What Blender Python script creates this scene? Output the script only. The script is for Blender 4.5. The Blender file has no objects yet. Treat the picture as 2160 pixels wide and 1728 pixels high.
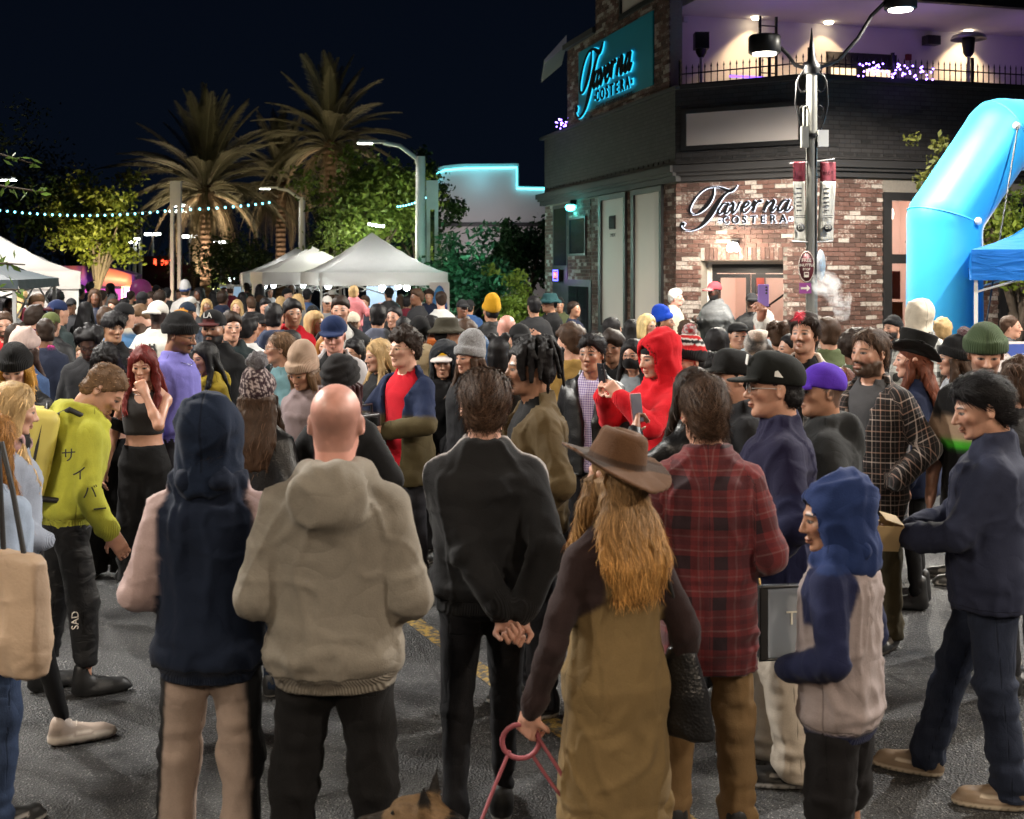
import bpy, math, random, time
import numpy as np
from mathutils import Vector, Matrix, Euler
R = math.radians
random.seed(4)
# ---------------------------------------------------------------- camera, sky, exposure
sc = bpy.context.scene
FPX = 2520.; HOR = 566.; CX = 1080.; CAMZ = 2.2      # photograph: focal length in pixels, horizon row, centre column, eye height
cam = bpy.data.cameras.new('camera'); cam_o = bpy.data.objects.new('camera', cam); sc.collection.objects.link(cam_o)
sc.camera = cam_o
cam.sensor_width = 36.; cam.lens = FPX/2160*36.
cam_o.location = (0, 0, CAMZ); cam_o.rotation_euler = (R(90), 0, 0)
cam.shift_y = -(864-HOR)/2160.
cam.clip_start = .1; cam.clip_end = 2000
cam.dof.use_dof = True; cam.dof.focus_distance = 8.2; cam.dof.aperture_fstop = 5.0
world = bpy.data.worlds.new('World'); sc.world = world; world.use_nodes = True
_nt = world.node_tree; _bg = _nt.nodes['Background']
_tc = _nt.nodes.new('ShaderNodeTexCoord'); _sx = _nt.nodes.new('ShaderNodeSeparateXYZ'); _nt.links.new(_tc.outputs['Generated'], _sx.inputs[0])
_mr = _nt.nodes.new('ShaderNodeMapRange'); _nt.links.new(_sx.outputs['Z'], _mr.inputs[0]); _mr.inputs[1].default_value = 0.; _mr.inputs[2].default_value = .5
_mx = _nt.nodes.new('ShaderNodeMix'); _mx.data_type = 'RGBA'; _nt.links.new(_mr.outputs[0], _mx.inputs[0])
_mx.inputs[6].default_value = (.0022, .0040, .0085, 1); _mx.inputs[7].default_value = (.0010, .0019, .0048, 1)   # night sky, a little town glow low down
_nt.links.new(_mx.outputs[2], _bg.inputs[0]); _bg.inputs[1].default_value = 1.0
vs = sc.view_settings; vs.view_transform = 'Standard'; vs.look = 'None'; vs.exposure = 0.0; vs.gamma = 1.0; vs.use_curve_mapping = False
sc.cycles.use_denoising = True
sc.cycles.max_bounces = 6; sc.cycles.diffuse_bounces = 3; sc.cycles.glossy_bounces = 3; sc.cycles.transmission_bounces = 6; sc.cycles.volume_bounces = 1
sc.cycles.sample_clamp_indirect = 4.0; sc.cycles.sample_clamp_direct = 30.0; sc.cycles.caustics_reflective = False; sc.cycles.caustics_refractive = False
sc.cycles.use_light_tree = True

def at(px, py, Y):
    """world point at depth Y seen at photo pixel (px, py)"""
    return Vector(((px-CX)/FPX*Y, Y, CAMZ-(py-HOR)/FPX*Y))
def gx(px, Y): return (px-CX)/FPX*Y
LIGHTS = []
def light(kind, loc, energy, col=(1, 1, 1), parent=None, size=.1, target=None, spot=None, blend=.4):
    l = bpy.data.lights.new('light_source', kind); l.energy = energy; l.color = col
    if kind == 'AREA': l.size = size; l.shape = 'DISK'
    else: l.shadow_soft_size = size
    if spot: l.spot_size = R(spot); l.spot_blend = blend
    o = bpy.data.objects.new('light_source', l); sc.collection.objects.link(o); o.location = loc
    if target is not None: o.rotation_euler = (Vector(target)-Vector(loc)).to_track_quat('-Z', 'Y').to_euler()
    if parent is not None: o.parent = parent; o.matrix_parent_inverse = parent.matrix_world.inverted() if False else Matrix.Translation(parent.location).inverted() if parent.rotation_euler.z == 0 else (Matrix.Translation(parent.location) @ Matrix.Rotation(parent.rotation_euler.z, 4, 'Z')).inverted()
    return o
# ---------------------------------------------------------------- helpers: objects
f32 = np.float32
COL = bpy.context.scene.collection

def link(name, data, parent=None, mat=None):
    o = bpy.data.objects.new(name, data)
    COL.objects.link(o)
    if parent is not None:
        o.parent = parent
    if mat is not None and data is not None:
        ml = mat if isinstance(mat, (list, tuple)) else [mat]
        for m in ml:
            data.materials.append(MATS[m] if isinstance(m, str) else m)
    return o

def empty(name, loc=(0, 0, 0), rz=0.0, parent=None):
    o = link(name, None, parent)
    o.location = loc
    o.rotation_euler = (0, 0, rz)
    o.empty_display_size = 0.1
    return o

def tag(o, label=None, cat=None, group=None, kind=None):
    if label: o['label'] = label
    if cat: o['category'] = cat
    if group: o['group'] = group
    if kind: o['kind'] = kind
    return o

def srgb(h):
    """hex string or 0-255 triple -> linear rgb"""
    if isinstance(h, str):
        h = h.lstrip('#'); h = [int(h[i:i+2], 16) for i in (0, 2, 4)]
    return tuple(((c/255)/12.92 if c <= 10 else (((c/255)+.055)/1.055)**2.4) for c in h)

class MB:
    """collects simple solids, builds ONE mesh object"""
    def __init__(s): s.v = []; s.f = []; s.m = []; s.sm = []
    def add(s, v, f, m=0, sm=False):
        o = len(s.v); s.v += [tuple(p) for p in v]
        for q in f: s.f.append([o+i for i in q]); s.m.append(m); s.sm.append(sm)
        return s
    def box(s, c, d, rz=0., m=0, M=None):
        x, y, z = d[0]/2, d[1]/2, d[2]/2
        P = [Vector((a*x, b*y, e*z)) for a in (-1, 1) for b in (-1, 1) for e in (-1, 1)]
        Rm = (M if M is not None else Matrix.Rotation(rz, 3, 'Z'))
        P = [Rm @ p + Vector(c) for p in P]
        return s.add(P, [(0,1,3,2),(4,6,7,5),(0,4,5,1),(2,3,7,6),(0,2,6,4),(1,5,7,3)], m)
    def quad(s, a, b, c, d, m=0): return s.add([a, b, c, d], [(0,1,2,3)], m)
    def tube(s, pts, r, n=8, m=0, cap=True, sm=True):
        pts = [Vector(p) for p in pts]; k = len(pts)
        rs = r if isinstance(r, (list, tuple)) else [r]*k
        V = []; up = None
        for i, p in enumerate(pts):
            t = (pts[min(i+1, k-1)]-pts[max(i-1, 0)]).normalized()
            if up is None:
                up = Vector((0,0,1)) if abs(t.z) < .9 else Vector((0,1,0))
            a = t.cross(up).normalized(); b = a.cross(t).normalized(); up = b
            for j in range(n):
                q = 2*math.pi*j/n
                V.append(p + a*math.cos(q)*rs[i] + b*math.sin(q)*rs[i])
        F = []
        for i in range(k-1):
            for j in range(n):
                F.append((i*n+j, i*n+(j+1) % n, (i+1)*n+(j+1) % n, (i+1)*n+j))
        s.add(V, F, m, sm)
        if cap:
            s.add(V[:n], [tuple(range(n))[::-1]], m); s.add(V[-n:], [tuple(range(n))], m)
        return s
    def lathe(s, prof, c=(0,0,0), n=20, m=0, M=None):
        V = []; F = []; k = len(prof)
        for (r, z) in prof:
            for j in range(n):
                q = 2*math.pi*j/n
                p = Vector((r*math.cos(q), r*math.sin(q), z))
                if M is not None: p = M @ p
                V.append(p + Vector(c))
        for i in range(k-1):
            for j in range(n):
                F.append((i*n+j, i*n+(j+1) % n, (i+1)*n+(j+1) % n, (i+1)*n+j))
        return s.add(V, F, m, True)
    def mesh(s, name):
        me = bpy.data.meshes.new(name)
        me.from_pydata([tuple(p) for p in s.v], [], s.f)
        me.polygons.foreach_set('material_index', s.m)
        me.polygons.foreach_set('use_smooth', s.sm)
        me.update()
        return me
    def build(s, name, mat, parent=None):
        return link(name, s.mesh(name), parent, mat)

# ---------------------------------------------------------------- node expression helper
class S:
    """wraps a socket; arithmetic builds Math nodes"""
    def __init__(s, nt, so): s.nt = nt; s.so = so
    def _m(s, op, *a):
        n = s.nt.nodes.new('ShaderNodeMath'); n.operation = op
        for i, x in enumerate((s,)+a):
            if isinstance(x, S): s.nt.links.new(x.so, n.inputs[i])
            else: n.inputs[i].default_value = x
        return S(s.nt, n.outputs[0])
    def __add__(s, o): return s._m('ADD', o)
    def __sub__(s, o): return s._m('SUBTRACT', o)
    def __mul__(s, o): return s._m('MULTIPLY', o)
    def __truediv__(s, o): return s._m('DIVIDE', o)
    def __lt__(s, o): return s._m('LESS_THAN', o)
    def __gt__(s, o): return s._m('GREATER_THAN', o)
    def abs(s): return s._m('ABSOLUTE')
    def frac(s): return s._m('FRACT')
    def floor(s): return s._m('FLOOR')
    def mx(s, o): return s._m('MAXIMUM', o)
    def mn(s, o): return s._m('MINIMUM', o)
    def pw(s, o): return s._m('POWER', o)
    def sin(s): return s._m('SINE')
    def step(s, lo, hi):
        n = s.nt.nodes.new('ShaderNodeMapRange'); n.interpolation_type = 'SMOOTHSTEP'
        s.nt.links.new(s.so, n.inputs[0]); n.inputs[1].default_value = lo; n.inputs[2].default_value = hi
        return S(s.nt, n.outputs[0])

MATS = {}
class Mat:
    def __init__(s, name):
        s.m = bpy.data.materials.new(name); s.m.use_nodes = True
        s.nt = s.m.node_tree; s.b = s.nt.nodes['Principled BSDF']; MATS[name] = s.m
        s.out = s.nt.nodes['Material Output']
    def node(s, t, **kw):
        n = s.nt.nodes.new(t)
        for k, v in kw.items(): setattr(n, k, v)
        return n
    def lk(s, a, b):
        s.nt.links.new(a.so if isinstance(a, S) else a, b)
    def set(s, **kw):
        nm = dict(base='Base Color', rough='Roughness', metal='Metallic', spec='Specular IOR Level', sheen='Sheen Weight',
                  emit='Emission Color', es='Emission Strength', coat='Coat Weight', trans='Transmission Weight',
                  alpha='Alpha', sss='Subsurface Weight', ior='IOR')
        for k, v in kw.items():
            i = s.b.inputs[nm[k]]
            if isinstance(v, S): s.lk(v, i)
            elif hasattr(v, 'is_output'): s.lk(v, i)
            else: i.default_value = (*v, 1) if (isinstance(v, (tuple, list)) and len(v) == 3) else v
        return s
    def coord(s, which='Object'):
        return s.node('ShaderNodeTexCoord').outputs[which]
    def xyz(s, vec):
        n = s.node('ShaderNodeSeparateXYZ'); s.lk(vec, n.inputs[0])
        return [S(s.nt, o) for o in n.outputs]
    def vmul(s, vec, v):
        n = s.node('ShaderNodeVectorMath', operation='MULTIPLY'); s.lk(vec, n.inputs[0]); n.inputs[1].default_value = v
        return n.outputs[0]
    def noise(s, vec, scale=5, detail=3, rough=.55, dist=0.):
        n = s.node('ShaderNodeTexNoise'); n.inputs['Scale'].default_value = scale
        n.inputs['Detail'].default_value = detail; n.inputs['Roughness'].default_value = rough
        n.inputs['Distortion'].default_value = dist
        if vec is not None: s.lk(vec, n.inputs['Vector'])
        return S(s.nt, n.outputs['Fac'])
    def vor(s, vec, scale=5, feature='F1'):
        n = s.node('ShaderNodeTexVoronoi', feature=feature); n.inputs['Scale'].default_value = scale
        if vec is not None: s.lk(vec, n.inputs['Vector'])
        return S(s.nt, n.outputs['Distance'])
    def attr(s, name, typ='GEOMETRY'):
        return s.node('ShaderNodeAttribute', attribute_name=name, attribute_type=typ)
    def mix(s, fac, a, b):
        n = s.node('ShaderNodeMix', data_type='RGBA')
        for x, i in ((fac, n.inputs[0]), (a, n.inputs[6]), (b, n.inputs[7])):
            if isinstance(x, S): s.lk(x, i)
            elif hasattr(x, 'is_output'): s.lk(x, i)
            elif isinstance(x, (int, float)): i.default_value = x
            else: i.default_value = (*x, 1)
        return n.outputs[2]
    def gain(s, col, fac):
        """multiply colour by scalar socket"""
        n = s.node('ShaderNodeVectorMath', operation='SCALE')
        s.lk(col, n.inputs[0]) if hasattr(col, 'is_output') else setattr(n.inputs[0], 'default_value', col)
        s.lk(fac, n.inputs['Scale'])
        return n.outputs[0]
    def bump(s, h, strength=.3, dist=.01):
        n = s.node('ShaderNodeBump'); n.inputs['Strength'].default_value = strength
        n.inputs['Distance'].default_value = dist; s.lk(h, n.inputs['Height'])
        s.lk(n.outputs[0], s.b.inputs['Normal'])
        return s

def simple(name, base, rough=.6, metal=0., var=.12, vs=6., bump=.0, bs=60., **kw):
    """plain surface with a little procedural mottling"""
    m = Mat(name); c = m.coord()
    n = m.noise(c, vs, 4)
    m.set(base=m.gain(base, n*(2*var)+(1-var)), rough=n*.2+(rough-.1), metal=metal, **kw)
    if bump: m.bump(m.noise(c, bs, 3), bump, .01)
    return m

def emit(name, col, strength, cap=None):
    m = Mat(name); m.set(base=(0.02,)*3 if cap is None else cap, emit=col, es=strength, rough=.5)
    return m
# ---------------------------------------------------------------- signed distance modelling (numpy)
_rs = np.random.RandomState(11)
_L = (_rs.rand(32, 32, 32)*2-1).astype(f32)
def vnoise(P, sc=(1, 1, 1), off=0.):
    P = np.asarray(P, f32)*np.asarray(sc, f32)+f32(off+100.)
    i = np.floor(P).astype(np.int32); f = P-i; f = f*f*(3-2*f)
    a = i & 31; b = (i+1) & 31
    x0, y0, z0 = a[..., 0], a[..., 1], a[..., 2]; x1, y1, z1 = b[..., 0], b[..., 1], b[..., 2]
    fx, fy, fz = f[..., 0], f[..., 1], f[..., 2]
    def l(p, q, t): return p+(q-p)*t
    return l(l(l(_L[x0,y0,z0], _L[x1,y0,z0], fx), l(_L[x0,y1,z0], _L[x1,y1,z0], fx), fy),
             l(l(_L[x0,y0,z1], _L[x1,y0,z1], fx), l(_L[x0,y1,z1], _L[x1,y1,z1], fx), fy), fz)

class Fld:
    def __init__(s, lo, hi, v):
        s.v = v; s.lo = np.array(lo, float)-2.01*v
        s.n = np.ceil((np.array(hi, float)-s.lo)/v).astype(int)+3
        s.D = np.full(s.n, 9., f32)
        s.ax = [(s.lo[i]+v*np.arange(s.n[i])).astype(f32) for i in range(3)]
    def blk(s, lo, hi, m):
        a = np.clip(np.floor((np.array(lo)-m-s.lo)/s.v).astype(int), 0, s.n)
        b = np.clip(np.ceil((np.array(hi)+m-s.lo)/s.v).astype(int)+1, 0, s.n)
        sl = tuple(slice(a[i], b[i]) for i in range(3))
        return sl, s.ax[0][sl[0]][:, None, None], s.ax[1][sl[1]][None, :, None], s.ax[2][sl[2]][None, None, :]
    def add(s, p, k=0.):
        fn, lo, hi = p
        sl, X, Y, Z = s.blk(lo, hi, k+2*s.v)
        A = s.D[sl]
        if A.size == 0: return s
        d = fn(X, Y, Z)
        r = np.minimum(A, d)
        if k > 0:
            h = np.maximum(k-np.abs(A-d), 0)/k; r = r-h*h*k*.25
        s.D[sl] = r
        return s
    def sub(s, p, k=0.):
        fn, lo, hi = p
        sl, X, Y, Z = s.blk(lo, hi, k+2*s.v)
        A = s.D[sl]
        if A.size == 0: return s
        d = -fn(X, Y, Z)
        r = np.maximum(A, d)
        if k > 0:
            h = np.maximum(k-np.abs(A-d), 0)/k; r = r+h*h*k*.25
        s.D[sl] = r
        return s
    def cut(s, fn):
        """keep where fn(X,Y,Z) < 0"""
        X, Y, Z = s.ax[0][:, None, None], s.ax[1][None, :, None], s.ax[2][None, None, :]
        s.D = np.maximum(s.D, fn(X, Y, Z)).astype(f32)
        return s
    def mesh(s):
        D = s.D; I = D < 0
        I[0] = I[-1] = False; I[:, 0] = I[:, -1] = False; I[:, :, 0] = I[:, :, -1] = False
        D = np.where(I == (D < 0), D, f32(s.v*.5))
        n = D.shape
        cnt = np.zeros((n[0]-1, n[1]-1, n[2]-1), np.int8)
        for a in (0, 1):
            for b in (0, 1):
                for c in (0, 1):
                    cnt += I[a:n[0]-1+a, b:n[1]-1+b, c:n[2]-1+c]
        act = np.argwhere((cnt > 0) & (cnt < 8))
        if len(act) == 0: return np.zeros((0, 3)), np.zeros((0, 4), int)
        idx = np.full(cnt.shape, -1, np.int32)
        idx[act[:, 0], act[:, 1], act[:, 2]] = np.arange(len(act))
        cv = {}
        for a in (0, 1):
            for b in (0, 1):
                for c in (0, 1):
                    cv[(a, b, c)] = D[act[:, 0]+a, act[:, 1]+b, act[:, 2]+c]
        acc = np.zeros((len(act), 3), f32); num = np.zeros(len(act), f32)
        for ax in range(3):
            for u in (0, 1):
                for w in (0, 1):
                    p = [0, 0, 0]; o = [q for q in range(3) if q != ax]
                    p[o[0]] = u; p[o[1]] = w; q = list(p); q[ax] = 1
                    d0 = cv[tuple(p)]; d1 = cv[tuple(q)]
                    m = (d0 < 0) != (d1 < 0)
                    t = np.where(m, d0/np.where(m, d0-d1, 1), 0)
                    pt = np.tile(np.array(p, f32), (len(act), 1)); pt[:, ax] = t
                    acc += pt*m[:, None]; num += m
        V = (act+acc/num[:, None])*s.v+s.lo
        Q = []
        for ax in range(3):
            o = [(1, 2), (2, 0), (0, 1)][ax]
            s0 = [slice(None)]*3; s1 = [slice(None)]*3
            s0[ax] = slice(0, -1); s1[ax] = slice(1, None)
            a, b = I[tuple(s0)], I[tuple(s1)]
            for inv, msk in ((False, a & ~b), (True, ~a & b)):
                e = np.argwhere(msk)
                if len(e) == 0: continue
                def cell(du, dv):
                    c = e.copy(); c[:, o[0]] += du; c[:, o[1]] += dv
                    return idx[c[:, 0], c[:, 1], c[:, 2]]
                q = np.stack([cell(-1, -1), cell(0, -1), cell(0, 0), cell(-1, 0)], 1)
                Q.append(q[:, ::-1] if inv else q)
        return V.astype(f32), np.concatenate(Q)

def normals(V, Q):
    n = np.cross(V[Q[:, 2]]-V[Q[:, 0]], V[Q[:, 3]]-V[Q[:, 1]])
    N = np.zeros_like(V)
    for i in range(4): np.add.at(N, Q[:, i], n)
    return N/np.maximum(np.linalg.norm(N, axis=1, keepdims=True), 1e-9)

def relax(V, Q, it=1, f=.5):
    for _ in range(it):
        A = np.zeros_like(V); c = np.zeros(len(V), f32)
        for i in range(4):
            j = (i+1) % 4
            np.add.at(A, Q[:, i], V[Q[:, j]]); np.add.at(A, Q[:, j], V[Q[:, i]])
            np.add.at(c, Q[:, i], 1); np.add.at(c, Q[:, j], 1)
        V = V+(A/np.maximum(c, 1)[:, None]-V)*f
    return V

# primitives: (function, lo, hi)
def ell(c, r, M=None):
    c = np.array(c, f32); r = np.array(r if hasattr(r, '__len__') else (r,)*3, f32)
    R3 = None if M is None else np.array(M, f32)
    def fn(X, Y, Z):
        x, y, z = X-c[0], Y-c[1], Z-c[2]
        if R3 is not None:   # columns of R3 = local axes
            x, y, z = (x*R3[0,0]+y*R3[1,0]+z*R3[2,0], x*R3[0,1]+y*R3[1,1]+z*R3[2,1], x*R3[0,2]+y*R3[1,2]+z*R3[2,2])
        a, b, e = x/r[0], y/r[1], z/r[2]
        k0 = np.sqrt(a*a+b*b+e*e); k1 = np.sqrt((a/r[0])**2+(b/r[1])**2+(e/r[2])**2)
        return k0*(k0-1)/np.maximum(k1, 1e-6)
    m = r.max() if M is not None else r
    return fn, c-m, c+m
def cone(a, b, ra, rb):
    a = np.array(a, f32); b = np.array(b, f32); d = b-a; L = float(d@d)+1e-9
    def fn(X, Y, Z):
        x, y, z = X-a[0], Y-a[1], Z-a[2]
        t = np.clip((x*d[0]+y*d[1]+z*d[2])/L, 0, 1)
        return np.sqrt((x-t*d[0])**2+(y-t*d[1])**2+(z-t*d[2])**2)-(ra+(rb-ra)*t)
    m = max(ra, rb)
    return fn, np.minimum(a, b)-m, np.maximum(a, b)+m
def rbox(c, h, r, M=None):
    c = np.array(c, f32); h = np.array(h, f32); R3 = None if M is None else np.array(M, f32)
    def fn(X, Y, Z):
        x, y, z = X-c[0], Y-c[1], Z-c[2]
        if R3 is not None:
            x, y, z = (x*R3[0,0]+y*R3[1,0]+z*R3[2,0], x*R3[0,1]+y*R3[1,1]+z*R3[2,1], x*R3[0,2]+y*R3[1,2]+z*R3[2,2])
        a, b, e = np.abs(x)-(h[0]-r), np.abs(y)-(h[1]-r), np.abs(z)-(h[2]-r)
        return np.sqrt(np.maximum(a, 0)**2+np.maximum(b, 0)**2+np.maximum(e, 0)**2)+np.minimum(np.maximum(np.maximum(a, b), e), 0)-r
    m = np.full(3, np.linalg.norm(h)) if M is not None else h
    return fn, c-m, c+m
def loft(rows, p=2.3, rnd=.02):
    """rows of (z, cx, cy, rx, ry), z ascending"""
    A = np.array(rows, f32); z0, z1 = A[0, 0], A[-1, 0]
    def fn(X, Y, Z):
        zz = np.clip(Z, z0, z1)
        cx, cy, rx, ry = [np.interp(zz, A[:, 0], A[:, i]).astype(f32) for i in (1, 2, 3, 4)]
        q = (np.abs((X-cx)/rx)**p+np.abs((Y-cy)/ry)**p)**(1/p)
        d = (q-1)*np.minimum(rx, ry)
        e = np.maximum(Z-z1, z0-Z)+rnd
        d2 = d+rnd
        return np.sqrt(np.maximum(d2, 0)**2+np.maximum(e, 0)**2)+np.minimum(np.maximum(d2, e), 0)-rnd
    m = np.array([(A[:, 1]-A[:, 3]).min(), (A[:, 2]-A[:, 4]).min(), z0]); M = np.array([(A[:, 1]+A[:, 3]).max(), (A[:, 2]+A[:, 4]).max(), z1])
    return fn, m, M
def smoothrows(rows, n=24):
    A = np.array(rows, float); z = np.linspace(A[0, 0], A[-1, 0], n)
    out = [z]
    for i in range(1, 5):
        y = np.interp(np.linspace(A[0,0], A[-1,0], n*4), A[:, 0], A[:, i])
        k = np.hanning(9); k /= k.sum(); yp = np.pad(y, 4, 'edge'); y = np.convolve(yp, k, 'valid')
        out.append(np.interp(z, np.linspace(A[0,0], A[-1,0], n*4), y))
    return np.stack(out, 1)

class G:
    """geometry bundle: verts, quads, colour, head coords, garment coords, flag"""
    def __init__(s, V, Q, col=(.5, .5, .5), hl=None, gc=None):
        s.V = np.asarray(V, f32); s.Q = Q; n = len(V)
        s.col = np.tile(np.array(col, f32), (n, 1)) if np.ndim(col) == 1 else np.asarray(col, f32)
        s.hl = np.tile(np.array((0, 0, 9.), f32), (n, 1)) if hl is None else hl
        s.gc = s.V.copy() if gc is None else gc
    def copy(s):
        q = G(s.V.copy(), s.Q, s.col.copy(), s.hl, s.gc); q.sm = getattr(s, 'sm', None); return q
    @staticmethod
    def join(L):
        L = [g for g in L if len(g.V)]
        o = 0; Q = []
        for g in L: Q.append(g.Q+o); o += len(g.V)
        return G(np.concatenate([g.V for g in L]), np.concatenate(Q), np.concatenate([g.col for g in L]),
                 np.concatenate([g.hl for g in L]), np.concatenate([g.gc for g in L]))

def gmesh(name, g, hl=False):
    me = bpy.data.meshes.new(name); n = len(g.V); q = len(g.Q)
    me.vertices.add(n); me.vertices.foreach_set('co', g.V.astype(f32).ravel())
    me.loops.add(q*4); me.loops.foreach_set('vertex_index', g.Q.astype(np.int32).ravel())
    me.polygons.add(q); me.polygons.foreach_set('loop_start', (np.arange(q)*4).astype(np.int32))
    me.update(calc_edges=True)
    me.polygons.foreach_set('use_smooth', np.ones(q, bool))
    a = me.color_attributes.new('Col', 'FLOAT_COLOR', 'POINT')
    a.data.foreach_set('color', np.concatenate([g.col, np.ones((n, 1))], 1).astype(f32).ravel())
    b = me.attributes.new('gc', 'FLOAT_VECTOR', 'POINT'); b.data.foreach_set('vector', g.gc.astype(f32).ravel())
    if getattr(g, 'sm', None) is not None:
        b = me.attributes.new('sm', 'FLOAT_VECTOR', 'POINT'); b.data.foreach_set('vector', g.sm.astype(f32).ravel())
    if hl:
        b = me.attributes.new('hl', 'FLOAT_VECTOR', 'POINT'); b.data.foreach_set('vector', g.hl.astype(f32).ravel())
    return me
def sstep(a, b, x):
    t = np.clip((x-a)/(b-a), 0, 1); return t*t*(3-2*t)
# ---------------------------------------------------------------- people: materials
def person_materials():
    m = Mat('skin')
    hl = m.attr('hl'); x, y, z = m.xyz(hl.outputs['Vector']); ax = x.abs()
    col = m.attr('Col').outputs['Color']; hc = m.attr('hairc', 'OBJECT').outputs['Vector']
    n = m.noise(m.coord(), 45, 3)
    base = m.gain(col, n*.25+.875)
    front = y < -.045
    def ellm(u, w): return (u*u+w*w)
    cheek = ellm((ax-.042)/.03, (z+.03)/.028).step(1.0, .1)*front*.22
    base = m.mix(cheek, base, m.gain(col, S(m.nt, m.node('ShaderNodeValue').outputs[0])+0.62))
    red = m.mix(cheek, base, (.42, .13, .09)); base = red
    lip = ellm(x/.025, (z+.067)/.0105).step(1.1, .75)*front
    base = m.mix(lip*.5, base, m.mix(.5, col, (.26, .05, .05)))
    mouth = ((z+.0665+x*x*2.).abs() < .0016)*(ax < .024)*front
    base = m.mix(mouth*.8, base, (.05, .015, .012))
    brow = ellm((ax-.0315)/.021, (z-.0245+(ax-.028)*(ax-.028)*9.)/.0048).step(1.15, .7)*front
    base = m.mix(brow*.85, base, hc)
    lash = ellm((ax-.031)/.0175, (z-.002)/.0078).step(1.1, .85)*front
    base = m.mix(lash*.75, base, (.035, .02, .016))
    eye = ellm((ax-.031)/.0145, (z-.0015)/.0052).step(1.08, .9)*front
    base = m.mix(eye, base, (.17, .15, .14))
    iris = ellm((ax-.031)/.0075, (z-.002)/.0075).step(1.1, .85)*eye
    base = m.mix(iris, base, (.022, .013, .01))
    m.set(base=base, rough=n*.2+.33, sss=.08, spec=.5)
    m.b.inputs['Subsurface Radius'].default_value = (.012, .005, .003)
    m.bump(m.noise(m.coord(), 260, 2), .12, .002)
    # woven / knitted cloth: colour from the mesh
    def cloth(name, rough=.85, sheen=.06, kind='fleece', bump=.25):
        m = Mat(name); c = m.coord(); col = m.attr('Col').outputs['Color']
        gc = m.attr('gc').outputs['Vector']
        n1 = m.noise(c, 14, 4, .6); n2 = m.noise(c, 190, 2, .7)
        v = n1*.36+n2*.3+.66
        if kind == 'denim':
            n3 = m.noise(m.vmul(c, (260, 260, 30)), 1, 2); v = v*(n3*.7+.62)
        if kind == 'tweed':
            v = (m.noise(c, 330, 3, .8).step(.38, .62))*1.5+.25
        sx, sy, sz = m.xyz(m.attr('sm').outputs['Vector'])
        seam = (sx-1.).abs().step(.0048, .0022).mx((sz-1.).abs().step(.0048, .0022)); rib = (m.xyz(gc)[0]*760.).sin()*(sy > .5)
        m.set(base=m.gain(col, v*(seam*-.38+1.)*(rib*.10+1.)), rough=rough, sheen=sheen, spec=.14)
        bmp = lambda h, s_, d_: m.bump(h-seam*.9+rib*.35, s_, d_)
        if kind == 'rib':
            u = m.xyz(gc)[0]
            h = (u*620.).sin()*.5+n2*.35
            bmp(h, .6, .004)
        elif kind == 'leather':
            bmp(m.vor(c, 110)*.5+n1, .5, .006)
        elif kind == 'nylon':
            bmp(m.noise(m.vmul(c, (5, 5, 8)), 2, 3, .5, .8), .6, .02)
        else:
            cr = (m.noise(c, 6, 1, .5, .6)*2.-1.).abs()
            bmp(n2*.22+m.noise(c, 45, 3)*.14+cr.pw(.7)*.8, bump*1.5, .018)
        return m
    cloth('fleece'); cloth('knit', .9, .08, 'rib'); cloth('denim', .8, .03, 'denim', .3); cloth('tweed', .95, .1, 'tweed', .6)
    cloth('leather', .36, 0., 'leather').set(spec=.5); cloth('nylon', .55, .0, 'nylon').set(spec=.4)
    cloth('twill', .8, .03, 'fleece', .2)
    # plaid shirts: colours per material, laid out in garment coordinates
    def plaid(name, base, stripes, period, extra=None):
        m = Mat(name); gc = m.attr('gc').outputs['Vector']; u, v, w = m.xyz(gc); c = m.coord()
        uu = u/period; ww = w/period
        out = None; col = base
        for (lo, hi, cc, k) in stripes:
            a = (uu.frac() > lo)*(uu.frac() < hi); b = (ww.frac() > lo)*(ww.frac() < hi)
            col = m.mix((a+b)*k, col, cc)
        n = m.noise(c, 120, 3)*.5+m.noise(c, 9, 3)*.4+.55
        sx, sy, sz = m.xyz(m.attr('sm').outputs['Vector']); seam = (sx-1.).abs().step(.0048, .0022)
        m.set(base=m.gain(col, n*(seam*-.4+1.)), rough=.85, sheen=.2, spec=.2)
        m.bump(m.noise(c, 300, 2), .2, .003)
    plaid('plaid_red', (.14, .020, .022), [(.0, .33, (.012, .010, .014), .45), (.45, .49, (.30, .25, .24), .16), (.80, .84, (.2, .16, .16), .16), (.60, .72, (.035, .012, .018), .3)], .15)
    plaid('plaid_white', (.012, .010, .010), [(.0, .06, (.62, .5, .44), .40), (.46, .52, (.55, .34, .26), .34), (.22, .26, (.5, .4, .36), .2), (.72, .76, (.3, .2, .17), .2)], .115)
    plaid('plaid_bw', (.45, .45, .42), [(.0, .45, (.01, .01, .01), .48), (.7, .76, (.02, .02, .02), .3)], .12)
    plaid('gingham', (.55, .5, .62), [(.0, .5, (.10, .05, .26), .42)], .016)
    # hair
    m = Mat('hair'); c = m.coord(); col = m.attr('Col').outputs['Color']
    st = m.noise(m.vmul(c, (300, 300, 22)), 1, 3, .6); n2 = m.noise(c, 18, 3)
    m.set(base=m.gain(col, st*1.0+n2*.5+.3), rough=st*.25+.40, spec=.2)
    m.bump(st, .55, .006)
    m = Mat('pompom'); c = m.coord(); col = m.attr('Col').outputs['Color']
    m.set(base=m.gain(col, m.noise(c, 140, 3, .7)*1.5+.25), rough=.95, sheen=.5); m.bump(m.noise(c, 160, 3), 1., .02)
    # soft rubber, plastics, metal
    m = Mat('shoe_leather'); c = m.coord(); col = m.attr('Col').outputs['Color']
    m.set(base=m.gain(col, m.noise(c, 30, 4)*.4+.8), rough=.5); m.bump(m.noise(c, 150, 3), .2, .004)
    simple('black_plastic', (.012, .012, .013), .35)
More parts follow.
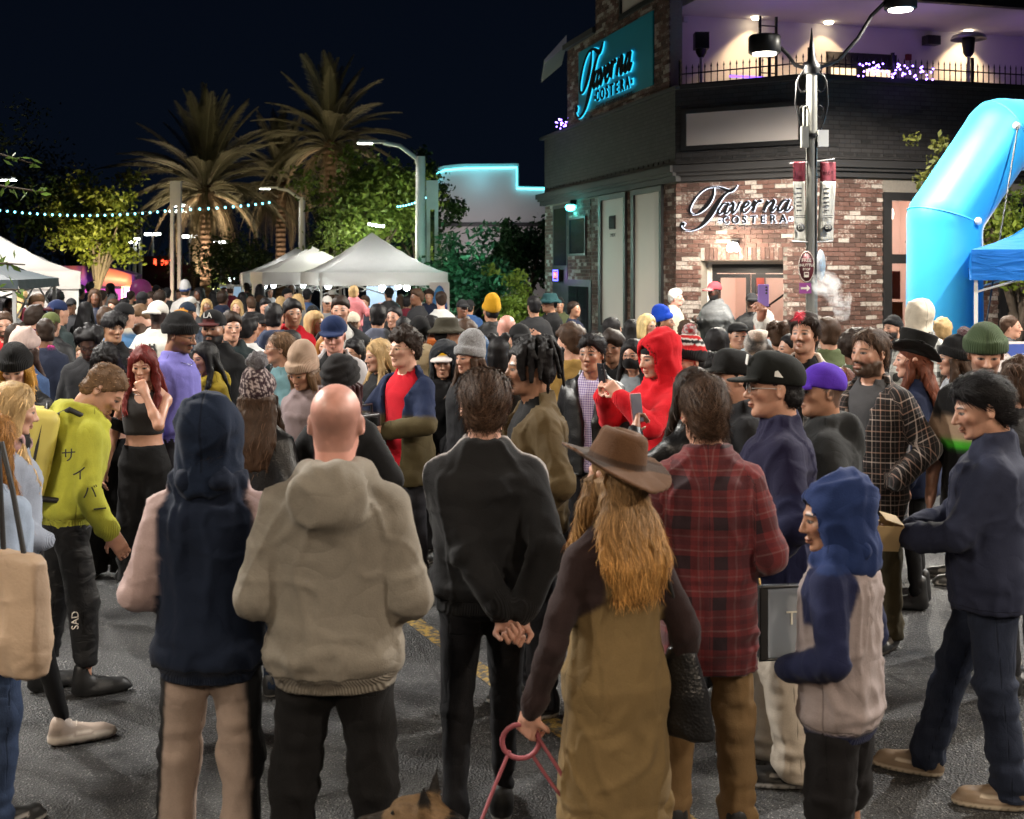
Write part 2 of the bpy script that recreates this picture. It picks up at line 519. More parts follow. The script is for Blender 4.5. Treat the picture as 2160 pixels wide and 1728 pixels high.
    simple('gold_metal', (.8, .55, .25), .3, 1.)
    simple('silver_metal', (.7, .7, .72), .25, 1.)
    simple('white_rubber', (.75, .75, .73), .45)
    Mat('lens_glass').set(base=(.9, .95, 1.), rough=.03, trans=1., ior=1.2, spec=.5)

SKIN = dict(pale=(.60, .34, .25), light=(.50, .27, .185), tan=(.36, .185, .115), olive=(.32, .17, .10), brown=(.17, .078, .045), dark=(.060, .028, .018), pink=(.60, .30, .24))
HAIR = dict(black=(.008, .007, .008), darkbrown=(.022, .013, .009), brown=(.055, .030, .018), lightbrown=(.13, .075, .04), blond=(.42, .28, .13), gold=(.45, .26, .08),
            red=(.11, .012, .010), auburn=(.12, .035, .018), grey=(.30, .29, .28), white=(.62, .60, .56), blue=(.01, .055, .14), ginger=(.28, .13, .035), burgundy=(.035, .008, .010))

def Rx(a): return np.array([[1, 0, 0], [0, math.cos(a), -math.sin(a)], [0, math.sin(a), math.cos(a)]], f32)
def Ry(a): return np.array([[math.cos(a), 0, math.sin(a)], [0, 1, 0], [-math.sin(a), 0, math.cos(a)]], f32)
def Rz(a): return np.array([[math.cos(a), -math.sin(a), 0], [math.sin(a), math.cos(a), 0], [0, 0, 1]], f32)

_cache = {}
def cached(fn):
    def w(*a):
        k = (fn.__name__,)+a
        if k not in _cache: _cache[k] = fn(*a)
        return _cache[k]
    return w

# ---------------------------------------------------------------- heads (head-local metres, face towards -Y)
@cached
def head_geo(sex, var, v):
    rs = np.random.RandomState(var*7+(3 if sex == 'f' else 0))
    j = (.92 if sex == 'f' else 1.0)*(1+rs.uniform(-.05, .06)); ch = rs.uniform(-.004, .006)
    nz = (.9 if sex == 'f' else 1.06)*(1+rs.uniform(-.12, .14)); fat = .008 if var == 9 else 0.
    F = Fld((-.11, -.14, -.27), (.11, .14, .14), v)
    F.add(ell((0, .015, .036), (.076, .097, .084)))
    F.add(ell((0, -.022, -.018), (.0645*j+fat, .078, .082)), .03)
    F.add(cone((-.020*j, -.055, -.090), (.020*j, -.055, -.090), .021+fat, .021+fat), .035)
    F.add(cone((-.046*j, .0, -.062), (-.022*j, -.055, -.092), .015+fat, .015+fat), .03)
    F.add(cone((.046*j, .0, -.062), (.022*j, -.055, -.092), .015+fat, .015+fat), .03)
    F.add(ell((0, -.080+ch, -.103), (.020, .016, .016)), .02)
    for s in (-1, 1):
        F.add(ell((s*.041, -.068, -.020), (.018+fat, .016, .014)), .025)
        F.sub(ell((s*.031, -.107, .001), (.016, .013, .011)), .014)
        F.add(cone((s*.012, -.091, .021), (s*.046, -.074, .020), .008, .006), .012)
        F.add(ell((s*.031, -.0795, .001), (.0135, .0125, .0125)), .002)
        F.add(ell((s*.0115*nz, -.101, -.036), (.0085, .011, .008)), .006)
    F.add(cone((0, -.092, .012), (0, -.112*1.0-.004*nz, -.032), .007, .0105*nz), .008)
    F.add(ell((0, -.097, -.061), (.020, .010, .0065)), .006)
    F.add(ell((0, -.096, -.0725), (.018, .010, .007)), .006)
    F.sub(cone((-.022, -.106, -.0665), (.022, -.106, -.0665), .002, .002), .003)
    for s in (-1, 1):   # ears
        M = Rz(s*.45) @ Rx(-.15)
        F.add(ell((s*.079, .012, -.006), (.009, .020, .032), M), .008)
        F.sub(ell((s*.089, .008, -.004), (.006, .011, .019), M), .004)
    F.add(cone((0, .022, -.04), (0, .034, -.25), .052 if sex == 'f' else .058, .054 if sex == 'f' else .066), .03)
    F.add(ell((0, -.030, -.135), (.014, .018, .02)), .02)
    V, Q = F.mesh()
    return G(V, Q, hl=V.copy())

def scalp_line(y):   # lower edge of the hair for each depth
    return np.interp(y, [-.12, -.075, -.045, -.01, .02, .05, .12], [.075, .068, .035, .0, -.03, -.075, -.085]).astype(f32)

@cached
def hair_geo(style, v, seed):
    rs = np.random.RandomState(seed+5)
    F = Fld((-.2, -.2, -.62), (.2, .3, .24), v) if style in ('long', 'long2', 'braids', 'pony', 'longwave') else Fld((-.18, -.17, -.17), (.18, .22, .22), v)
    t = dict(short=.011, side=.012, crop=.007, curly=.02, wavy=.016, afro=.0, long=.013, long2=.013, longwave=.016, bob=.018, bun=.010, claw=.012, dread=.012, braids=.010, pony=.010, locs=.014, buns=.012, bald=.002, bowl=.015).get(style, .012)
    cap = ell((0, .017, .038), (.077+t, .099+t, .086+t))
    def capcut(p, low=0.):
        fn, lo, hi = p
        return (lambda X, Y, Z: np.maximum(fn(X, Y, Z), scalp_line(Y)+low-Z)), lo, hi
    low = {'bob': -.2, 'long': -.3, 'long2': -.3, 'longwave': -.3, 'bowl': -.01}.get(style, 0)
    F.add(capcut(cap, low*0.12))
    F.add(capcut(ell((0, .055, -.03), (.066+t*.6, .052+t, .06))), .02)
    wav = 0
    if style == 'short': F.add(ell((0, -.005, .085), (.075, .092, .052)), .03)
    if style == 'side': F.add(ell((.012, -.02, .085), (.078, .088, .055), Ry(.25)), .03)
    if style == 'bowl': F.add(ell((0, -.03, .06), (.088, .092, .075)), .02)
    if style == 'curly':
        for i in range(46):
            a = rs.uniform(0, 6.28); e = rs.uniform(.15, 1.5)
            c = np.array((math.cos(a)*math.cos(e)*.083, math.sin(a)*math.cos(e)*.1+.01, .05+math.sin(e)*.085))
            F.add(ell(c, rs.uniform(.018, .03)), .008)
    if style == 'wavy':
        for i in range(16):
            a = rs.uniform(0, 6.28); e = rs.uniform(.3, 1.5)
            c = np.array((math.cos(a)*math.cos(e)*.08, math.sin(a)*math.cos(e)*.1+.01, .05+math.sin(e)*.08))
            F.add(ell(c, (.035, .035, .022)), .02)
    if style == 'afro':
        F.add(ell((0, .03, .06), (.125, .13, .115)), .02)
    if style in ('long', 'long2', 'longwave', 'bob'):
        L = dict(long=-.42, long2=-.54, longwave=-.40, bob=-.155)[style]; ww = 1.15 if style == 'longwave' else 1.
        if style == 'bob':
            F.add(loft(smoothrows([(L, 0, .055, .088, .058), (-.10, 0, .05, .10, .075), (-.02, 0, .035, .098, .085), (.06, 0, .02, .085, .095)]), 2.2, .02), .02)
            for s in (-1, 1): F.add(cone((s*.078, -.03, .03), (s*.088, -.02, -.13), .026, .024), .02)
        else:
            F.add(loft(smoothrows([(L, 0, .155, .075*ww, .018), (L+.12, 0, .158, .115*ww, .032), (-.24, 0, .148, .125*ww, .038), (-.14, 0, .105, .112*ww, .05), (-.05, 0, .06, .1, .065), (.05, 0, .03, .085, .09)]), 2.1, .02), .03)
            for s in (-1, 1):
                F.add(cone((s*.075, -.025, .04), (s*.088, -.02, -.10), .024, .027*ww), .02)
                F.add(cone((s*.088, -.02, -.10), (s*.115, -.055, -.24), .027*ww, .024), .02)
                F.add(cone((s*.115, -.055, -.24), (s*.105, -.12, -.36), .024, .013), .02)
    if style == 'bun':
        F.add(ell((0, .105, .075), (.034, .032, .034)), .012)
    if style == 'buns':
        for s in (-1, 1): F.add(ell((s*.055, .02, .135), (.04, .04, .036)), .012)
        F.add(loft(smoothrows([(-.15, 0, .07, .08, .05), (0, 0, .05, .095, .07)]), 2.1, .02), .02)
    if style == 'claw':
        F.add(cone((0, .10, -.04), (0, .135, .03), .036, .028), .02); F.add(cone((0, .135, .03), (0, .125, -.11), .02, .012), .02)
    if style == 'pony':
        F.add(ell((0, .11, .05), .03), .015); F.add(cone((0, .12, .04), (0, .165, -.12), .03, .03), .02); F.add(cone((0, .165, -.12), (0, .16, -.32), .03, .012), .02)
    if style in ('dread', 'locs', 'braids'):
        N = dict(dread=60, locs=46, braids=44)[style]
        for i in range(N):
            a = rs.uniform(-.35, math.pi+.35) if style == 'braids' else rs.uniform(-.9, math.pi+.9)
            e = rs.uniform(.1, 1.35); r = rs.uniform(.009, .0125)
            p = np.array((math.cos(a)*math.cos(e)*.082, math.sin(a)*math.cos(e)*.104+.017, .04+math.sin(e)*.092))
            o = np.array((math.cos(a), math.sin(a)*.9, 0))
            L = dict(dread=rs.uniform(.10, .19), locs=rs.uniform(.05, .09), braids=rs.uniform(.38, .52))[style]
            q = p+o*.028*(1.2-math.sin(e)*.3)+np.array((0, .01, .012 if style != 'braids' else -.02))
            F.add(cone(p, q, r, r), .004)
            w = np.array((math.cos(a)*.104, math.sin(a)*.125+.02, q[2]-L*.45)); F.add(cone(q, w, r, r), .004)
            if style == 'braids':
                w2 = np.array((math.cos(a)*.10, .125+.02*math.sin(a), -.2)); F.add(cone(w, w2, r, r), .003); F.add(cone(w2, w2+np.array((rs.uniform(-.02, .02), .01, -L*.6)), r, r*.7), .003)
            else: F.add(cone(w, w+np.array((rs.uniform(-.012, .012), rs.uniform(-.01, .014), -L*.45)), r, r*.8), .004)
    if style not in ('afro', 'bowl', 'curly', 'wavy'):
        F.sub(ell((0, -.128, -.002), (.066, .062, .090)), .012)
    else:
        F.sub(ell((0, -.128, -.03), (.064, .055, .082)), .012)
    V, Q = F.mesh()
    N = normals(V, Q)
    if style in ('curly',): d = np.abs(vnoise(V, (75,)*3, seed))*.012-.004
    elif style == 'afro': d = vnoise(V, (60,)*3, seed)*.012+vnoise(V, (25,)*3, seed)*.012
    elif style in ('dread', 'locs', 'braids'): d = vnoise(V, (120,)*3, seed)*.0025
    elif style in ('longwave', 'wavy'):
        W = V+np.stack([np.sin(V[:, 2]*45+seed)*.012]*2+[0*V[:, 2]], 1); d = vnoise(W, (60, 60, 9), seed)*.008+vnoise(W, (22, 22, 14), seed)*.006
    else:
        d = vnoise(V, (85, 85, 10), seed)*.0035+vnoise(V, (30, 30, 8), seed+3)*.005
        if style in ('short', 'side', 'crop', 'bowl'): d = vnoise(V, (85, 20, 45), seed)*.0055+vnoise(V, (34, 14, 22), seed+3)*.0075+vnoise(V, (12, 9, 10), seed+6)*.006
    V = V+N*d[:, None].astype(f32)
    g = G(V, Q)
    g.col = np.repeat((.72+.5*vnoise(V, (60, 60, 9), seed+8)*.5+.25)[:, None], 3, 1)
    # loose strands that break up the outline
    nb = (4000 if v < .0065 else 480) if v < .0105 and style not in ('dread', 'locs', 'braids') else 0
    if nb:
        ii = rs.randint(0, len(V), nb); P = V[ii]; n = N[ii]
        g0 = np.array((0, .25, -1.)) if style not in ('short', 'side', 'crop', 'bowl') else np.array((.1, .9, -.55))
        fl = np.tile(g0, (nb, 1))+rs.normal(0, .28 if style not in ('curly', 'afro') else 1.2, (nb, 3))
        fl -= n*(fl*n).sum(1, keepdims=True); fl /= np.maximum(np.linalg.norm(fl, axis=1, keepdims=True), .01)
        L = rs.uniform(.025, .075, (nb, 1)) if style not in ('curly', 'afro', 'crop') else rs.uniform(.008, .02, (nb, 1))
        sd = np.cross(fl, n)*(.0010 if v < .0065 else .0022)
        up = rs.uniform(.001, .010, (nb, 1))**1.0 if style not in ('curly', 'afro') else rs.uniform(.004, .012, (nb, 1))
        a = P+n*.0005; b = P+fl*L*.5+n*up; c = P+fl*L+n*up*rs.uniform(.2, 1.1, (nb, 1))
        B = np.stack([a-sd, a+sd, b+sd, b-sd, c+sd*.3, c-sd*.3], 1).reshape(-1, 3).astype(f32)
        o = np.arange(nb)[:, None]*6
        BQ = np.concatenate([o+np.array([[0, 1, 2, 3]]), o+np.array([[3, 2, 4, 5]])])
        gb = G(B, BQ); gb.col = np.repeat(np.repeat(rs.uniform(.5, 2.2, nb), 6)[:, None], 3, 1)
        g = G.join([g, gb])
    return g

# ---------------------------------------------------------------- headwear (head-local)
def hplane(Y, Z, b=.018, k=.30): return Z-(b-k*Y)   # height above a rim tilted up at the front
@cached
def hat_geo(style, v, p):
    """returns (G, rimheight array); p = style parameter tuple"""
    F = Fld((-.3, -.34, -.2), (.3, .3, .33), v)
    if style in ('beanie', 'pombeanie', 'catbeanie', 'bigbeanie'):
        up = dict(beanie=.0, pombeanie=.012, catbeanie=.01, bigbeanie=.035)[style]
        b, k = p
        def dome(X, Y, Z):
            d = ell((0, .02+up*.5, .05+up*.5), (.090, .112, .098+up))[0](X, Y, Z); return np.maximum(d, -hplane(Y, Z, b, k))
        def band(X, Y, Z):
            d = ell((0, .02, .05), (.099, .121, .108))[0](X, Y, Z); h = hplane(Y, Z, b, k)
            e = np.maximum(d, np.maximum(-h, h-.058)); return e-.002
        F.add((dome, (-.12, -.12, -.1), (.12, .16, .21))); F.add((band, (-.12, -.13, -.1), (.12, .15, .2)), .006)
        if style == 'catbeanie':
            for s in (-1, 1): F.add(cone((s*.055, .02, .14), (s*.066, .025, .168), .024, .012), .012)
        if style == 'bigbeanie': F.add(ell((.0, .07, .135), (.055, .05, .05)), .04)
        V, Q = F.mesh(); h = hplane(V[:, 1], V[:, 2], b, k); N = normals(V, Q)
        V = V+N*(vnoise(V, (22, 22, 30))*.004+vnoise(V, (9, 9, 12), 4)*.004)[:, None]
        g = G(V, Q); an = np.arctan2(V[:, 0], V[:, 1]-.02); g.gc = np.stack([an*.1, V[:, 1], h], 1)
        return g, h
    if style in ('cap', 'capback', 'snapback'):
        b, k = p
        def dome(X, Y, Z):
            d = ell((0, .012, .045), (.086, .107, .092))[0](X, Y, Z); return np.maximum(d, -hplane(Y, Z, b, k))
        F.add((dome, (-.1, -.12, -.1), (.1, .14, .18)))
        if style == 'snapback': F.add((lambda X, Y, Z: np.maximum(ell((0, -.035, .075), (.080, .062, .068))[0](X, Y, Z), -hplane(Y, Z, b, k)), (-.1, -.12, 0), (.1, .05, .18)), .03)
        def bill(X, Y, Z):
            zc = hplane(-.1, 0, b, k)*-1+.004; z = Z-zc+X*X*(2.4 if style != 'snapback' else .8)+(Y+.1)*-.12
            r = np.sqrt((X/.082)**2+((Y+.095)/.085)**2); d = (r-1)*.08
            return np.maximum(np.maximum(d, np.abs(z)-max(.0035, v*.75)), Y+.07)
        F.add((bill, (-.1, -.2, -.03), (.1, -.05, .12)), .004)
        F.add(ell((0, .012, .141), (.008, .008, .005)), .003)
        V, Q = F.mesh(); h = hplane(V[:, 1], V[:, 2], b, k)
        isb = (V[:, 1] < -.092) & (np.abs(h-.004) < .03) & (np.sqrt((V[:, 0]/.083)**2+((V[:, 1]-.012)/.106)**2) > 1.0)
        g = G(V, Q); return g, np.where(isb, -1., h)
    if style == 'fedora':
        def brim(X, Y, Z):
            r = np.sqrt((X/1.0)**2+((Y-.01)/1.08)**2); z = Z-.05-.10*(X*X)*9*np.clip(r/.19, 0, 1)**2*.0-((np.clip(r-.1, 0, 1))*.55*(np.abs(X)/(r+1e-4)))*.55+np.clip(r-.1, 0, 1)*.42*(Y/(r+1e-4) > 0)*(Y/(r+1e-4))
            return np.maximum((r-.195), np.abs(z)-max(.004, v*.8))
        F.add((brim, (-.22, -.22, -.1), (.22, .24, .2)))
        F.add(loft(smoothrows([(.045, 0, .012, .094, .113), (.10, 0, .012, .088, .107), (.15, 0, .012, .080, .096), (.172, 0, .012, .072, .086)]), 2.2, .02), .008)
        F.sub(ell((0, .0, .185), (.020, .075, .035)), .02)
        for s in (-1, 1): F.sub(ell((s*.075, -.075, .15), (.03, .045, .045)), .025)
        V, Q = F.mesh(); return G(V, Q), V[:, 2]-.052
    if style == 'tophat':
        def brim(X, Y, Z):
            r = np.sqrt(X**2+((Y-.01)/1.1)**2); z = Z-.045-np.abs(X)**2*3.0
            return np.maximum((r-.160), np.abs(z)-max(.005, v*.8))
        F.add((brim, (-.2, -.2, 0), (.2, .22, .16)))
        F.add(loft([(.04, 0, .012, .090, .110), (.10, 0, .012, .089, .108), (.19, 0, .012, .098, .118)], 2.0, .008), .006)
        V, Q = F.mesh(); N = normals(V, Q); V = V+N*(vnoise(V, (40,)*3)*.0015)[:, None]; return G(V, Q), V[:, 2]-.05
    if style == 'bucket':
        F.add(loft(smoothrows([(.03, 0, .012, .094, .115), (.08, 0, .012, .090, .110), (.135, 0, .012, .076, .092)]), 2.1, .014))
        def brim(X, Y, Z):
            r = np.sqrt(X**2+((Y-.012)/1.12)**2); z = Z-.045+(r-.09)*.62
            return np.maximum((r-.148), np.abs(z)-max(.005, v*.8))
        F.add((brim, (-.18, -.18, -.03), (.18, .2, .09)), .006)
        V, Q = F.mesh(); return G(V, Q), V[:, 2]-.05
    if style == 'flatcap':
        F.add((lambda X, Y, Z: np.maximum(ell((0, .0, .05), (.095, .125, .08))[0](X, Y, Z), -hplane(Y, Z, .03, .25)), (-.1, -.14, -.05), (.1, .15, .15)))
        F.add(ell((0, -.11, .055), (.07, .05, .010)), .012)
        V, Q = F.mesh(); return G(V, Q), V[:, 2]
    if style == 'wrap':
        F.add((lambda X, Y, Z: np.maximum(ell((0, .03, .05), (.098, .125, .11))[0](X, Y, Z), -hplane(Y, Z, .0, .35)), (-.11, -.12, -.1), (.11, .17, .18)))
        V, Q = F.mesh(); N = normals(V, Q); h = hplane(V[:, 1], V[:, 2], 0, .35)
        V = V+N*(np.sin(h*150+V[:, 0]*30)*.004+vnoise(V, (20, 20, 40))*.005)[:, None]
        return G(V, Q), h
    if style == 'hood':
        pk, = p
        F = Fld((-.2, -.2, -.28), (.2, .24, .26), v)
        F.add(ell((0, .025, .035), (.112, .128, .116))); F.add(ell((0, .075, .05+pk), (.075, .075, .075)), .07)
        F.add(loft(smoothrows([(-.185, 0, .03, .112, .105), (-.15, 0, .03, .112, .11), (-.10, 0, .028, .106, .112), (0, 0, .02, .106, .117)]), 2.1, .02), .03)
        F.sub(ell((0, -.155, -.02), (.072, .125, .105)), .018)
        F.sub(ell((0, .005, .01), (.088, .105, .105)), .008)
        F.sub(ell((0, -.05, -.10), (.058, .09, .08)), .02)
        V, Q = F.mesh(); N = normals(V, Q)
        X0 = V[:, 0].copy(); V = V+N*(fold(V, 4., .009)+vnoise(V, (11, 11, 8))*.008)[:, None]; g = G(V, Q); g.sm = np.stack([np.where(V[:, 2] > -.1, X0, .5)+1, 0*X0, 0*X0], 1)
        return g, V[:, 2]
    if style == 'headband':
        F.add((lambda X, Y, Z: np.maximum(ell((0, .016, .038), (.086, .108, .094))[0](X, Y, Z), np.abs(hplane(Y, Z, .028, .25))-.022), (-.1, -.12, -.1), (.1, .14, .15)))
        V, Q = F.mesh(); return G(V, Q), hplane(V[:, 1], V[:, 2], .028, .25)
@cached
def pom_geo(v, seed):
    F = Fld((-.07,)*3, (.07,)*3, v); F.add(ell((0, 0, 0), .048)); V, Q = F.mesh(); N = normals(V, Q)
    V = V+N*(vnoise(V, (70,)*3, seed)*.012)[:, None]
    g = G(V, Q); g.col = np.repeat((1+.5*vnoise(V, (90,)*3, seed+2))[:, None], 3, 1)
    return g

@cached
def shoe_geo(style, v):
    F = Fld((-.09, -.24, -.02), (.09, .14, .2), v); ch = .014 if style == 'chunky' else 0.
    F.add(loft(smoothrows([(0, 0, -.055, .047+ch*.6, .150+ch), (.03+ch, 0, -.055, .049+ch*.6, .152+ch), (.045+ch, 0, -.05, .044, .14)]), 2.4, .012))
    F.add(cone((0, .055, .075), (0, -.09, .052), .040, .031), .008); F.add(ell((0, -.125, .046), (.041, .062, .033)), .008)
    hi = dict(boot=.19, high=.14).get(style, .105)
    F.add(cone((0, .05, .06), (0, .05, hi), .045, .043), .03)
    F.cut(lambda X, Y, Z: -Z+0*X)
    V, Q = F.mesh(); V = relax(V, Q, 1, .3)
    g = G(V, Q); return g
# ---------------------------------------------------------------- body building in canonical 1.75 m units
def ik(sh, wr, l1, l2, hint):
    sh = np.array(sh, float); wr = np.array(wr, float); d = wr-sh; L = np.linalg.norm(d)
    if L > (l1+l2)*.995: wr = sh+d/L*(l1+l2)*.995; d = wr-sh; L = np.linalg.norm(d)
    a = (l1*l1-l2*l2+L*L)/(2*L); h = math.sqrt(max(l1*l1-a*a, 0)); u = d/L
    hv = np.array(hint, float); hv = hv-u*(hv@u); hv /= max(np.linalg.norm(hv), 1e-6)
    return sh+u*a+hv*h, wr

ARMS = {  # wrist target (for the left, +X side), elbow hint, hand pose, palm normal
    'down': ((.275, -.03, .855), (.3, 1, 0), 'relax', (-1, 0, 0)),
    'fwd': ((.25, -.10, .88), (.3, 1, 0), 'relax', (-1, .2, 0)),
    'pocket': ((.20, -.10, .935), (1, .8, 0), None, (-1, 0, 0)),
    'kang': ((.14, -.17, 1.0), (.55, 1, -.1), None, (-1, 0, 0)),
    'back': ((.03, .215, .90), (1, .6, 0), 'fist', (0, 1, 0)),
    'phone': ((.07, -.33, 1.20), (.6, .3, -1), 'grip', (-.8, .5, .1)),
    'phoneup': ((.09, -.36, 1.40), (.6, .2, -1), 'grip', (-.9, .3, 0)),
    'raise': ((.22, -.30, 1.74), (1, .1, -.3), 'grip', (0, -1, .1)),
    'wave': ((.33, -.22, 1.62), (1, .3, -.4), 'flat', (0, -1, 0)),
    'cross': ((-.10, -.24, 1.20), (1, -.1, -.5), 'relax', (0, 1, 0)),
    'mouth': ((.045, -.175, 1.43), (.5, -.25, -1), 'fist', (-.5, .9, 0)),
    'box': ((.06, -.33, 1.06), (1, .5, -.6), 'cup', (-.6, 0, 1)),
    'cup': ((.12, -.30, 1.10), (1, .6, -.4), 'grip', (-1, 0, 0)),
    'clasp': ((.02, -.26, 1.02), (1, .4, -.2), 'fist', (-.6, .8, 0)),
    'hip': ((.22, -.04, 1.02), (1, .5, 0), 'fist', (-1, 0, 0)),
    'leash': ((.29, -.05, .84), (.6, 1, 0), 'grip', (-.9, -.4, 0)),
    'strap': ((.10, -.17, 1.30), (.6, .0, -1), 'fist', (-.3, 1, 0)),
    'reach': ((.24, -.30, .88), (.3, 1, 0), 'relax', (-1, 0, .2)),
}
def hand_prims(wr, d, n, pose, side):
    d = np.array(d, float); d /= np.linalg.norm(d); n = np.array(n, float); n -= d*(n@d); n /= max(np.linalg.norm(n), 1e-6)
    u = np.cross(n, d)*side       # towards the thumb
    M = np.stack([u, d, n], 1)
    P = [(rbox(wr+d*.048, (.040, .052, .0145), .013, M), .01)]
    P.append((cone(wr-d*.02, wr+d*.03, .027, .027), .015))
    curl = dict(relax=(.45, .5), grip=(1.15, 1.0), flat=(.05, .05), fist=(1.5, 1.3), cup=(.5, .6))[pose]
    for i, (off, L) in enumerate(zip((.030, .0105, -.0095, -.029), (.074, .082, .076, .060))):
        c1 = curl[0]*(1+.07*i); c2 = c1+curl[1]
        r0 = wr+d*.094+u*off
        d1 = d*math.cos(c1)+n*math.sin(c1)+u*off*(1.2 if pose == 'flat' else .4); d2 = d*math.cos(c2)+n*math.sin(c2)
        r1 = r0+d1*L*.55; r2 = r1+d2*L*.5
        P.append((cone(r0, r1, .0095, .0088), .004)); P.append((cone(r1, r2, .0088, .0075), .003))
    t0 = wr+d*.025+u*.030; s = dict(grip=.9, fist=.8, cup=.5).get(pose, .25)
    t1 = t0+(u*.75+d*.65+n*s)*.036; t2 = t1+(u*(.25-.5*(s > .7))+d*.8+n*s)*.034
    P.append((cone(t0, t1, .0125, .0105), .01)); P.append((cone(t1, t2, .0105, .0082), .004))
    return P

def bbox(prims, pad=.01):
    lo = np.min([p[0][1] for p in prims], 0)-pad; hi = np.max([p[0][2] for p in prims], 0)+pad
    return lo, hi

def fold(V, seed, amp):
    W = V+np.stack([vnoise(V, (5, 5, 5), seed), vnoise(V, (5, 5, 5), seed+7), vnoise(V, (4, 4, 4), seed+9)], 1)*.06
    a = vnoise(W, (8, 8, 10), seed); b = vnoise(W, (19, 19, 26), seed+3)
    c = vnoise(W, (13, 13, 2.6), seed+13)
    rid = np.maximum(1-np.abs(a)*3.8, 0)**1.15; rid2 = np.maximum(1-np.abs(c)*4.4, 0)**1.15
    return amp*(rid*.75+rid2*1.15+b*.18-.5+vnoise(V, (3.5,)*3, seed)*.8)

class Person:
    pass

def torso_rows(sex, w, b, t, hem, style):
    if sex == 'f':
        R0 = [(.60, 0, .0, .19, .14), (.80, 0, .0, .168, .125), (.93, 0, .008, .170*w, .125*b), (1.08, 0, .0, .130*w, .098*b), (1.20, 0, -.006, .142*w, .108*b), (1.28, 0, -.012, .150*w, .122*b), (1.36, 0, .0, .152*w, .105), (1.41, 0, .01, .138, .085), (1.455, 0, .016, .095, .068), (1.49, 0, .02, .066, .06)]
    else:
        R0 = [(.60, 0, .0, .17, .125), (.80, 0, .0, .165, .122), (.93, 0, .004, .166*w, .120*b), (1.06, 0, -.004, .152*w, .114*b), (1.20, 0, -.003, .162*w, .117*b), (1.32, 0, .004, .172*w, .118*b), (1.38, 0, .012, .155*w, .104), (1.42, 0, .015, .125, .087), (1.46, 0, .018, .09, .074), (1.505, 0, .02, .070, .066)]
    rows = []
    zs = np.linspace(hem, R0[-1][0], 26); A = np.array(R0)
    loose = dict(hoodie=.75, sweat=.7, jacket=.85, coat=.9, tee=.5, shirt=.8, crop=.0, dress=.35, puffer=.8, blazer=.6, leather=.55)[style]
    mx = np.interp(1.30, A[:, 0], A[:, 3]); my = np.interp(1.25, A[:, 0], A[:, 4])
    for z in zs:
        cx, cy, rx, ry = [np.interp(z, A[:, 0], A[:, i]) for i in (1, 2, 3, 4)]
        if z < 1.30:
            rx = max(rx, rx*(1-loose)+mx*loose); ry = max(ry, ry*(1-loose)+my*loose)
        tt = t*(1 if z < 1.40 else .55)
        rx += tt; ry += tt
        if style in ('hoodie', 'sweat'):
            e = z-hem
            if e < .055: rx -= .018; ry -= .018
            elif e < .16: q = .014*(1-abs(e-.1)/.06); rx += max(q, 0); ry += max(q, 0)
        if style == 'puffer': rx += .012*abs(math.sin((z-hem)*math.pi/.10)); ry += .012*abs(math.sin((z-hem)*math.pi/.10))
        rows.append((z, cx, cy, rx, ry))
    return rows

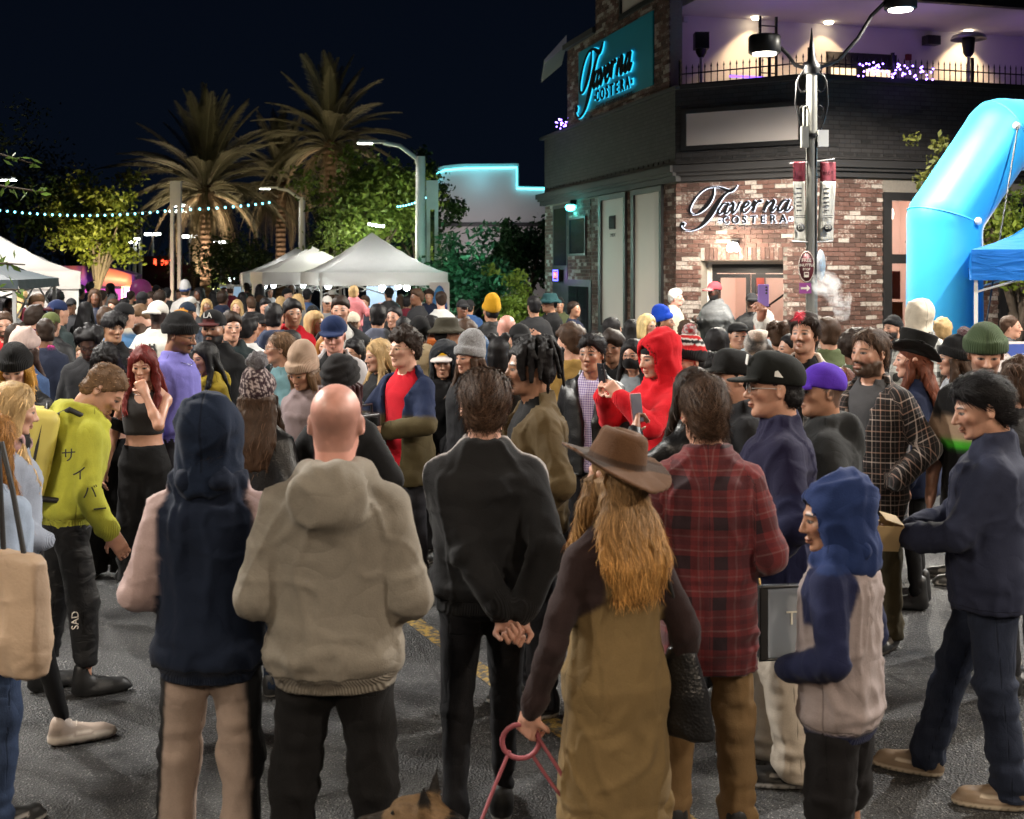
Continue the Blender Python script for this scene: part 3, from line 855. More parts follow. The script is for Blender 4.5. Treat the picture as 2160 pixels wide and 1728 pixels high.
def build_person(sp):
    """sp: dict of parameters; returns list of (part name, G, material, props) in person-local metres"""
    g = sp.get
    sex = g('sex', 'm'); w = g('w', 1.); b = g('b', w); lod = g('lod', 1); seed = g('seed', 1)
    H = g('h', 1.75); k = H/1.75
    vt = (.0115, .0205, .032, .047)[lod]; vh = (.0058, .0085, .0138, .020)[lod]; vhd = (.0060, .0094, .016, .022)[lod]
    parts = []
    top = dict(g('top')); style = top.get('style', 'hoodie'); t = top.get('t', dict(hoodie=.028, sweat=.022, jacket=.034, coat=.04, tee=.014, shirt=.016, crop=.004, dress=.008, puffer=.05, blazer=.028, leather=.026)[style])
    hem = top.get('hem', dict(hoodie=.84, sweat=.87, jacket=.86, coat=.62, tee=.83, shirt=.80, crop=1.12, dress=.95, puffer=.84, blazer=.80, leather=.92)[style])
    shx = (.163 if sex == 'm' else .143)*(.6+.4*w)
    # ---- arms
    arms = g('arms', ('down', 'down')); A = {}
    for side, nm in ((1, arms[0]), (-1, arms[1])):
        a = ARMS[nm] if isinstance(nm, str) else nm
        wr = np.array(a[0], float)*(side, 1, 1); hint = np.array(a[1], float)*(side, 1, 1)
        if nm in ('down', 'pocket', 'fwd', 'hip', 'leash'): wr[0] += side*(w-1)*.12
        if nm in ('down', 'fwd'): wr += np.random.RandomState(seed+side).uniform(-.02, .02, 3)
        sh = np.array((side*shx, .012, 1.368 if sex == 'm' else 1.355))
        el, wr = ik(sh, wr, .295, .262, hint)
        A[side] = (sh, el, wr, a[2], np.array(a[3], float)*(side, 1, 1))
    slv = top.get('sleeve', 1.)        # 1 long, .55 short, 0 none
    # ---- torso garment
    F = Fld((-.75, -.62, hem-.03), (.75, .5, 2.05), vt) if any(isinstance(n, str) and n in ('raise', 'wave') for n in arms) else Fld((-.52, -.52, hem-.03), (.52, .36, 1.62), vt)
    rows = torso_rows(sex, w, b, t, hem, style)
    pt = loft(rows, 2.25, .012)
    F.add(pt)
    arm_k = .035
    rr = np.array((.055, .047, .036))*(1 if sex == 'm' else .86)*(.75+.25*w)+t*np.array((.5, .62, .55))*top.get('bag', 1.)
    ac = {}
    for s in (1, -1):
        sh, el, wr, _, _ = A[s]
        if slv > 0:
            F.add(cone((s*.05, .018, 1.455 if sex == 'm' else 1.435), sh*(.9, 1, 1)+(0, 0, -.004), .034+t*.35, rr[0]*.80), .045)
            e2 = el if slv > .6 else sh+(el-sh)*(slv/.6)
            F.add(cone(sh, e2, rr[0], rr[1] if slv > .6 else rr[0]*1.0), arm_k)
            if slv > .6:
                q = el+(wr-el)*(.97 if slv >= 1 else (slv-.6)/.4)
                m = el+(q-el)*.86
                F.add(cone(el, m, rr[1], rr[2]*1.12), .02)
                F.add(cone(m, q, rr[2]*.98, rr[2]*.92), .012)
        ac[s] = (sh, el, wr)
    if style in ('hoodie',) and g('hood', 'down') == 'down':
        for s in (1, -1):
            F.add(cone((s*.055, -.085, 1.425), (s*.095, .01, 1.475), .026, .032), .03); F.add(cone((s*.095, .01, 1.475), (s*.05, .095, 1.475), .032, .036), .03)
        F.add(cone((-.05, .095, 1.475), (.05, .095, 1.475), .036, .036), .03)
        hd = top.get('hoodsize', 1.)
        F.add(ell((0, .135+t*.5, 1.415), (.125*hd, .045*hd, .095*hd), Rx(.18)), .05)
    if g('hood') == 'up':
        for s in (1, -1):
            F.add(cone((s*.06, -.08, 1.43), (s*.10, .015, 1.475), .032, .038), .03); F.add(cone((s*.10, .015, 1.475), (s*.05, .10, 1.49), .038, .040), .03)
        F.add(cone((-.05, .10, 1.49), (.05, .10, 1.49), .040, .040), .03)
    if style in ('jacket', 'coat', 'shirt', 'blazer', 'leather', 'puffer'):
        c = .018 if style != 'shirt' else .012
        for s in (1, -1):
            F.add(cone((s*.05, -.065, 1.44), (s*.082, .01, 1.495), c, c), .015); F.add(cone((s*.082, .01, 1.495), (s*.045, .075, 1.505), c, c), .015)
        F.add(cone((-.045, .075, 1.505), (.045, .075, 1.505), c, c), .015)
    if style == 'crop':
        for s in (1, -1): F.add(cone((s*.085, -.075, 1.36), (s*.10, .02, 1.425), .02, .02), .01); F.add(cone((s*.10, .02, 1.425), (s*.085, .08, 1.36), .02, .02), .01)
        F.sub(ell((0, -.13, 1.47), (.075, .12, .13)), .01); F.sub(ell((0, .1, 1.48), (.075, .09, .12)), .01)
        for s in (1, -1): F.sub(ell((s*.19, .0, 1.40), (.065, .2, .12)), .01)
    op = top.get('open', 0)
    if op:
        def wedge(X, Y, Z): return np.maximum(np.abs(X)-(op*.5+np.clip((Z-1.15), 0, 1)*.22), Y-.0)+0*Z
        F.sub((wedge, (-.3, -.5, hem-.1), (.3, .0, 1.6)), .01)
    F.sub(cone((0, .012, 1.46), (0, -.02, 1.60), .052, .07), .008)
    if top.get('vneck'): F.sub(ell((0, -.13, 1.47), (.06, .09, .12)), .008)
    V, Q = F.mesh(); N = normals(V, Q)
    # which vertices belong to the sleeves, and garment coordinates
    dt = pt[0](V[:, 0], V[:, 1], V[:, 2]); gc = V.copy(); armw = np.zeros(len(V), f32); elb = np.zeros(len(V), f32); tpar = np.zeros(len(V), f32)
    gc[:, 0] += V[:, 1]*np.sign(V[:, 0]+1e-5)*.6
    for s in (1, -1):
        sh, el, wr = ac[s]
        d1 = cone(sh, el, rr[0], rr[1])[0](V[:, 0], V[:, 1], V[:, 2]); d2 = cone(el, wr, rr[1], rr[2])[0](V[:, 0], V[:, 1], V[:, 2])
        da = np.minimum(d1, d2); m = (da < dt-.002) & (V[:, 0]*s > -.3 if False else True)
        l1 = np.linalg.norm(el-sh); tt = np.where(d1 < d2, np.clip((V-sh)@(el-sh)/l1/l1, 0, 1)*l1, l1+np.clip((V-el)@(wr-el)/.262**2, 0, 1)*.262)
        gc[m, 2] = 1.4-tt[m]; gc[m, 0] = (V[m, 1]*1.0+V[m, 0]*.5)
        armw[m] = s; tpar[m] = tt[m]; elb[m] = np.exp(-((tt[m]-.30)/.10)**2)+.7*np.exp(-((tt[m]-.53)/.07)**2)
    amp = top.get('fold', dict(hoodie=.0085, sweat=.0085, jacket=.008, coat=.009, tee=.007, shirt=.008, crop=.002, dress=.007, puffer=.007, blazer=.004, leather=.006)[style])
    isarm = np.abs(armw) > 0
    disp = fold(V, seed*3.1, amp*(1.1 if lod == 0 else 1.))
    disp = np.where(isarm, disp*.6+vnoise(np.stack([tpar*26, V[:, 0]*7, V[:, 1]*7], 1), (1, 1, 1), seed)*amp*1.25*elb, disp)
    e = V[:, 2]-hem
    disp = disp+np.where(isarm, 0, vnoise(V, (7, 7, 34), seed+5)*amp*.9*np.exp(-((e-.10)/.07)**2))
    ribs = (e < .05) & ~isarm & (style in ('hoodie', 'sweat'))
    disp = np.where(ribs, disp*.3, disp)
    V = V+N*disp[:, None]
    col = np.tile(np.array(top['col'], f32), (len(V), 1))
    if 'sleevecol' in top:
        ma = isarm if not top.get('raglan') else (isarm | (np.abs(V[:, 0]) > .105+np.clip(1.42-V[:, 2], 0, .3)*.33) & (V[:, 2] > 1.2) & (armw*0 == 0))
        col[ma] = top['sleevecol']
    if 'ribcol' in top: col[(e < .05) & ~isarm] = top['ribcol']
    if 'fn' in top: top['fn'](V, N, col, armw, tpar)
    if 'fn' in top or 'sleevecol' in top: col = relax(col, Q, 1, .6).astype(f32)
    nm = dict(hoodie='hoodie', sweat='sweatshirt', jacket='jacket', coat='coat', tee='t_shirt', shirt='shirt', crop='crop_top', dress='dress_top', puffer='puffer_jacket', blazer='blazer', leather='leather_jacket')[style]
    gt = G(V, Q, col, gc=gc)
    if lod < 2:
        gt.sm = np.zeros((len(V), 3), f32); dd = np.full(len(V), .5)
        if style in ('hoodie', 'sweat'): dd = np.minimum(dd, np.abs(e-.056)+np.where(isarm, 1, 0)); gt.sm[:, 1] = (e < .056) & ~isarm; gt.sm[:, 1] += isarm & (tpar > .505)
        elif style != 'dress': dd = np.minimum(dd, np.abs(e-.024)+np.where(isarm, 1, 0)); dd = np.minimum(dd, np.abs(tpar-.525)+np.where(isarm, 0, 1))
        if style == 'shirt': dd = np.minimum(dd, np.abs(V[:, 2]-1.345)+np.where(isarm | (V[:, 1] < 0), 1, 0))
        gt.sm[:, 0] = 1+np.minimum(dd, .5); gt.sm[:, 2] = 1+(np.where((V[:, 1] < 0) & ~isarm, V[:, 0], .5) if style in ('jacket', 'puffer', 'leather', 'coat', 'blazer') else np.where((np.abs(V[:, 0]) > .1) & ~isarm, V[:, 1], .5))
    parts.append((nm, gt, top.get('mat', dict(leather='leather', jacket='nylon', puffer='nylon', coat='twill', blazer='twill', shirt='twill').get(style, 'fleece')), {}))
    # ---- inner shirt under an open jacket
    if op or top.get('inner'):
        F = Fld((-.3, -.3, hem-.03), (.3, .25, 1.55), vt*1.15)
        F.add(loft(torso_rows(sex, w*.97, b*.97, .008, max(hem-.02, .8), 'tee'), 2.2, .01)); F.sub(cone((0, .005, 1.455), (0, -.035, 1.60), .054, .08), .006)
        V, Q = F.mesh(); V = V+normals(V, Q)*fold(V, seed+40., .005)[:, None]
        parts.append(('shirt', G(V, Q, top.get('inner', (.5, .5, .5))), top.get('innermat', 'twill'), {}))
    # ---- trousers
    leg = dict(g('legs', {})); ls = leg.get('style', 'straight'); lc = leg.get('col', (.02, .02, .024))
    feet = g('feet', ((.105, 0., 8), (-.105, .0, -8)))
    kw = dict(slim=(.088, .058, .043), straight=(.095, .074, .064), wide=(.10, .092, .095), leggings=(.080, .050, .038), shorts=(.105, .100, .09), baggy=(.105, .092, .082), skirt=(.1, .1, .1))[ls]
    kw = np.array(kw)*(.7+.3*w)
    F = Fld((-.36, -.42, .0), (.36, .42, 1.06), vt*(1.15, 1.2, 1.35, 1.25)[lod])
    F.add(loft([(.84, 0, .0, .155*(.5+.5*w), .115), (.90, 0, .004, .172*(.4+.6*w), .128*(.5+.5*b)), (1.0, 0, .0, .158*(.4+.6*w), .118*(.5+.5*b)), (1.04, 0, 0, .15*(.4+.6*w), .112*(.5+.5*b))], 2.2, .015))
    lj = {}
    for s, (fx, fy, sp_) in zip((1, -1), feet):
        hp = np.array((s*.082, .005, .885)); an = np.array((fx, fy+.03, .075)); kn = hp+(an-hp)*.49+np.array((s*.008, -.025, 0))
        lj[s] = (hp, kn, an)
        if ls == 'shorts':
            q = hp+(kn-hp)*1.02; F.add(cone(hp, q, kw[0], kw[1]), .03)
        else:
            F.add(cone(hp, kn, kw[0], kw[1]), .035); F.add(cone(kn, an+(0, 0, -.02 if ls in ('wide', 'straight', 'baggy') else .02), kw[1], kw[2]), .03)
    if leg.get('skirt'):
        F.add(loft(smoothrows([(leg['skirt'], 0, 0, .26, .22), (.75, 0, 0, .2, .16), (.95, 0, 0, .165, .125)]), 2.1, .01), .02)
    if not leg.get('tuck'): F.cut(lambda X, Y, Z: Z-(max(hem, .84)+.05)+0*X+0*Y)
    F.cut(lambda X, Y, Z: (leg.get('cuff', .035 if ls != 'shorts' else .42))-Z+0*X+0*Y)
    V, Q = F.mesh(); N = normals(V, Q)
    amp = dict(leggings=.003, slim=.007).get(ls, .011)
    wz = .5+1.1*np.exp(-((V[:, 2]-.12)/.10)**2)+.5*np.exp(-((V[:, 2]-.5)/.08)**2)+.5*np.exp(-((V[:, 2]-.84)/.06)**2)
    d = (fold(V, seed*2.3+50, amp)*.6+vnoise(V, (9, 9, 30), seed+60)*amp)*wz
    V = V+N*d[:, None]; V[:, 2] = np.maximum(V[:, 2], .03)
    col = np.tile(np.array(lc, f32), (len(V), 1))
    if 'fn' in leg: leg['fn'](V, N, col, lj); col = relax(col, Q, 1, .6).astype(f32)
    gl = G(V, Q, col)
    if lod < 2 and ls != 'leggings':
        gl.sm = np.zeros((len(V), 3), f32); q = np.clip((.885-V[:, 2])/.81, 0, 1); sx_ = np.where(V[:, 0] > 0, lj[1][0][0]+(lj[1][2][0]-lj[1][0][0])*q, lj[-1][0][0]+(lj[-1][2][0]-lj[-1][0][0])*q); yc = np.where(V[:, 0] > 0, lj[1][0][1]+(lj[1][2][1]-lj[1][0][1])*q, lj[-1][0][1]+(lj[-1][2][1]-lj[-1][0][1])*q)
        pk = np.abs(np.maximum(np.abs(np.abs(V[:, 0])-.078)-.06, np.abs(V[:, 2]-.86)-.07))+np.where(V[:, 1] < 0, 1, 0)
        gl.sm[:, 0] = 1+np.minimum(np.minimum(np.abs(V[:, 1]-yc), pk), .5); gl.sm[:, 2] = 1+np.minimum(np.abs(V[:, 2]-.05), .5)
    parts.append(({'shorts': 'shorts', 'leggings': 'leggings'}.get(ls, 'trousers'), gl, leg.get('mat', 'denim' if leg.get('denim', ls in ('slim', 'straight')) else 'twill'), {}))
    # ---- shoes
    sh_ = dict(g('shoes', {})); vs = (.0090, .018, .03, .04)[lod]
    for s, (fx, fy, sp_) in zip((1, -1), feet):
        q = shoe_geo(sh_.get('style', 'low'), vs).copy(); sole = (q.V[:, 2] < (.024 if sh_.get('style') != 'chunky' else .045)) | ((np.abs(q.V[:, 2]-.056) < .008) & (q.V[:, 1] < -.02) & (q.V[:, 1] > -.1) & (lod < 2))
        q.col = np.where(sole[:, None], np.array(sh_.get('sole', (.5, .48, .45)), f32), np.array(sh_.get('col', (.02, .02, .02)), f32)); q.col[(q.V[:, 2] < .018) & (np.sin(q.V[:, 1]*260) > .55) & sole] *= .45; q.col[(q.V[:, 1] > .05) & ~sole & (q.V[:, 2] < .09)] *= .7
        q.V = (q.V @ Rz(R(sp_)).T)+np.array((fx, fy, 0), f32); parts.append(('shoe', q, 'shoe_leather', {}))
        if lod < 2:
            mb = MB()
            for i in range(5):
                y = .005-.026*i; zc = .108-.011*i
                mb.tube([(-.026, y, zc-.012), (0, y-.006, zc+.004), (.026, y, zc-.012)], .0035, 4)
            Vl = np.array([tuple(v) for v in mb.v], f32); Ql = np.array([f for f in mb.f if len(f) == 4]); Vl = (Vl @ Rz(R(sp_)).T)+np.array((fx, fy, 0), f32); parts.append(('laces', G(Vl, Ql, sh_.get('lace', sh_.get('sole', (.4, .4, .38)))), 'fleece', {}))
    # ---- body
    skin = np.array(SKIN[g('skin', 'light')], f32)*g('tone', 1.); hc = np.array(HAIR[g('hair', ('short', 'darkbrown'))[1]] if isinstance(g('hair', ('short', 'darkbrown'))[1], str) else g('hair')[1], f32)
    F = Fld((-.5, -.5, .03), (.5, .36, 1.53), .024 if lod == 0 else .038)
    F.add(loft(smoothrows([(z, x, y, max(rx-.012, .05), max(ry-.012, .045)) for (z, x, y, rx, ry) in torso_rows(sex, w*.96, b*.96, 0., .84, 'crop')]), 2.1, .02))
    bare = slv < .9 or style == 'crop'
    for s in (1, -1):
        sh, el, wr, _, _ = A[s]
        F.add(cone(sh, el, .045, .034), .03)
        if not bare: F.add(cone(el, wr, .034, .030), .02)
        hp, kn, an = lj[s]; lr = .066 if ls in ('leggings', 'slim') else .075; F.add(cone(hp, kn, lr, .052 if lr > .07 else .036), .03); F.add(cone(kn, an, .052 if lr > .07 else .036, .036 if lr > .07 else .024), .02)
    V, Q = F.mesh(); V[:, 2] = np.maximum(V[:, 2], .04)
    bl = [G(V, Q, skin)]
    hs = g('hs', 1.04 if sex == 'm' else 1.0)
    for s in (1, -1):
        sh, el, wr, pose, pn = A[s]
        pr = []
        if bare: rs_ = 1 if sex == 'm' else .86; pr += [(cone(sh, el, .052*rs_, .041*rs_), .02), (cone(el, el+(wr-el)*.35, .041*rs_, .040*rs_), .02), (cone(el+(wr-el)*.35, wr, .040*rs_, .027*rs_), .02)]
        if style == 'crop': pr += [(cone((s*.05, .015, 1.44), sh, .045, .05), .04)]
        if pose:
            dd = g('hd%+d' % s, wr-el)
            pr += hand_prims(wr, dd, pn, pose, -s)
        if not pr: continue
        lo, hi = bbox(pr); F = Fld(lo, hi, max(vhd, .0075 if bare and lod < 1 else vhd))
        for p, kk in pr: F.add(p, kk)
        V, Q = F.mesh(); V = relax(V, Q, 1, .25); bl.append(G(V, Q, skin*(.96, .92, .92)))
    if style == 'crop':
        F = Fld((-.25, -.22, .9), (.25, .22, 1.52), .011)
        F.add(loft(smoothrows([(z, x, y, rx-.006, ry-.006) for (z, x, y, rx, ry) in torso_rows(sex, w, b, .002, .92, 'crop')]), 2.15, .01))
        for s in (1, -1): F.add(cone((s*.05, .015, 1.44), A[s][0], .045, .05), .04)
        V, Q = F.mesh(); bl.append(G(V, Q, skin))
    # head group, skinned on the neck
    hy, hp_, hr = R(g('hy', 0)), R(g('hp', 0)), R(g('hr', 0))
    RH = Rz(hy) @ Rx(hp_) @ Ry(hr)     # hp positive looks down
    piv = np.array((0, .025, -.095), f32); base = np.array((0, -.012, 1.75-.122*hs), f32)
    def place(gg, rigid=False):
        q = gg.copy(); V0 = q.V-piv
        wgt = np.ones(len(V0), f32) if rigid else sstep(-.23, -.085, q.V[:, 2])
        Vr = V0 @ RH.T; V1 = V0+(Vr-V0)*wgt[:, None]
        half = Rz(hy*.35); lowm = 1-wgt; V1 = V1*(1-lowm[:, None])+(V0 @ half.T)*lowm[:, None]+0*V1 if not rigid else V1
        q.V = (V1+piv)*hs+base; return q
    hd = head_geo(g('fsex', sex), g('face', seed % 5), vh).copy(); HL = hd.V.copy()
    hcol = np.tile(skin, (len(HL), 1))
    hst = g('hair', ('short', 'darkbrown'))[0]
    bd = g('beard', 0)
    jawz = sstep(-.028, -.05, HL[:, 2])*sstep(.03, -.0, HL[:, 1])*(HL[:, 2] > -.125)
    mo = ((HL[:, 2] < -.043) & (HL[:, 2] > -.060) & (np.abs(HL[:, 0]) < .034) & (HL[:, 1] < -.07)).astype(f32)
    lipm = ((HL[:, 0]/.023)**2+((HL[:, 2]+.067)/.009)**2 < 1) & (HL[:, 1] < -.07)
    ck = sstep(.012, .03, HL[:, 2]+.075+np.abs(HL[:, 0])*.0)*0
    if bd:
        bm = np.clip(np.maximum(jawz*(1-sstep(.0, .02, HL[:, 2]+.035)), mo*1.0), 0, 1)*min(bd, 1)
        bm = np.where(lipm, 0, bm); hcol = hcol*(1-bm[:, None])+hc*bm[:, None]
        if bd > 1:
            Nn = normals(hd.V, hd.Q); hd.V = hd.V+Nn*(np.where(lipm, 0, bm)*.010*(bd-1)*(1+.5*vnoise(HL, (80,)*3)))[:, None]
    if g('mustache'): hcol = np.where((mo*(~lipm))[:, None] > .5, hcol*.3+hc*.7, hcol)
    if hst in ('buzz', 'balding'):
        sm = (HL[:, 2] > scalp_line(HL[:, 1])) & (np.abs(HL[:, 0]) < .084)
        if hst == 'balding': sm &= (HL[:, 2] < .06)
        f = .75 if hst == 'buzz' else (.42*np.clip(1.1+vnoise(HL, (60,)*3)*.5, 0, 1)*sstep(.065, .03, HL[:, 2]))[:, None]
        hcol = np.where(sm[:, None], hcol*(1-f)+hc*f, hcol)
    hd.col = hcol; hd.hl = HL
    bl.append(place(hd))
    body = G.join(bl); parts.insert(0, ('body', body, 'skin', {'hairc': tuple(float(x)*1.1 for x in hc)}))
    sd = g('hseed', seed % 4)
    if hst not in ('buzz', 'bald', 'balding', 'none'):
        hg = hair_geo(hst, vh*(1.08, 1.2, 1.2, 1.15)[lod], sd).copy()
        _h0 = g('hat')[0] if isinstance(g('hat'), (list, tuple)) else g('hat')
        if _h0 and _h0['style'] in ('beanie', 'pombeanie', 'catbeanie', 'bigbeanie', 'cap', 'capback', 'snapback', 'hood', 'fedora', 'tophat', 'bucket', 'flatcap', 'wrap'):
            # hair is pressed flat under the hat
            m = hg.V[:, 2] > -.005
            L = np.sqrt((hg.V[:, 0]/.080)**2+((hg.V[:, 1]-.016)/.101)**2+((hg.V[:, 2]-.038)/.088)**2)
            hg.V = np.where((m & (L > 1))[:, None], (hg.V-np.array((0, .016, .038)))/L[:, None]+np.array((0, .016, .038)), hg.V).astype(f32)
        cc = hg.col*hc
        tip = g('tip')
        if tip is not None:
            q = sstep(-.05, -.3, hg.V[:, 2])[:, None]; cc = cc*(1-q)+hg.col*np.array(tip)*q
        if g('streak') is not None:
            q = ((hg.V[:, 1] < -.03) & (hg.V[:, 2] > .085) & (hg.V[:, 0] < .015))[:, None]; cc = np.where(q, hg.col*np.array(g('streak')), cc)
        hg.col = cc.astype(f32)
        parts.append(('hair', place(hg), 'hair', {}))
    hats = g('hat') or []
    for hat in (hats if isinstance(hats, (list, tuple)) else [hats]):
        hs_ = hat['style']; pr = hat.get('p', (.02, .30) if 'beanie' in hs_ else (.026, .16) if 'cap' in hs_ or hs_ == 'snapback' else (.0,) if hs_ == 'hood' else ())
        hg, hh = hat_geo(hs_, vh*(1.25 if hs_ != 'hood' else 1.6), pr); hg = hg.copy(); c = np.tile(np.array(hat['col'], f32), (len(hg.V), 1))
        if 'band' in hat:
            lo, hi = hat.get('br', (-.1, .06)); c[(hh > lo) & (hh < hi)] = hat['band']
        if 'bill' in hat: c[hh == -1.] = hat['bill']
        if 'stripes' in hat:
            for (lo, hi, cc) in hat['stripes']: c[(hh > lo) & (hh < hi)] = cc
        if 'fn' in hat: hat['fn'](hg.V, hh, c)
        hg.col = c
        if hs_ == 'capback' or hat.get('back'): hg.V = hg.V*np.array((-1, -1, 1), f32)+np.array((0, .03, 0), f32)
        if hat.get('tilt'): hg.V = (hg.V-np.array((0, 0, .05))) @ (Rx(R(hat['tilt'][0])) @ Ry(R(hat['tilt'][1]))).T.astype(f32)+np.array((0, 0, .05), f32)
        if hat.get('sc'): hg.V = (hg.V-np.array((0, .015, .04), f32))*hat['sc']+np.array((0, .015, .04), f32)
        nmh = dict(beanie='beanie', pombeanie='beanie', catbeanie='beanie', bigbeanie='beanie', cap='cap', capback='cap', snapback='cap', fedora='fedora', tophat='top_hat', bucket='bucket_hat', flatcap='flat_cap', wrap='head_wrap', hood='hood', headband='headband')[hs_]
        parts.append((nmh, place(hg, rigid=hs_ != 'hood'), hat.get('mat', 'knit' if 'beanie' in hs_ else 'fleece' if hs_ in ('hood', 'wrap', 'fedora') else 'twill'), {}))
        if hs_ == 'pombeanie':
            q = pom_geo(max(vh*1.2, .006), seed % 3).copy(); q.V = q.V*hat.get('pomsize', 1.)+np.array(hat.get('pompos', (0, .04, .185)), f32)
            pc = np.array(hat['pom'], f32); q.col = q.col*pc
            if 'pom2' in hat: q.col = np.where((vnoise(q.V, (90,)*3) > 0)[:, None], q.col, np.array(hat['pom2'], f32)).astype(f32)
            parts.append(('pompom', place(q, True), 'pompom', {}))
    for e in g('extra', ()):   # glasses, masks, earbuds in head coordinates
        if e == 'glasses' or e == 'roundglasses':
            mb = MB()
            for s in (-1, 1):
                n = 16; rx, rz = (.024, .017) if e == 'glasses' else (.024, .023)
                mb.tube([(s*.033+rx*math.cos(a), -.106+.10*abs(s*.033+rx*math.cos(a))**2*3, .0+rz*math.sin(a)) for a in np.linspace(0, 2*math.pi, n+1)], .0016, 5, cap=False)
                mb.tube([(s*.057, -.100, .004), (s*.080, -.04, .006), (s*.083, .012, .004)], .0016, 5)
            mb.tube([(-.010, -.110, .004), (0, -.112, .006), (.010, -.110, .004)], .0015, 5)
            V = np.array([tuple(v) for v in mb.v], f32); Qd = np.array([f for f in mb.f if len(f) == 4])
            parts.append(('glasses', place(G(V, Qd, g('glasscol', (.012, .012, .012))), True), 'shoe_leather', {}))
        if e == 'mask':
            F = Fld((-.1, -.14, -.13), (.1, .05, .02), vh)
            F.add(ell((0, -.035, -.058), (.074, .078, .06))); F.add(ell((0, -.105, -.035), (.02, .02, .02)), .03); F.cut(lambda X, Y, Z: np.maximum(Y+.01, np.maximum(Z+.012+np.abs(X)*.15, -.122-Z)))
            V, Q = F.mesh(); parts.append(('face_mask', place(G(V, Q, (.008, .008, .009)), True), 'fleece', {}))
        if e == 'scarf':
            F = Fld((-.2, -.2, 1.33), (.2, .2, 1.6), max(vt, .014)); A_ = np.linspace(0, 2*math.pi, 13)
            for a0, a1 in zip(A_[:-1], A_[1:]): F.add(cone((.088*math.cos(a0), .012+.082*math.sin(a0), 1.475+.02*math.sin(a0)), (.088*math.cos(a1), .012+.082*math.sin(a1), 1.475+.02*math.sin(a1)), .048, .048), .02)
            V, Q = F.mesh(); V = V+normals(V, Q)*fold(V, seed+3., .012)[:, None]; c = np.tile(np.array(g('scarfcol', BK), f32), (len(V), 1))
            if g('scarf2'): c[vnoise(V, (38, 38, 16), 3) > .42] = g('scarf2')
            parts.append(('scarf', G(V, Q, c), 'fleece', {}))
        if e == 'necklace':
            mb = MB(); mb.tube([(.075*math.sin(a), .012-.075*math.cos(a)-.02, 1.475-.05*(math.cos(a)+1)*.7-.0) for a in np.linspace(-2.2, 2.2, 24)], .0022, 5)
            V = np.array([tuple(v) for v in mb.v], f32); Qd = np.array([f for f in mb.f if len(f) == 4]); V[:, 1] -= .035
            parts.append(('necklace', G(V, Qd, (.6, .5, .3)), 'silver_metal', {}))
    # ---- bend the upper body
    ln, sd_ = R(g('lean', 0)), R(g('side', 0))
    if ln or sd_:
        pv = np.array((0, .02, .96), f32)
        def bend(V):
            wt = sstep(.86, 1.22, V[:, 2])[:, None]; a = ln; V0 = V-pv
            return V+wt*(V0 @ (Rx(ln) @ Ry(sd_)).T-V0)
        for (n_, q, m_, p_) in parts:
            if n_ not in ('shoe', 'laces'): q.V = bend(q.V).astype(f32)
        for s in (1, -1): A[s] = tuple(bend(x[None].astype(f32))[0] if i in (1, 2) else x for i, x in enumerate(A[s]))
    def l2(p):
        q = np.array([p], f32)
        if ln or sd_: q = bend(q)
        return q[0]*k
    info = dict(l2=l2, hd=lambda p: l2(place(G(np.array([p], f32), np.zeros((0, 4), int)), True).V[0]), lean=ln, arms={s: (A[s][1]*k, A[s][2]*k) for s in (1, -1)}, k=k)
    for (n_, q, m_, p_) in parts: q.V = (q.V*k).astype(f32)
    return parts, info

PEOPLE = []
def add_person(x, y, yaw, label, group=None, z=0., **sp):
    sp.setdefault('seed', len(PEOPLE)+1)
    key = None
    parts, info = build_person(sp)
    root = empty('person', (x, y, z), R(yaw))
    info['HL'] = None
    tag(root, label, 'person', group)
    for (nm, q, mt, pr) in parts:
        o = link(nm, gmesh(nm, q, hl=(nm == 'body')), root, mt)
        for a, c in pr.items(): o[a] = c
    info['root'] = root; info['M'] = Matrix.Translation((x, y, z)) @ Matrix.Rotation(R(yaw), 4, 'Z')
    PEOPLE.append((root, info))
    return info
def hand_world(info, side, off=(0, 0, 0)):
    """world position just beyond the wrist (grip centre)"""
    el, wr = info['arms'][side]; d = (wr-el)/np.linalg.norm(wr-el)
    p = wr+d*.09*info['k']+np.array(off)
    return info['M'] @ Vector([float(v) for v in p])
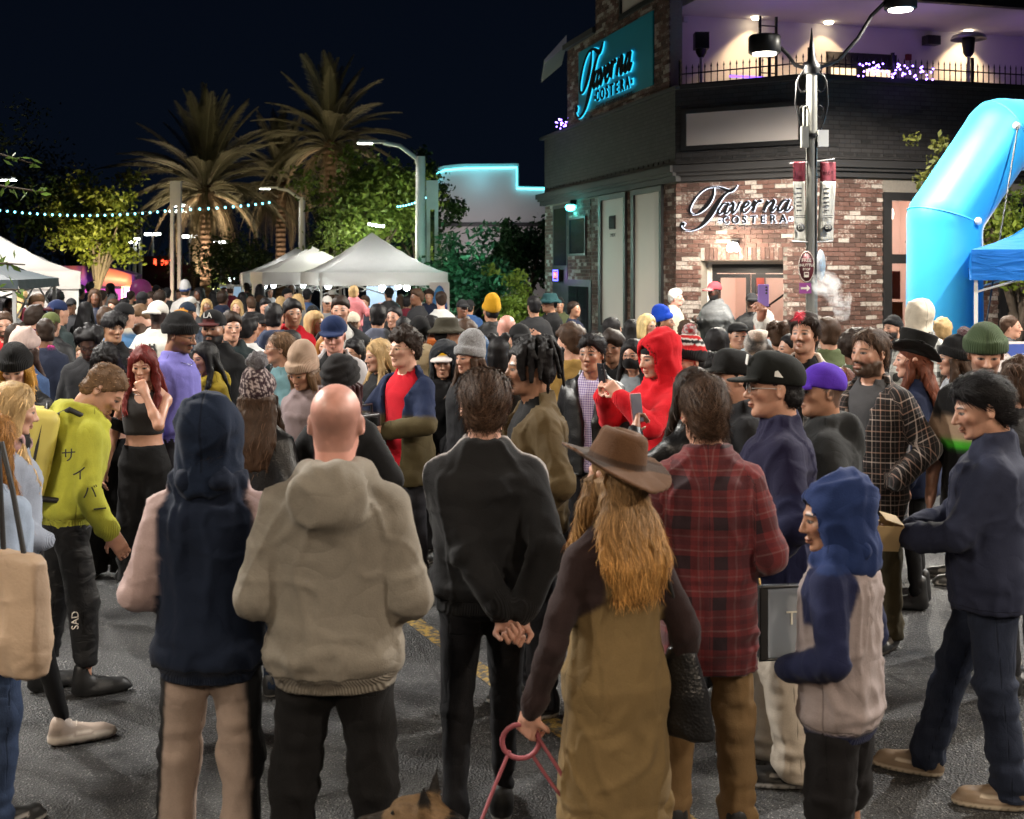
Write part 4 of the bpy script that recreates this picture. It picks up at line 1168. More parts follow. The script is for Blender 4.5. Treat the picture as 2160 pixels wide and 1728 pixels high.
# ---------------------------------------------------------------- setting: materials
def env_materials():
    m = Mat('asphalt'); c = m.coord('Object')
    n1 = m.noise(c, .7, 5, .6); n2 = m.noise(c, 9, 4); ag = m.vor(c, 95); ag2 = m.noise(c, 240, 2)
    stone_glint = m.vor(c, 85).step(.34, .16)*(m.noise(c, 40, 2).step(.40, .56)); crack = m.vor(m.vmul(c, (1, 1, 0)), .55, 'DISTANCE_TO_EDGE')+m.noise(c, 6, 4)*.02; gum = m.vor(c, 3.1).step(.10, .07)  # pale aggregate, brightened to stand in for glints on the asphalt
    base = m.mix(n1, (.030, .031, .033), (.060, .060, .062))
    base = m.mix(stone_glint*.7, base, (.42, .41, .38)); base = m.mix(crack.step(.016, .010)*.7, base, (.012, .012, .012)); base = m.mix(gum*.5, base, (.02, .02, .021))
    patch = m.noise(c, .35, 2).step(.52, .60)*.45
    base = m.mix(patch, base, (.028, .028, .030))
    m.set(base=m.gain(base, n2*.6+.7), rough=ag2*.3+.38-n1*.08, spec=.45)
    m.bump(ag*1.0+ag2*.5, 1.0, .014)
    m = Mat('road_paint'); c = m.coord(); wear = m.noise(c, 22, 5, .7).step(.42, .58)
    m.set(base=m.mix(wear, (.05, .045, .04), m.gain((.30, .19, .035), m.noise(c, 60, 3)*.5+.75)), rough=.65); m.bump(m.vor(c, 95), .6, .008)
    simple('pavement', (.26, .25, .235), .8, var=.2, vs=3, bump=.3, bs=80)
    simple('mortar', (.20, .175, .15), .9, var=.25, vs=25, bump=.4, bs=120)
    def brick(name, a, b, wh, thr):
        m = Mat(name); c = m.coord('Object'); g = m.node('ShaderNodeNewGeometry').outputs['Position']
        rnd = S(m.nt, m.node('ShaderNodeObjectInfo').outputs['Random'])
        n = m.noise(g, 9, 4); w = m.noise(g, 26, 5, .7).step(thr, thr+.14)
        base = m.gain(m.mix(n, a, b), rnd*.0+m.noise(g, 3.1, 1)*.8+.6)
        m.set(base=m.mix(w*.85, base, wh), rough=.88, spec=.2); m.bump(m.noise(g, 70, 4), .55, .012)
    brick('brick_red', (.155, .080, .064), (.105, .058, .048), (.36, .31, .28), .57)
    brick('brick_brown', (.10, .058, .048), (.075, .044, .037), (.34, .30, .27), .59)
    brick('brick_mixed', (.175, .100, .082), (.125, .075, .062), (.40, .35, .31), .48)
    brick('brick_white', (.33, .27, .24), (.25, .19, .165), (.44, .39, .35), .40)
    # painted dark brick band
    m = Mat('dark_brick'); c = m.coord('Object')
    _x, _y, _z = m.xyz(c); cb = m.node('ShaderNodeCombineXYZ'); m.lk(_x, cb.inputs[0]); m.lk(_z, cb.inputs[1])
    b = m.node('ShaderNodeTexBrick'); m.lk(cb.outputs[0], b.inputs['Vector']); b.inputs['Scale'].default_value = 1.
    b.inputs['Brick Width'].default_value = .215; b.inputs['Row Height'].default_value = .077; b.inputs['Mortar Size'].default_value = .007
    b.inputs['Color1'].default_value = (.048, .043, .044, 1); b.inputs['Color2'].default_value = (.034, .031, .032, 1); b.inputs['Mortar'].default_value = (.020, .018, .018, 1)
    m.set(base=m.gain(b.outputs['Color'], m.noise(c, 5, 4)*.8+.6), rough=.8)
    f = S(m.nt, b.outputs['Fac']); m.bump(f*-1.+m.noise(c, 60, 3)*.3, .7, .012)
    simple('black_trim', (.014, .013, .014), .55, var=.2)
    simple('black_metal', (.012, .012, .013), .42, .6, var=.2)
    simple('charcoal_brick', (.024, .022, .022), .8, var=.3, bump=.3)
    simple('cornice_grey', (.026, .024, .025), .7, var=.25, vs=4)
    simple('white_panel', (.66, .585, .56), .6, var=.07, vs=1.2)
    simple('stucco', (.66, .61, .56), .85, var=.08, vs=2, bump=.15, bs=70)
    simple('stucco_grey', (.50, .47, .46), .9, var=.12, vs=.8, bump=.2, bs=40)
    simple('pole_grey', (.17, .17, .155), .45, .4, var=.12)
    simple('galvanised', (.42, .42, .42), .5, .7, var=.15)
    simple('plastic_white', (.6, .6, .57), .5)
    m = Mat('window_glass'); m.set(base=(.9, .95, 1), rough=.02, trans=1., ior=1.1)
    simple('interior_wall', (.72, .52, .45), .8, var=.05)
    simple('interior_floor', (.20, .12, .07), .5, var=.2)
    simple('dark_glass', (.02, .022, .028), .12, var=.3)
    m = Mat('canopy_white'); c = m.coord()
    m.set(base=m.gain((.74, .70, .66), m.noise(c, 1.5, 3)*.12+.93), rough=.7, spec=.3)
    tr = m.node('ShaderNodeBsdfTranslucent'); tr.inputs[0].default_value = (.75, .70, .64, 1); mx = m.node('ShaderNodeMixShader'); mx.inputs[0].default_value = .32
    m.lk(m.b.outputs[0], mx.inputs[1]); m.lk(tr.outputs[0], mx.inputs[2]); m.lk(mx.outputs[0], m.out.inputs[0]); m.bump(m.noise(c, 2.2, 4, .5, .6), .5, .05)
    m = Mat('canopy_blue'); c = m.coord(); m.set(base=(.012, .16, .52), rough=.6, spec=.3)
    tr = m.node('ShaderNodeBsdfTranslucent'); tr.inputs[0].default_value = (.02, .22, .65, 1); mx = m.node('ShaderNodeMixShader'); mx.inputs[0].default_value = .3
    m.lk(m.b.outputs[0], mx.inputs[1]); m.lk(tr.outputs[0], mx.inputs[2]); m.lk(mx.outputs[0], m.out.inputs[0]); m.bump(m.noise(m.vmul(c, (1, 1, 5)), 2., 4, .5, .8), .7, .06)
    simple('canopy_dark', (.035, .05, .06), .7, var=.2)
    m = Mat('inflatable_blue'); c = m.coord(); m.set(base=m.gain((.018, .30, .60), m.noise(c, 2, 3)*.15+.92), rough=.52, spec=.45, sheen=.1); m.bump(m.noise(c, 5, 3), .12, .03)
    m = Mat('seam_blue'); m.set(base=(.05, .42, .72), rough=.5)
    m = Mat('leaf'); col = m.attr('Col').outputs['Color']; m.set(base=col, rough=.55, spec=.3)
    tr = m.node('ShaderNodeBsdfTranslucent'); m.lk(col, tr.inputs[0]); mx = m.node('ShaderNodeMixShader'); mx.inputs[0].default_value = .35
    m.lk(m.b.outputs[0], mx.inputs[1]); m.lk(tr.outputs[0], mx.inputs[2]); m.lk(mx.outputs[0], m.out.inputs[0])
    simple('bark', (.075, .055, .04), .9, var=.35, vs=9, bump=.8, bs=30)
    m = Mat('palm_bark'); c = m.coord(); z = m.xyz(c)[2]; rg = (z*26.).sin()*.5+m.noise(c, 9, 4)*1.1
    m.set(base=m.mix(rg, (.10, .058, .036), (.19, .12, .075)), rough=.9); m.bump(rg, .7, .04)
    simple('frond', (.125, .115, .062), .6, var=.25, vs=2)
    simple('frond_dry', (.26, .20, .12), .7, var=.25, vs=2)
    emit('neon_cyan', (.12, .85, 1.), 5.); emit('halo_white', (.80, .86, 1.), 3.2); emit('halo_cyan', (.03, .60, .90), 1.5)
    emit('led_white', (.95, 1., .92), 16.); emit('led_lamp', (1., .95, .80), 22.); emit('bulb_cyan', (.22, .80, 1.), 7.); emit('bulb_white', (.85, .97, 1.), 20.)
    emit('bulb_warm', (1., .85, .6), 20.); emit('fairy_purple', (.30, .16, 1.), 16.); emit('led_purple', (.25, .10, 1.), 3.); emit('red_neon', (1., .08, .03), 4.)
    emit('teal_lamp', (.08, .9, .85), 14.); emit('pink_screen', (.9, .08, .55), 1.1); emit('open_red', (1., .12, .10), 6.); emit('open_blue', (.12, .12, 1.), 5.); emit('window_glow', (1., .72, .42), 2.2)
    m = Mat('teal_sign'); c = m.coord(); m.set(base=m.gain((.008, .30, .42), m.noise(c, 1.2, 2)*.2+.9), rough=.5)
    simple('sign_maroon', (.085, .012, .018), .45, var=.1); simple('sign_purple', (.20, .03, .17), .45, var=.1); simple('sign_cream', (.62, .56, .48), .5, var=.05); simple('banner_red', (.19, .02, .034), .7, var=.15)
    m = Mat('banner_cloth'); c = m.coord(); m.set(base=m.gain((.62, .60, .52), m.noise(c, 5, 3)*.2+.9), rough=.7); m.bump(m.noise(m.vmul(c, (4, 4, 1)), 3, 3), .7, .05)
    simple('ink', (.02, .02, .022), .6); simple('sign_black', (.004, .004, .005), .7, spec=.1); simple('print_blue', (.035, .07, .30), .6); simple('art_red', (.36, .07, .05), .7, var=.3, vs=12); simple('art_dark', (.06, .05, .05), .7, var=.4, vs=14); simple('art_blue', (.02, .05, .10), .6)
    simple('art_orange', (.48, .13, .04), .6, var=.3, vs=9); simple('kraft', (.42, .30, .15), .8, var=.1); simple('tote_tan', (.50, .36, .25), .6, var=.12, vs=4, bump=.25, bs=60)
    # mural on the trailer: flowing bands
    m = Mat('mural'); c = m.coord(); x, y, z = m.xyz(c); d = m.noise(c, .9, 3)
    w = ((x*1.2+z*2.4+d*5.)*2.2).sin()*.5+.5; w2 = m.noise(c, .45, 2, .5, 1.5).step(.46, .54)
    m.set(base=m.mix(w2, m.mix(w, (.06, .012, .16), (.16, .03, .26)), m.mix(w, (.50, .14, .09), (.30, .06, .12))), rough=.5)
    m = Mat('surf_print'); c = m.coord(); m.set(base=m.mix(m.noise(c, 3.5, 4, .6, 1.).step(.40, .62), (.015, .02, .20), (.03, .25, .55)), rough=.5)

# ---------------------------------------------------------------- wall frames
class Wall:
    """a straight wall on plan: from P to Q, outward side to the left of P->Q seen from above turned right (towards the street)"""
    def __init__(s, P, Q):
        s.P = Vector((P[0], P[1])); s.t = (Vector((Q[0], Q[1]))-s.P); s.L = s.t.length; s.t.normalize()
        s.n = Vector((s.t.y, -s.t.x)); s.ang = math.atan2(s.t.y, s.t.x)
    def p(s, u, z, o=0.): q = s.P+s.t*u+s.n*o; return Vector((q.x, q.y, z))
    def u(s, px):
        """distance along the wall seen at photo column px"""
        k = (px-CX)/FPX; return (k*s.P.y-s.P.x)/(s.t.x-k*s.t.y)
    def z(s, px, py):
        q = s.p(s.u(px), 0); return CAMZ-(py-HOR)/FPX*q.y
    def box(s, mb, u0, u1, z0, z1, o0, o1, m=0):
        c = s.p((u0+u1)/2, (z0+z1)/2, (o0+o1)/2)
        return mb.box(c, (abs(u1-u0), abs(o1-o0), abs(z1-z0)), s.ang, m)

WA = (0.82, 29.4); WB = (2.93, 21.3); WC = (5.0, 20.0); WD = (14.5, 23.0)
W1 = Wall(WA, WB); W2 = Wall(WB, WC); W3 = Wall(WC, WD)
ZC0, ZC1, ZB = 3.74, 4.02, 5.42          # cornice bottom/top, parapet top

def ribbon(mb, pts, o0, o1, fx, grow=0., m=0, sub=5):
    """calligraphic stroke: pts (x, y, width) in drawing units -> flat solid through fx(x, y, o)"""
    P = np.array(pts, float); n = len(P); T = []
    for i in range(n-1):
        a, b, c, d = P[max(i-1, 0)], P[i], P[i+1], P[min(i+2, n-1)]
        for q in np.arange(sub)/sub:
            T.append(.5*((2*b)+(c-a)*q+(2*a-5*b+4*c-d)*q*q+(3*b-a-3*c+d)*q**3))
    T.append(P[-1]); T = np.array(T); D = np.gradient(T[:, :2], axis=0); D /= np.maximum(np.linalg.norm(D, axis=1, keepdims=True), 1e-6)
    N = np.stack([-D[:, 1], D[:, 0]], 1); h = (np.maximum(T[:, 2], 6)/2+grow)[:, None]
    if grow:
        T[0, :2] -= D[0]*grow; T[-1, :2] += D[-1]*grow
    Lf, Rt = T[:, :2]+N*h, T[:, :2]-N*h; k = len(T); V = []
    for o in (o0, o1):
        for A in (Lf, Rt): V += [fx(p[0], p[1], o) for p in A]
    F = []
    for i in range(k-1):
        F += [(2*k+i, 2*k+i+1, 3*k+i+1, 3*k+i), (i, k+i, k+i+1, i+1), (i, i+1, 2*k+i+1, 2*k+i), (k+i, 3*k+i, 3*k+i+1, k+i+1)]
    F += [(0, 2*k, 3*k, k), (k-1, 2*k-1, 4*k-1, 3*k-1)]
    mb.add(V, F, m)

def script_strokes():
    S1 = [(1005,140,8),(975,175,22),(930,205,40),(880,212,44),(820,190,34),(760,165,22),(700,152,16),(640,150,14),(560,158,14),(480,195,16),(400,260,20),(330,345,26),(285,430,28),(280,490,26),(310,525,20),(360,530,16),(420,510,28),(490,460,46),(560,390,56),(615,310,48),(645,240,30),(652,165,20)]
    S2 = [(870,230,20),(810,270,30),(750,330,48),(690,410,66),(630,500,74),(570,580,70),(510,650,54),(440,710,34),(360,750,18),(280,768,12),(200,760,12),(150,725,16),(138,690,28),(168,666,46),(198,684,40)]
    out = [S1, S2]
    def a(x): return [[(x+150,395,20),(x+95,395,24),(x+30,470,34),(x+15,515,34),(x+50,535,24),(x+110,480,20),(x+165,400,16)], [(x+180,385,26),(x+130,480,44),(x+120,520,40),(x+150,535,24),(x+205,490,12)]]
    def v(x): return [[(x+5,430,12),(x+50,390,28),(x+65,420,40),(x+45,500,44),(x+60,532,28),(x+120,470,16),(x+150,400,24),(x+175,392,20)]]
    def e(x): return [[(x+10,480,14),(x+80,455,20),(x+125,410,28),(x+100,385,24),(x+50,425,38),(x+20,490,46),(x+45,533,30),(x+100,515,16),(x+150,460,10)]]
    def r(x): return [[(x+20,455,12),(x+60,385,30),(x+75,415,36),(x+40,520,44)], [(x+60,470,16),(x+110,400,22),(x+155,385,36),(x+165,402,30)]]
    def n(x): return [[(x+70,385,26),(x+50,430,38),(x+10,525,42)], [(x+35,480,14),(x+100,410,22),(x+150,385,34),(x+160,410,40),(x+120,500,44),(x+140,532,26),(x+200,470,10)]]
    for fn, x in ((a, 700), (v, 885), (e, 1055), (r, 1195), (n, 1385), (a, 1590)):
        for s in fn(x): out.append([(px, py-(px-700)*.02, w) for px, py, w in s])
    return out

def text_mesh(txt, size, depth=.0, align='CENTER', offset=0., bold=0.):
    cu = bpy.data.curves.new('lettering', 'FONT'); cu.body = txt; cu.size = size; cu.align_x = align; cu.align_y = 'CENTER'; cu.extrude = depth; cu.offset = offset; cu.resolution_u = 3
    o = bpy.data.objects.new('lettering', cu); sc.collection.objects.link(o)
    dg = bpy.context.evaluated_depsgraph_get(); me = bpy.data.meshes.new_from_object(o.evaluated_get(dg))
    bpy.data.objects.remove(o); bpy.data.curves.remove(cu)
    return me
def put_text(name, txt, size, origin, right, up, mat, parent=None, depth=.004, align='CENTER', offset=0.):
    """lettering standing at origin; right/up are unit vectors"""
    me = text_mesh(txt, size, depth, align, offset); r = Vector(right).normalized(); u = Vector(up).normalized(); n = r.cross(u)
    M = Matrix((r, u, n)).transposed().to_4x4(); M.translation = Vector(origin); me.transform(M)
    return link(name, me, parent, mat)

# ---------------------------------------------------------------- the corner building
def place_bricks(wall, u0, u1, z0, z1, holes=(), o=.0, soldier=()):
    """running bond; yields (u, z, width, height)"""
    bw, bh, j = .205, .067, .010; out = []; r = 0; z = z0
    while z+bh <= z1+.02:
        off = 0 if r % 2 else (bw+j)/2
        u = u0-off
        while u < u1-.02:
            a, b = max(u, u0), min(u+bw, u1)
            if b-a > .04:
                cu, cz = (a+b)/2, z+bh/2; ok = True
                for (h0, h1, k0, k1) in holes:
                    if h0 < cu < h1 and k0 < cz < k1: ok = False
                    elif k0 < cz < k1:
                        if a < h0 < b: b = h0
                        if a < h1 < b: a = h1
                if ok and b-a > .035: out.append((a, b, z, z+bh))
            u += bw+j
        z += bh+j; r += 1
    return out

def corner_building():
    rs = random.Random(3)
    root = empty('corner_building', (5.0, 24., 0))
    tag(root, 'two storey corner tavern of red and white brick with dark parapet and roof terrace', 'building')
    IM = Matrix.Translation((-5.0, -24., 0))
    def add(mb, name, mat, parent=None):
        o = mb.build(name, mat, parent or root)
        if parent is None: o.matrix_parent_inverse = IM
        return o
    # masonry core with openings (left, chamfer, right), set a little behind the bricks
    d0, d1 = W2.u(1478), W2.u(1652); dz = W2.z(1560, 550)
    mb = MB()
    W2.box(mb, 0, d0, 0, ZC0, -.30, -.012); W2.box(mb, d1, W2.L, 0, ZC0, -.30, -.012); W2.box(mb, d0, d1, dz, ZC0, -.30, -.012)
    r0 = W3.u(1862); r1 = W3.u(2062); r2 = W3.u(2106); r3 = W3.u(2200)
    W3.box(mb, 0, r0, 0, ZC0, -.30, -.012); W3.box(mb, r1, r2, 0, ZC0, -.3, -.012); W3.box(mb, r3, W3.L, 0, ZC0, -.3, -.012)
    W3.box(mb, r0, r1, 0, .5, -.3, -.012); W3.box(mb, r2, r3, 0, .5, -.3, -.012); W3.box(mb, r0, r1, 3.5, ZC0, -.3, -.012); W3.box(mb, r2, r3, 3.5, ZC0, -.3, -.012)
    W1.box(mb, 0, W1.L, 0, ZC0, -.30, -.012)
    add(mb, 'wall', 'mortar')
    # bricks
    todo = []
    for (a, b, z0, z1) in place_bricks(W2, .0, W2.L, 0.02, ZC0, ((d0, d1, -1, dz+.24),)): todo.append((W2, a, b, z0, z1))
    n = int((d1-d0)/.077)      # soldier course over the door
    for i in range(n): a = d0+(d1-d0)*i/n; todo.append((W2, a+.005, a+(d1-d0)/n-.005, dz+.012, dz+.225))
    for (a, b, z0, z1) in place_bricks(W3, 0.0, r0, 0.02, ZC0): todo.append((W3, a, b, z0, z1))
    for (a, b, z0, z1) in place_bricks(W3, r1, r2, 0.02, ZC0): todo.append((W3, a, b, z0, z1))
    piers = [(W1.u(1150), W1.u(1166)), (W1.u(1249), W1.u(1266)), (W1.u(1321), W1.u(1339)), (W1.u(1399), W1.L)]
    for (a0, a1) in piers:
        for (a, b, z0, z1) in place_bricks(W1, a0, a1, 0.02, ZC0): todo.append((W1, a, b, z0, z1))
    q0, q1 = W1.u(1198), W1.u(1246); zq = W1.z(1220, 590)
    for (a, b, z0, z1) in place_bricks(W1, q0, q1, zq, ZC0, ((W1.u(1203), W1.u(1236), W1.z(1220, 535), W1.z(1220, 462)),)): todo.append((W1, a, b, z0, z1))
    def kind(w, u, z):
        nz = vnoise(np.array([u*2.1+w.ang*7, z*2.6, 3.]))*.5+rs.uniform(-.95, .95)
        return 3 if nz > .66 else 2 if nz > .12 else 0 if nz > -.55 else 1
    vis = [t for t in todo if t[0] in (W2, W3) and t[3] > 2.02 and (t[1] < r0+.1)]
    vis.sort(key=lambda t: -(t[4]-t[3])*(t[2]-t[1])-.001*t[3]); single = set(id(t) for t in vis[:300])
    mats = ['brick_red', 'brick_brown', 'brick_mixed', 'brick_white']; proto = {}
    mb = MB()
    for t in todo:
        w, a, b, z0, z1 = t; k = kind(w, (a+b)/2, z0); o1 = rs.uniform(.0, .008)
        if id(t) in single:
            key = (k, round(b-a, 2), round(z1-z0, 2))
            if key not in proto:
                q = MB().box((0, 0, 0), (b-a, .05, z1-z0)); me = q.mesh('brick'); me.materials.append(MATS[mats[k]]); proto[key] = me
            o = bpy.data.objects.new('brick', proto[key]); COL.objects.link(o); o.parent = root; o.matrix_parent_inverse = IM
            o.location = w.p((a+b)/2, (z0+z1)/2, o1-.025); o.rotation_euler = (rs.uniform(-.01, .01), 0, w.ang)
        else: w.box(mb, a, b, z0, z1, -.03, o1, k)
    o = add(mb, 'brickwork', mats); o['kind'] = 'stuff'
    # cornice and dark parapet
    mb = MB()
    for w, x0, x1 in ((W1, -.3, .12), (W2, -.02, .02), (W3, -.12, .3)):
        for (z0, z1, oo) in ((ZC0, ZC0+.10, .06), (ZC0+.10, ZC0+.16, .12), (ZC0+.16, ZC1, .17)):
            w.box(mb, x0, w.L+x1, z0, z1, -.25, oo)
        w.box(mb, x0, w.L+x1, ZB-.05, ZB+.02, -.30, .07)
    add(mb, 'cornice', 'cornice_grey')
    for w in (W1, W2, W3):
        mb = MB(); c = w.p(0, 0)
        mb.box((w.L/2, -.0, (ZC1+ZB)/2), (w.L+.0, .28, ZB-ZC1-.06)); o = mb.build('parapet', 'dark_brick', root); o.matrix_parent_inverse = IM
        o.location = w.p(0, 0, -.12); o.rotation_euler = (0, 0, w.ang)
        for v in o.data.vertices: pass
    # the brick texture runs in X/Y of its own frame: lay it upright
    nt = MATS['dark_brick'].node_tree
    # proud dark bricks: the dashed course and the scattered ones
    mb = MB()
    for w in (W1, W2, W3):
        u = .1
        while u < w.L-.1: w.box(mb, u, u+.19, ZC1+.09, ZC1+.135, .0, .034); u += .26
    for (px, py) in ((1750,228),(1825,228),(1780,266),(1825,298),(1757,306),(1950,228),(1935,236),(1915,243),(1890,248),(1870,252),(1860,258),(1866,265),(1885,271),(1903,278),(1920,284),(1945,298),(1580,317),(1652,316),(1435,262),(1440,150+160)):
        w = W3 if px > 1712 else W2; u = w.u(px); z = w.z(px, py); w.box(mb, u-.09, u+.09, z-.028, z+.028, .0, .034)
    add(mb, 'proud_bricks', 'charcoal_brick')['kind'] = 'stuff'
    # white panel board on the parapet
    u0, u1 = W2.u(1450), W2.u(1688); mb = MB(); W2.box(mb, u0, u1, 4.36, 4.93, .02, .045); p = add(mb, 'sign_board', 'white_panel')
    mb = MB()
    for (a, b, c, d) in ((u0-.09, u1+.09, 4.93, 5.01), (u0-.09, u1+.09, 4.28, 4.36), (u0-.09, u0, 4.36, 4.93), (u1, u1+.09, 4.36, 4.93)): W2.box(mb, a, b, c, d, .02, .075)
    mb.build('frame', 'black_trim', p)
    # left facade: tall white panels in black frames
    for (p0, p1, t0) in ((1272, 1320, 410), (1342, 1396, 392)):
        a, b = W1.u(p0), W1.u(p1); z1 = ZC0-.12; mb = MB(); W1.box(mb, a, b, 1.0, z1, .0, .02); p = add(mb, 'wall_panel', 'white_panel')
        mb = MB()
        for (e, f, g, h) in ((a-.16, a, .9, z1+.1), (b, b+.10, .9, z1+.1), (a-.16, b+.1, .86, 1.0), (a-.0, b, z1, z1+.1)): W1.box(mb, e, f, g, h, .0, .06)
        mb.build('frame', 'black_trim', p)
    mb = MB(); a = W1.u(1295); W1.box(mb, a-.16, a+.16, 3.00, 3.28, .02, .05)
    for i in range(6): W1.box(mb, a-.15+i*.053, a-.125+i*.053, 3.02, 3.26, .05, .06)
    add(mb, 'vent', 'cornice_grey')
    a = W1.u(1295); o = put_text('lettering', '2 MEDC', .10, W1.p(a, 2.88, .026), (W1.t.x, W1.t.y, 0), (0, 0, 1), 'ink', root, .001); o.matrix_parent_inverse = IM
    # left facade: dark bay with window, doors, lamp
    a, b = W1.u(1167), W1.u(1248); mb = MB(); W1.box(mb, a, q0, 0, ZC0-.05, -.0, .015); W1.box(mb, q0, b, 0, zq, 0., .015); add(mb, 'door_bay', 'black_trim')
    for (p0, p1) in ((1203, 1221), (1223, 1241)):
        a, b = W1.u(p0), W1.u(p1); mb = MB(); W1.box(mb, a, b, .1, zq-.15, .015, .05); d = add(mb, 'door', 'dark_glass')
        mb = MB(); W1.box(mb, (b if p0 < 1210 else a)-.03, (b if p0 < 1210 else a)+.03, 1.0, 1.4, .06, .1); mb.build('handle', 'galvanised', d)
    a, b = W1.u(1203), W1.u(1236); z0, z1 = W1.z(1220, 535), W1.z(1220, 462)
    mb = MB(); W1.box(mb, a, b, z0, z1, -.01, .01); wn = add(mb, 'window', 'dark_glass'); mb = MB()
    for (e, f, g, h) in ((a-.05, a, z0, z1), (b, b+.05, z0, z1), (a-.05, b+.05, z1, z1+.05), (a-.05, b+.05, z0-.05, z0)): W1.box(mb, e, f, g, h, .0, .04)
    mb.build('frame', 'black_trim', wn)
    a, b = W1.u(1170), W1.u(1196); z0, z1 = W1.z(1183, 560), W1.z(1183, 440); mb = MB(); W1.box(mb, a, b, z0, z1, .012, .03); add(mb, 'window', 'dark_glass')
    # recessed entrance: floor, glazed double door, room behind
    dep = -.34; mb = MB()
    W2.box(mb, d0, d1, -.02, .14, -2.6, .25); add(mb, 'door_step', 'pavement')
    mb = MB(); W2.box(mb, d0-.03, d0, .14, dz, dep, -.3); W2.box(mb, d1, d1+.03, .14, dz, dep, -.3); add(mb, 'reveal', 'stucco')
    mb = MB(); W2.box(mb, d0, d0+.07, .14, dz, dep-.06, dep+.02); W2.box(mb, d0+.07, d1, dz-.06, dz, dep-.06, dep+.02); add(mb, 'door_trim', 'stucco')
    da, db = d0+.07, d1; mid = (da+db)/2; zt = dz-.06; mb = MB()
    W2.box(mb, da, db, zt-.16, zt, dep-.07, dep-.01); W2.box(mb, da, da+.07, .14, zt-.16, dep-.07, dep-.01); W2.box(mb, db-.03, db, .14, zt-.16, dep-.07, dep-.01)
    fr = add(mb, 'door_frame', 'black_trim')
    for (a, b) in ((da+.07, mid-.01), (mid+.01, db-.03)):
        mb = MB(); st = .075
        W2.box(mb, a, a+st, .15, zt-.17, dep-.06, dep-.02); W2.box(mb, b-st, b, .15, zt-.17, dep-.06, dep-.02); W2.box(mb, a+st, b-st, .15, .40, dep-.06, dep-.02); W2.box(mb, a+st, b-st, zt-.24, zt-.17, dep-.06, dep-.02)
        dr = add(mb, 'glass_door', 'black_trim'); mb = MB(); W2.box(mb, a+st, b-st, .40, zt-.24, dep-.043, dep-.037); mb.build('pane', 'window_glass', dr)
    # entrance hall
    mb = MB(); W2.box(mb, d0-.4, d1+.4, .1, 2.9, -2.75, -2.65); W2.box(mb, d0-.45, d0-.4, .1, 2.9, -2.7, dep-.08); W2.box(mb, d1+.4, d1+.45, .1, 2.9, -2.7, dep-.08); add(mb, 'hall_wall', 'interior_wall')
    mb = MB(); W2.box(mb, d0-.45, d1+.45, 2.9, 2.95, -2.75, -.31); W2.box(mb, d0-.4, d1+.4, .08, .13, -2.65, -.36); add(mb, 'hall_ceiling', 'interior_wall')
    k = (d1-d0)
    for (f0, f1, z0, z1, mt) in ((.02, .13, 1.70, 2.35, 'art_dark'), (.03, .12, 1.85, 2.05, 'art_red'), (.20, .30, 2.36, 2.46, 'art_red'), (.36, .44, 2.30, 2.46, 'art_red'), (.60, .66, 2.05, 2.42, 'art_red'), (.64, .70, 1.72, 1.95, 'art_red'), (.74, .81, 1.55, 1.8, 'art_red'), (.93, 1.0, 1.6, 1.85, 'art_dark'), (.62, .75, 1.2, 1.52, 'art_blue'), (.88, 1.02, 1.40, 1.52, 'cornice_grey')):
        mb = MB(); W2.box(mb, d0+k*f0*1.15, d0+k*f1*1.15, z0, z1, -2.64, -2.61); pic = add(mb, 'wall_picture', mt)
    mb = MB(); mb.tube([W2.p(d0+k*.12, 1.35, -2.4), W2.p(d0+k*.50, 1.75, -2.4)], .022, 6); mb.tube([W2.p(d0+k*.22, 1.46, -2.4), W2.p(d0+k*.22, 1.46, -2.62)], .012, 6); add(mb, 'handrail', 'black_metal')
    mb = MB(); W2.box(mb, d0+.2, d1-.2, 2.86, 2.895, -1.9, -1.3); add(mb, 'ceiling_lamp', 'led_white'); light('POINT', W2.p((d0+d1)/2, 2.6, -1.5), 150, (1., .82, .66), size=.25)
    # wall lamp above the door
    u = W2.u(1553); z = W2.z(1553, 520); mb = MB(); mb.box(W2.p(u, z+.06, .05), (.12, .1, .1), W2.ang); wl = add(mb, 'wall_lamp', 'black_metal')
    mb = MB(); mb.lathe([(.0, .07), (.07, .06), (.11, -.02), (.09, -.09), (.0, -.09)], W2.p(u, z, .15), 14); mb.build('lamp_globe', 'led_lamp', wl)
    light('POINT', W2.p(u, z-.06, .40), 110, (1., .88, .70), size=.06)
    # windows right of the corner
    for (a, b) in ((r0, r1), (r2, r3)):
        mb = MB(); zm = 2.28
        for (e, f, g, h) in ((a, a+.16, .5, 3.5), (b-.16, b, .5, 3.5), (a+.16, b-.16, 3.36, 3.5), (a+.16, b-.16, .5, .62), (a+.16, b-.16, zm, zm+.16)): W3.box(mb, e, f, g, h, -.1, .04)
        wn = add(mb, 'window', 'black_trim')
        for (g, h) in ((.62, zm), (zm+.16, 3.36)): mb = MB(); W3.box(mb, a+.16, b-.16, g, h, -.04, -.034); mb.build('pane', 'window_glass', wn)
    mb = MB(); W3.box(mb, r0-.3, r3+.4, .3, 3.6, -2.6, -2.5); add(mb, 'room_wall', 'interior_wall')
    mb = MB(); W3.box(mb, r0-.3, r3+.4, 3.6, 3.65, -2.6, -.31); W3.box(mb, r0-.3, r3+.4, .3, .35, -2.5, -.31); W3.box(mb, (r1+r2)/2-.03, (r1+r2)/2+.03, .35, 3.6, -2.5, -.31); add(mb, 'room_ceiling', 'interior_wall')
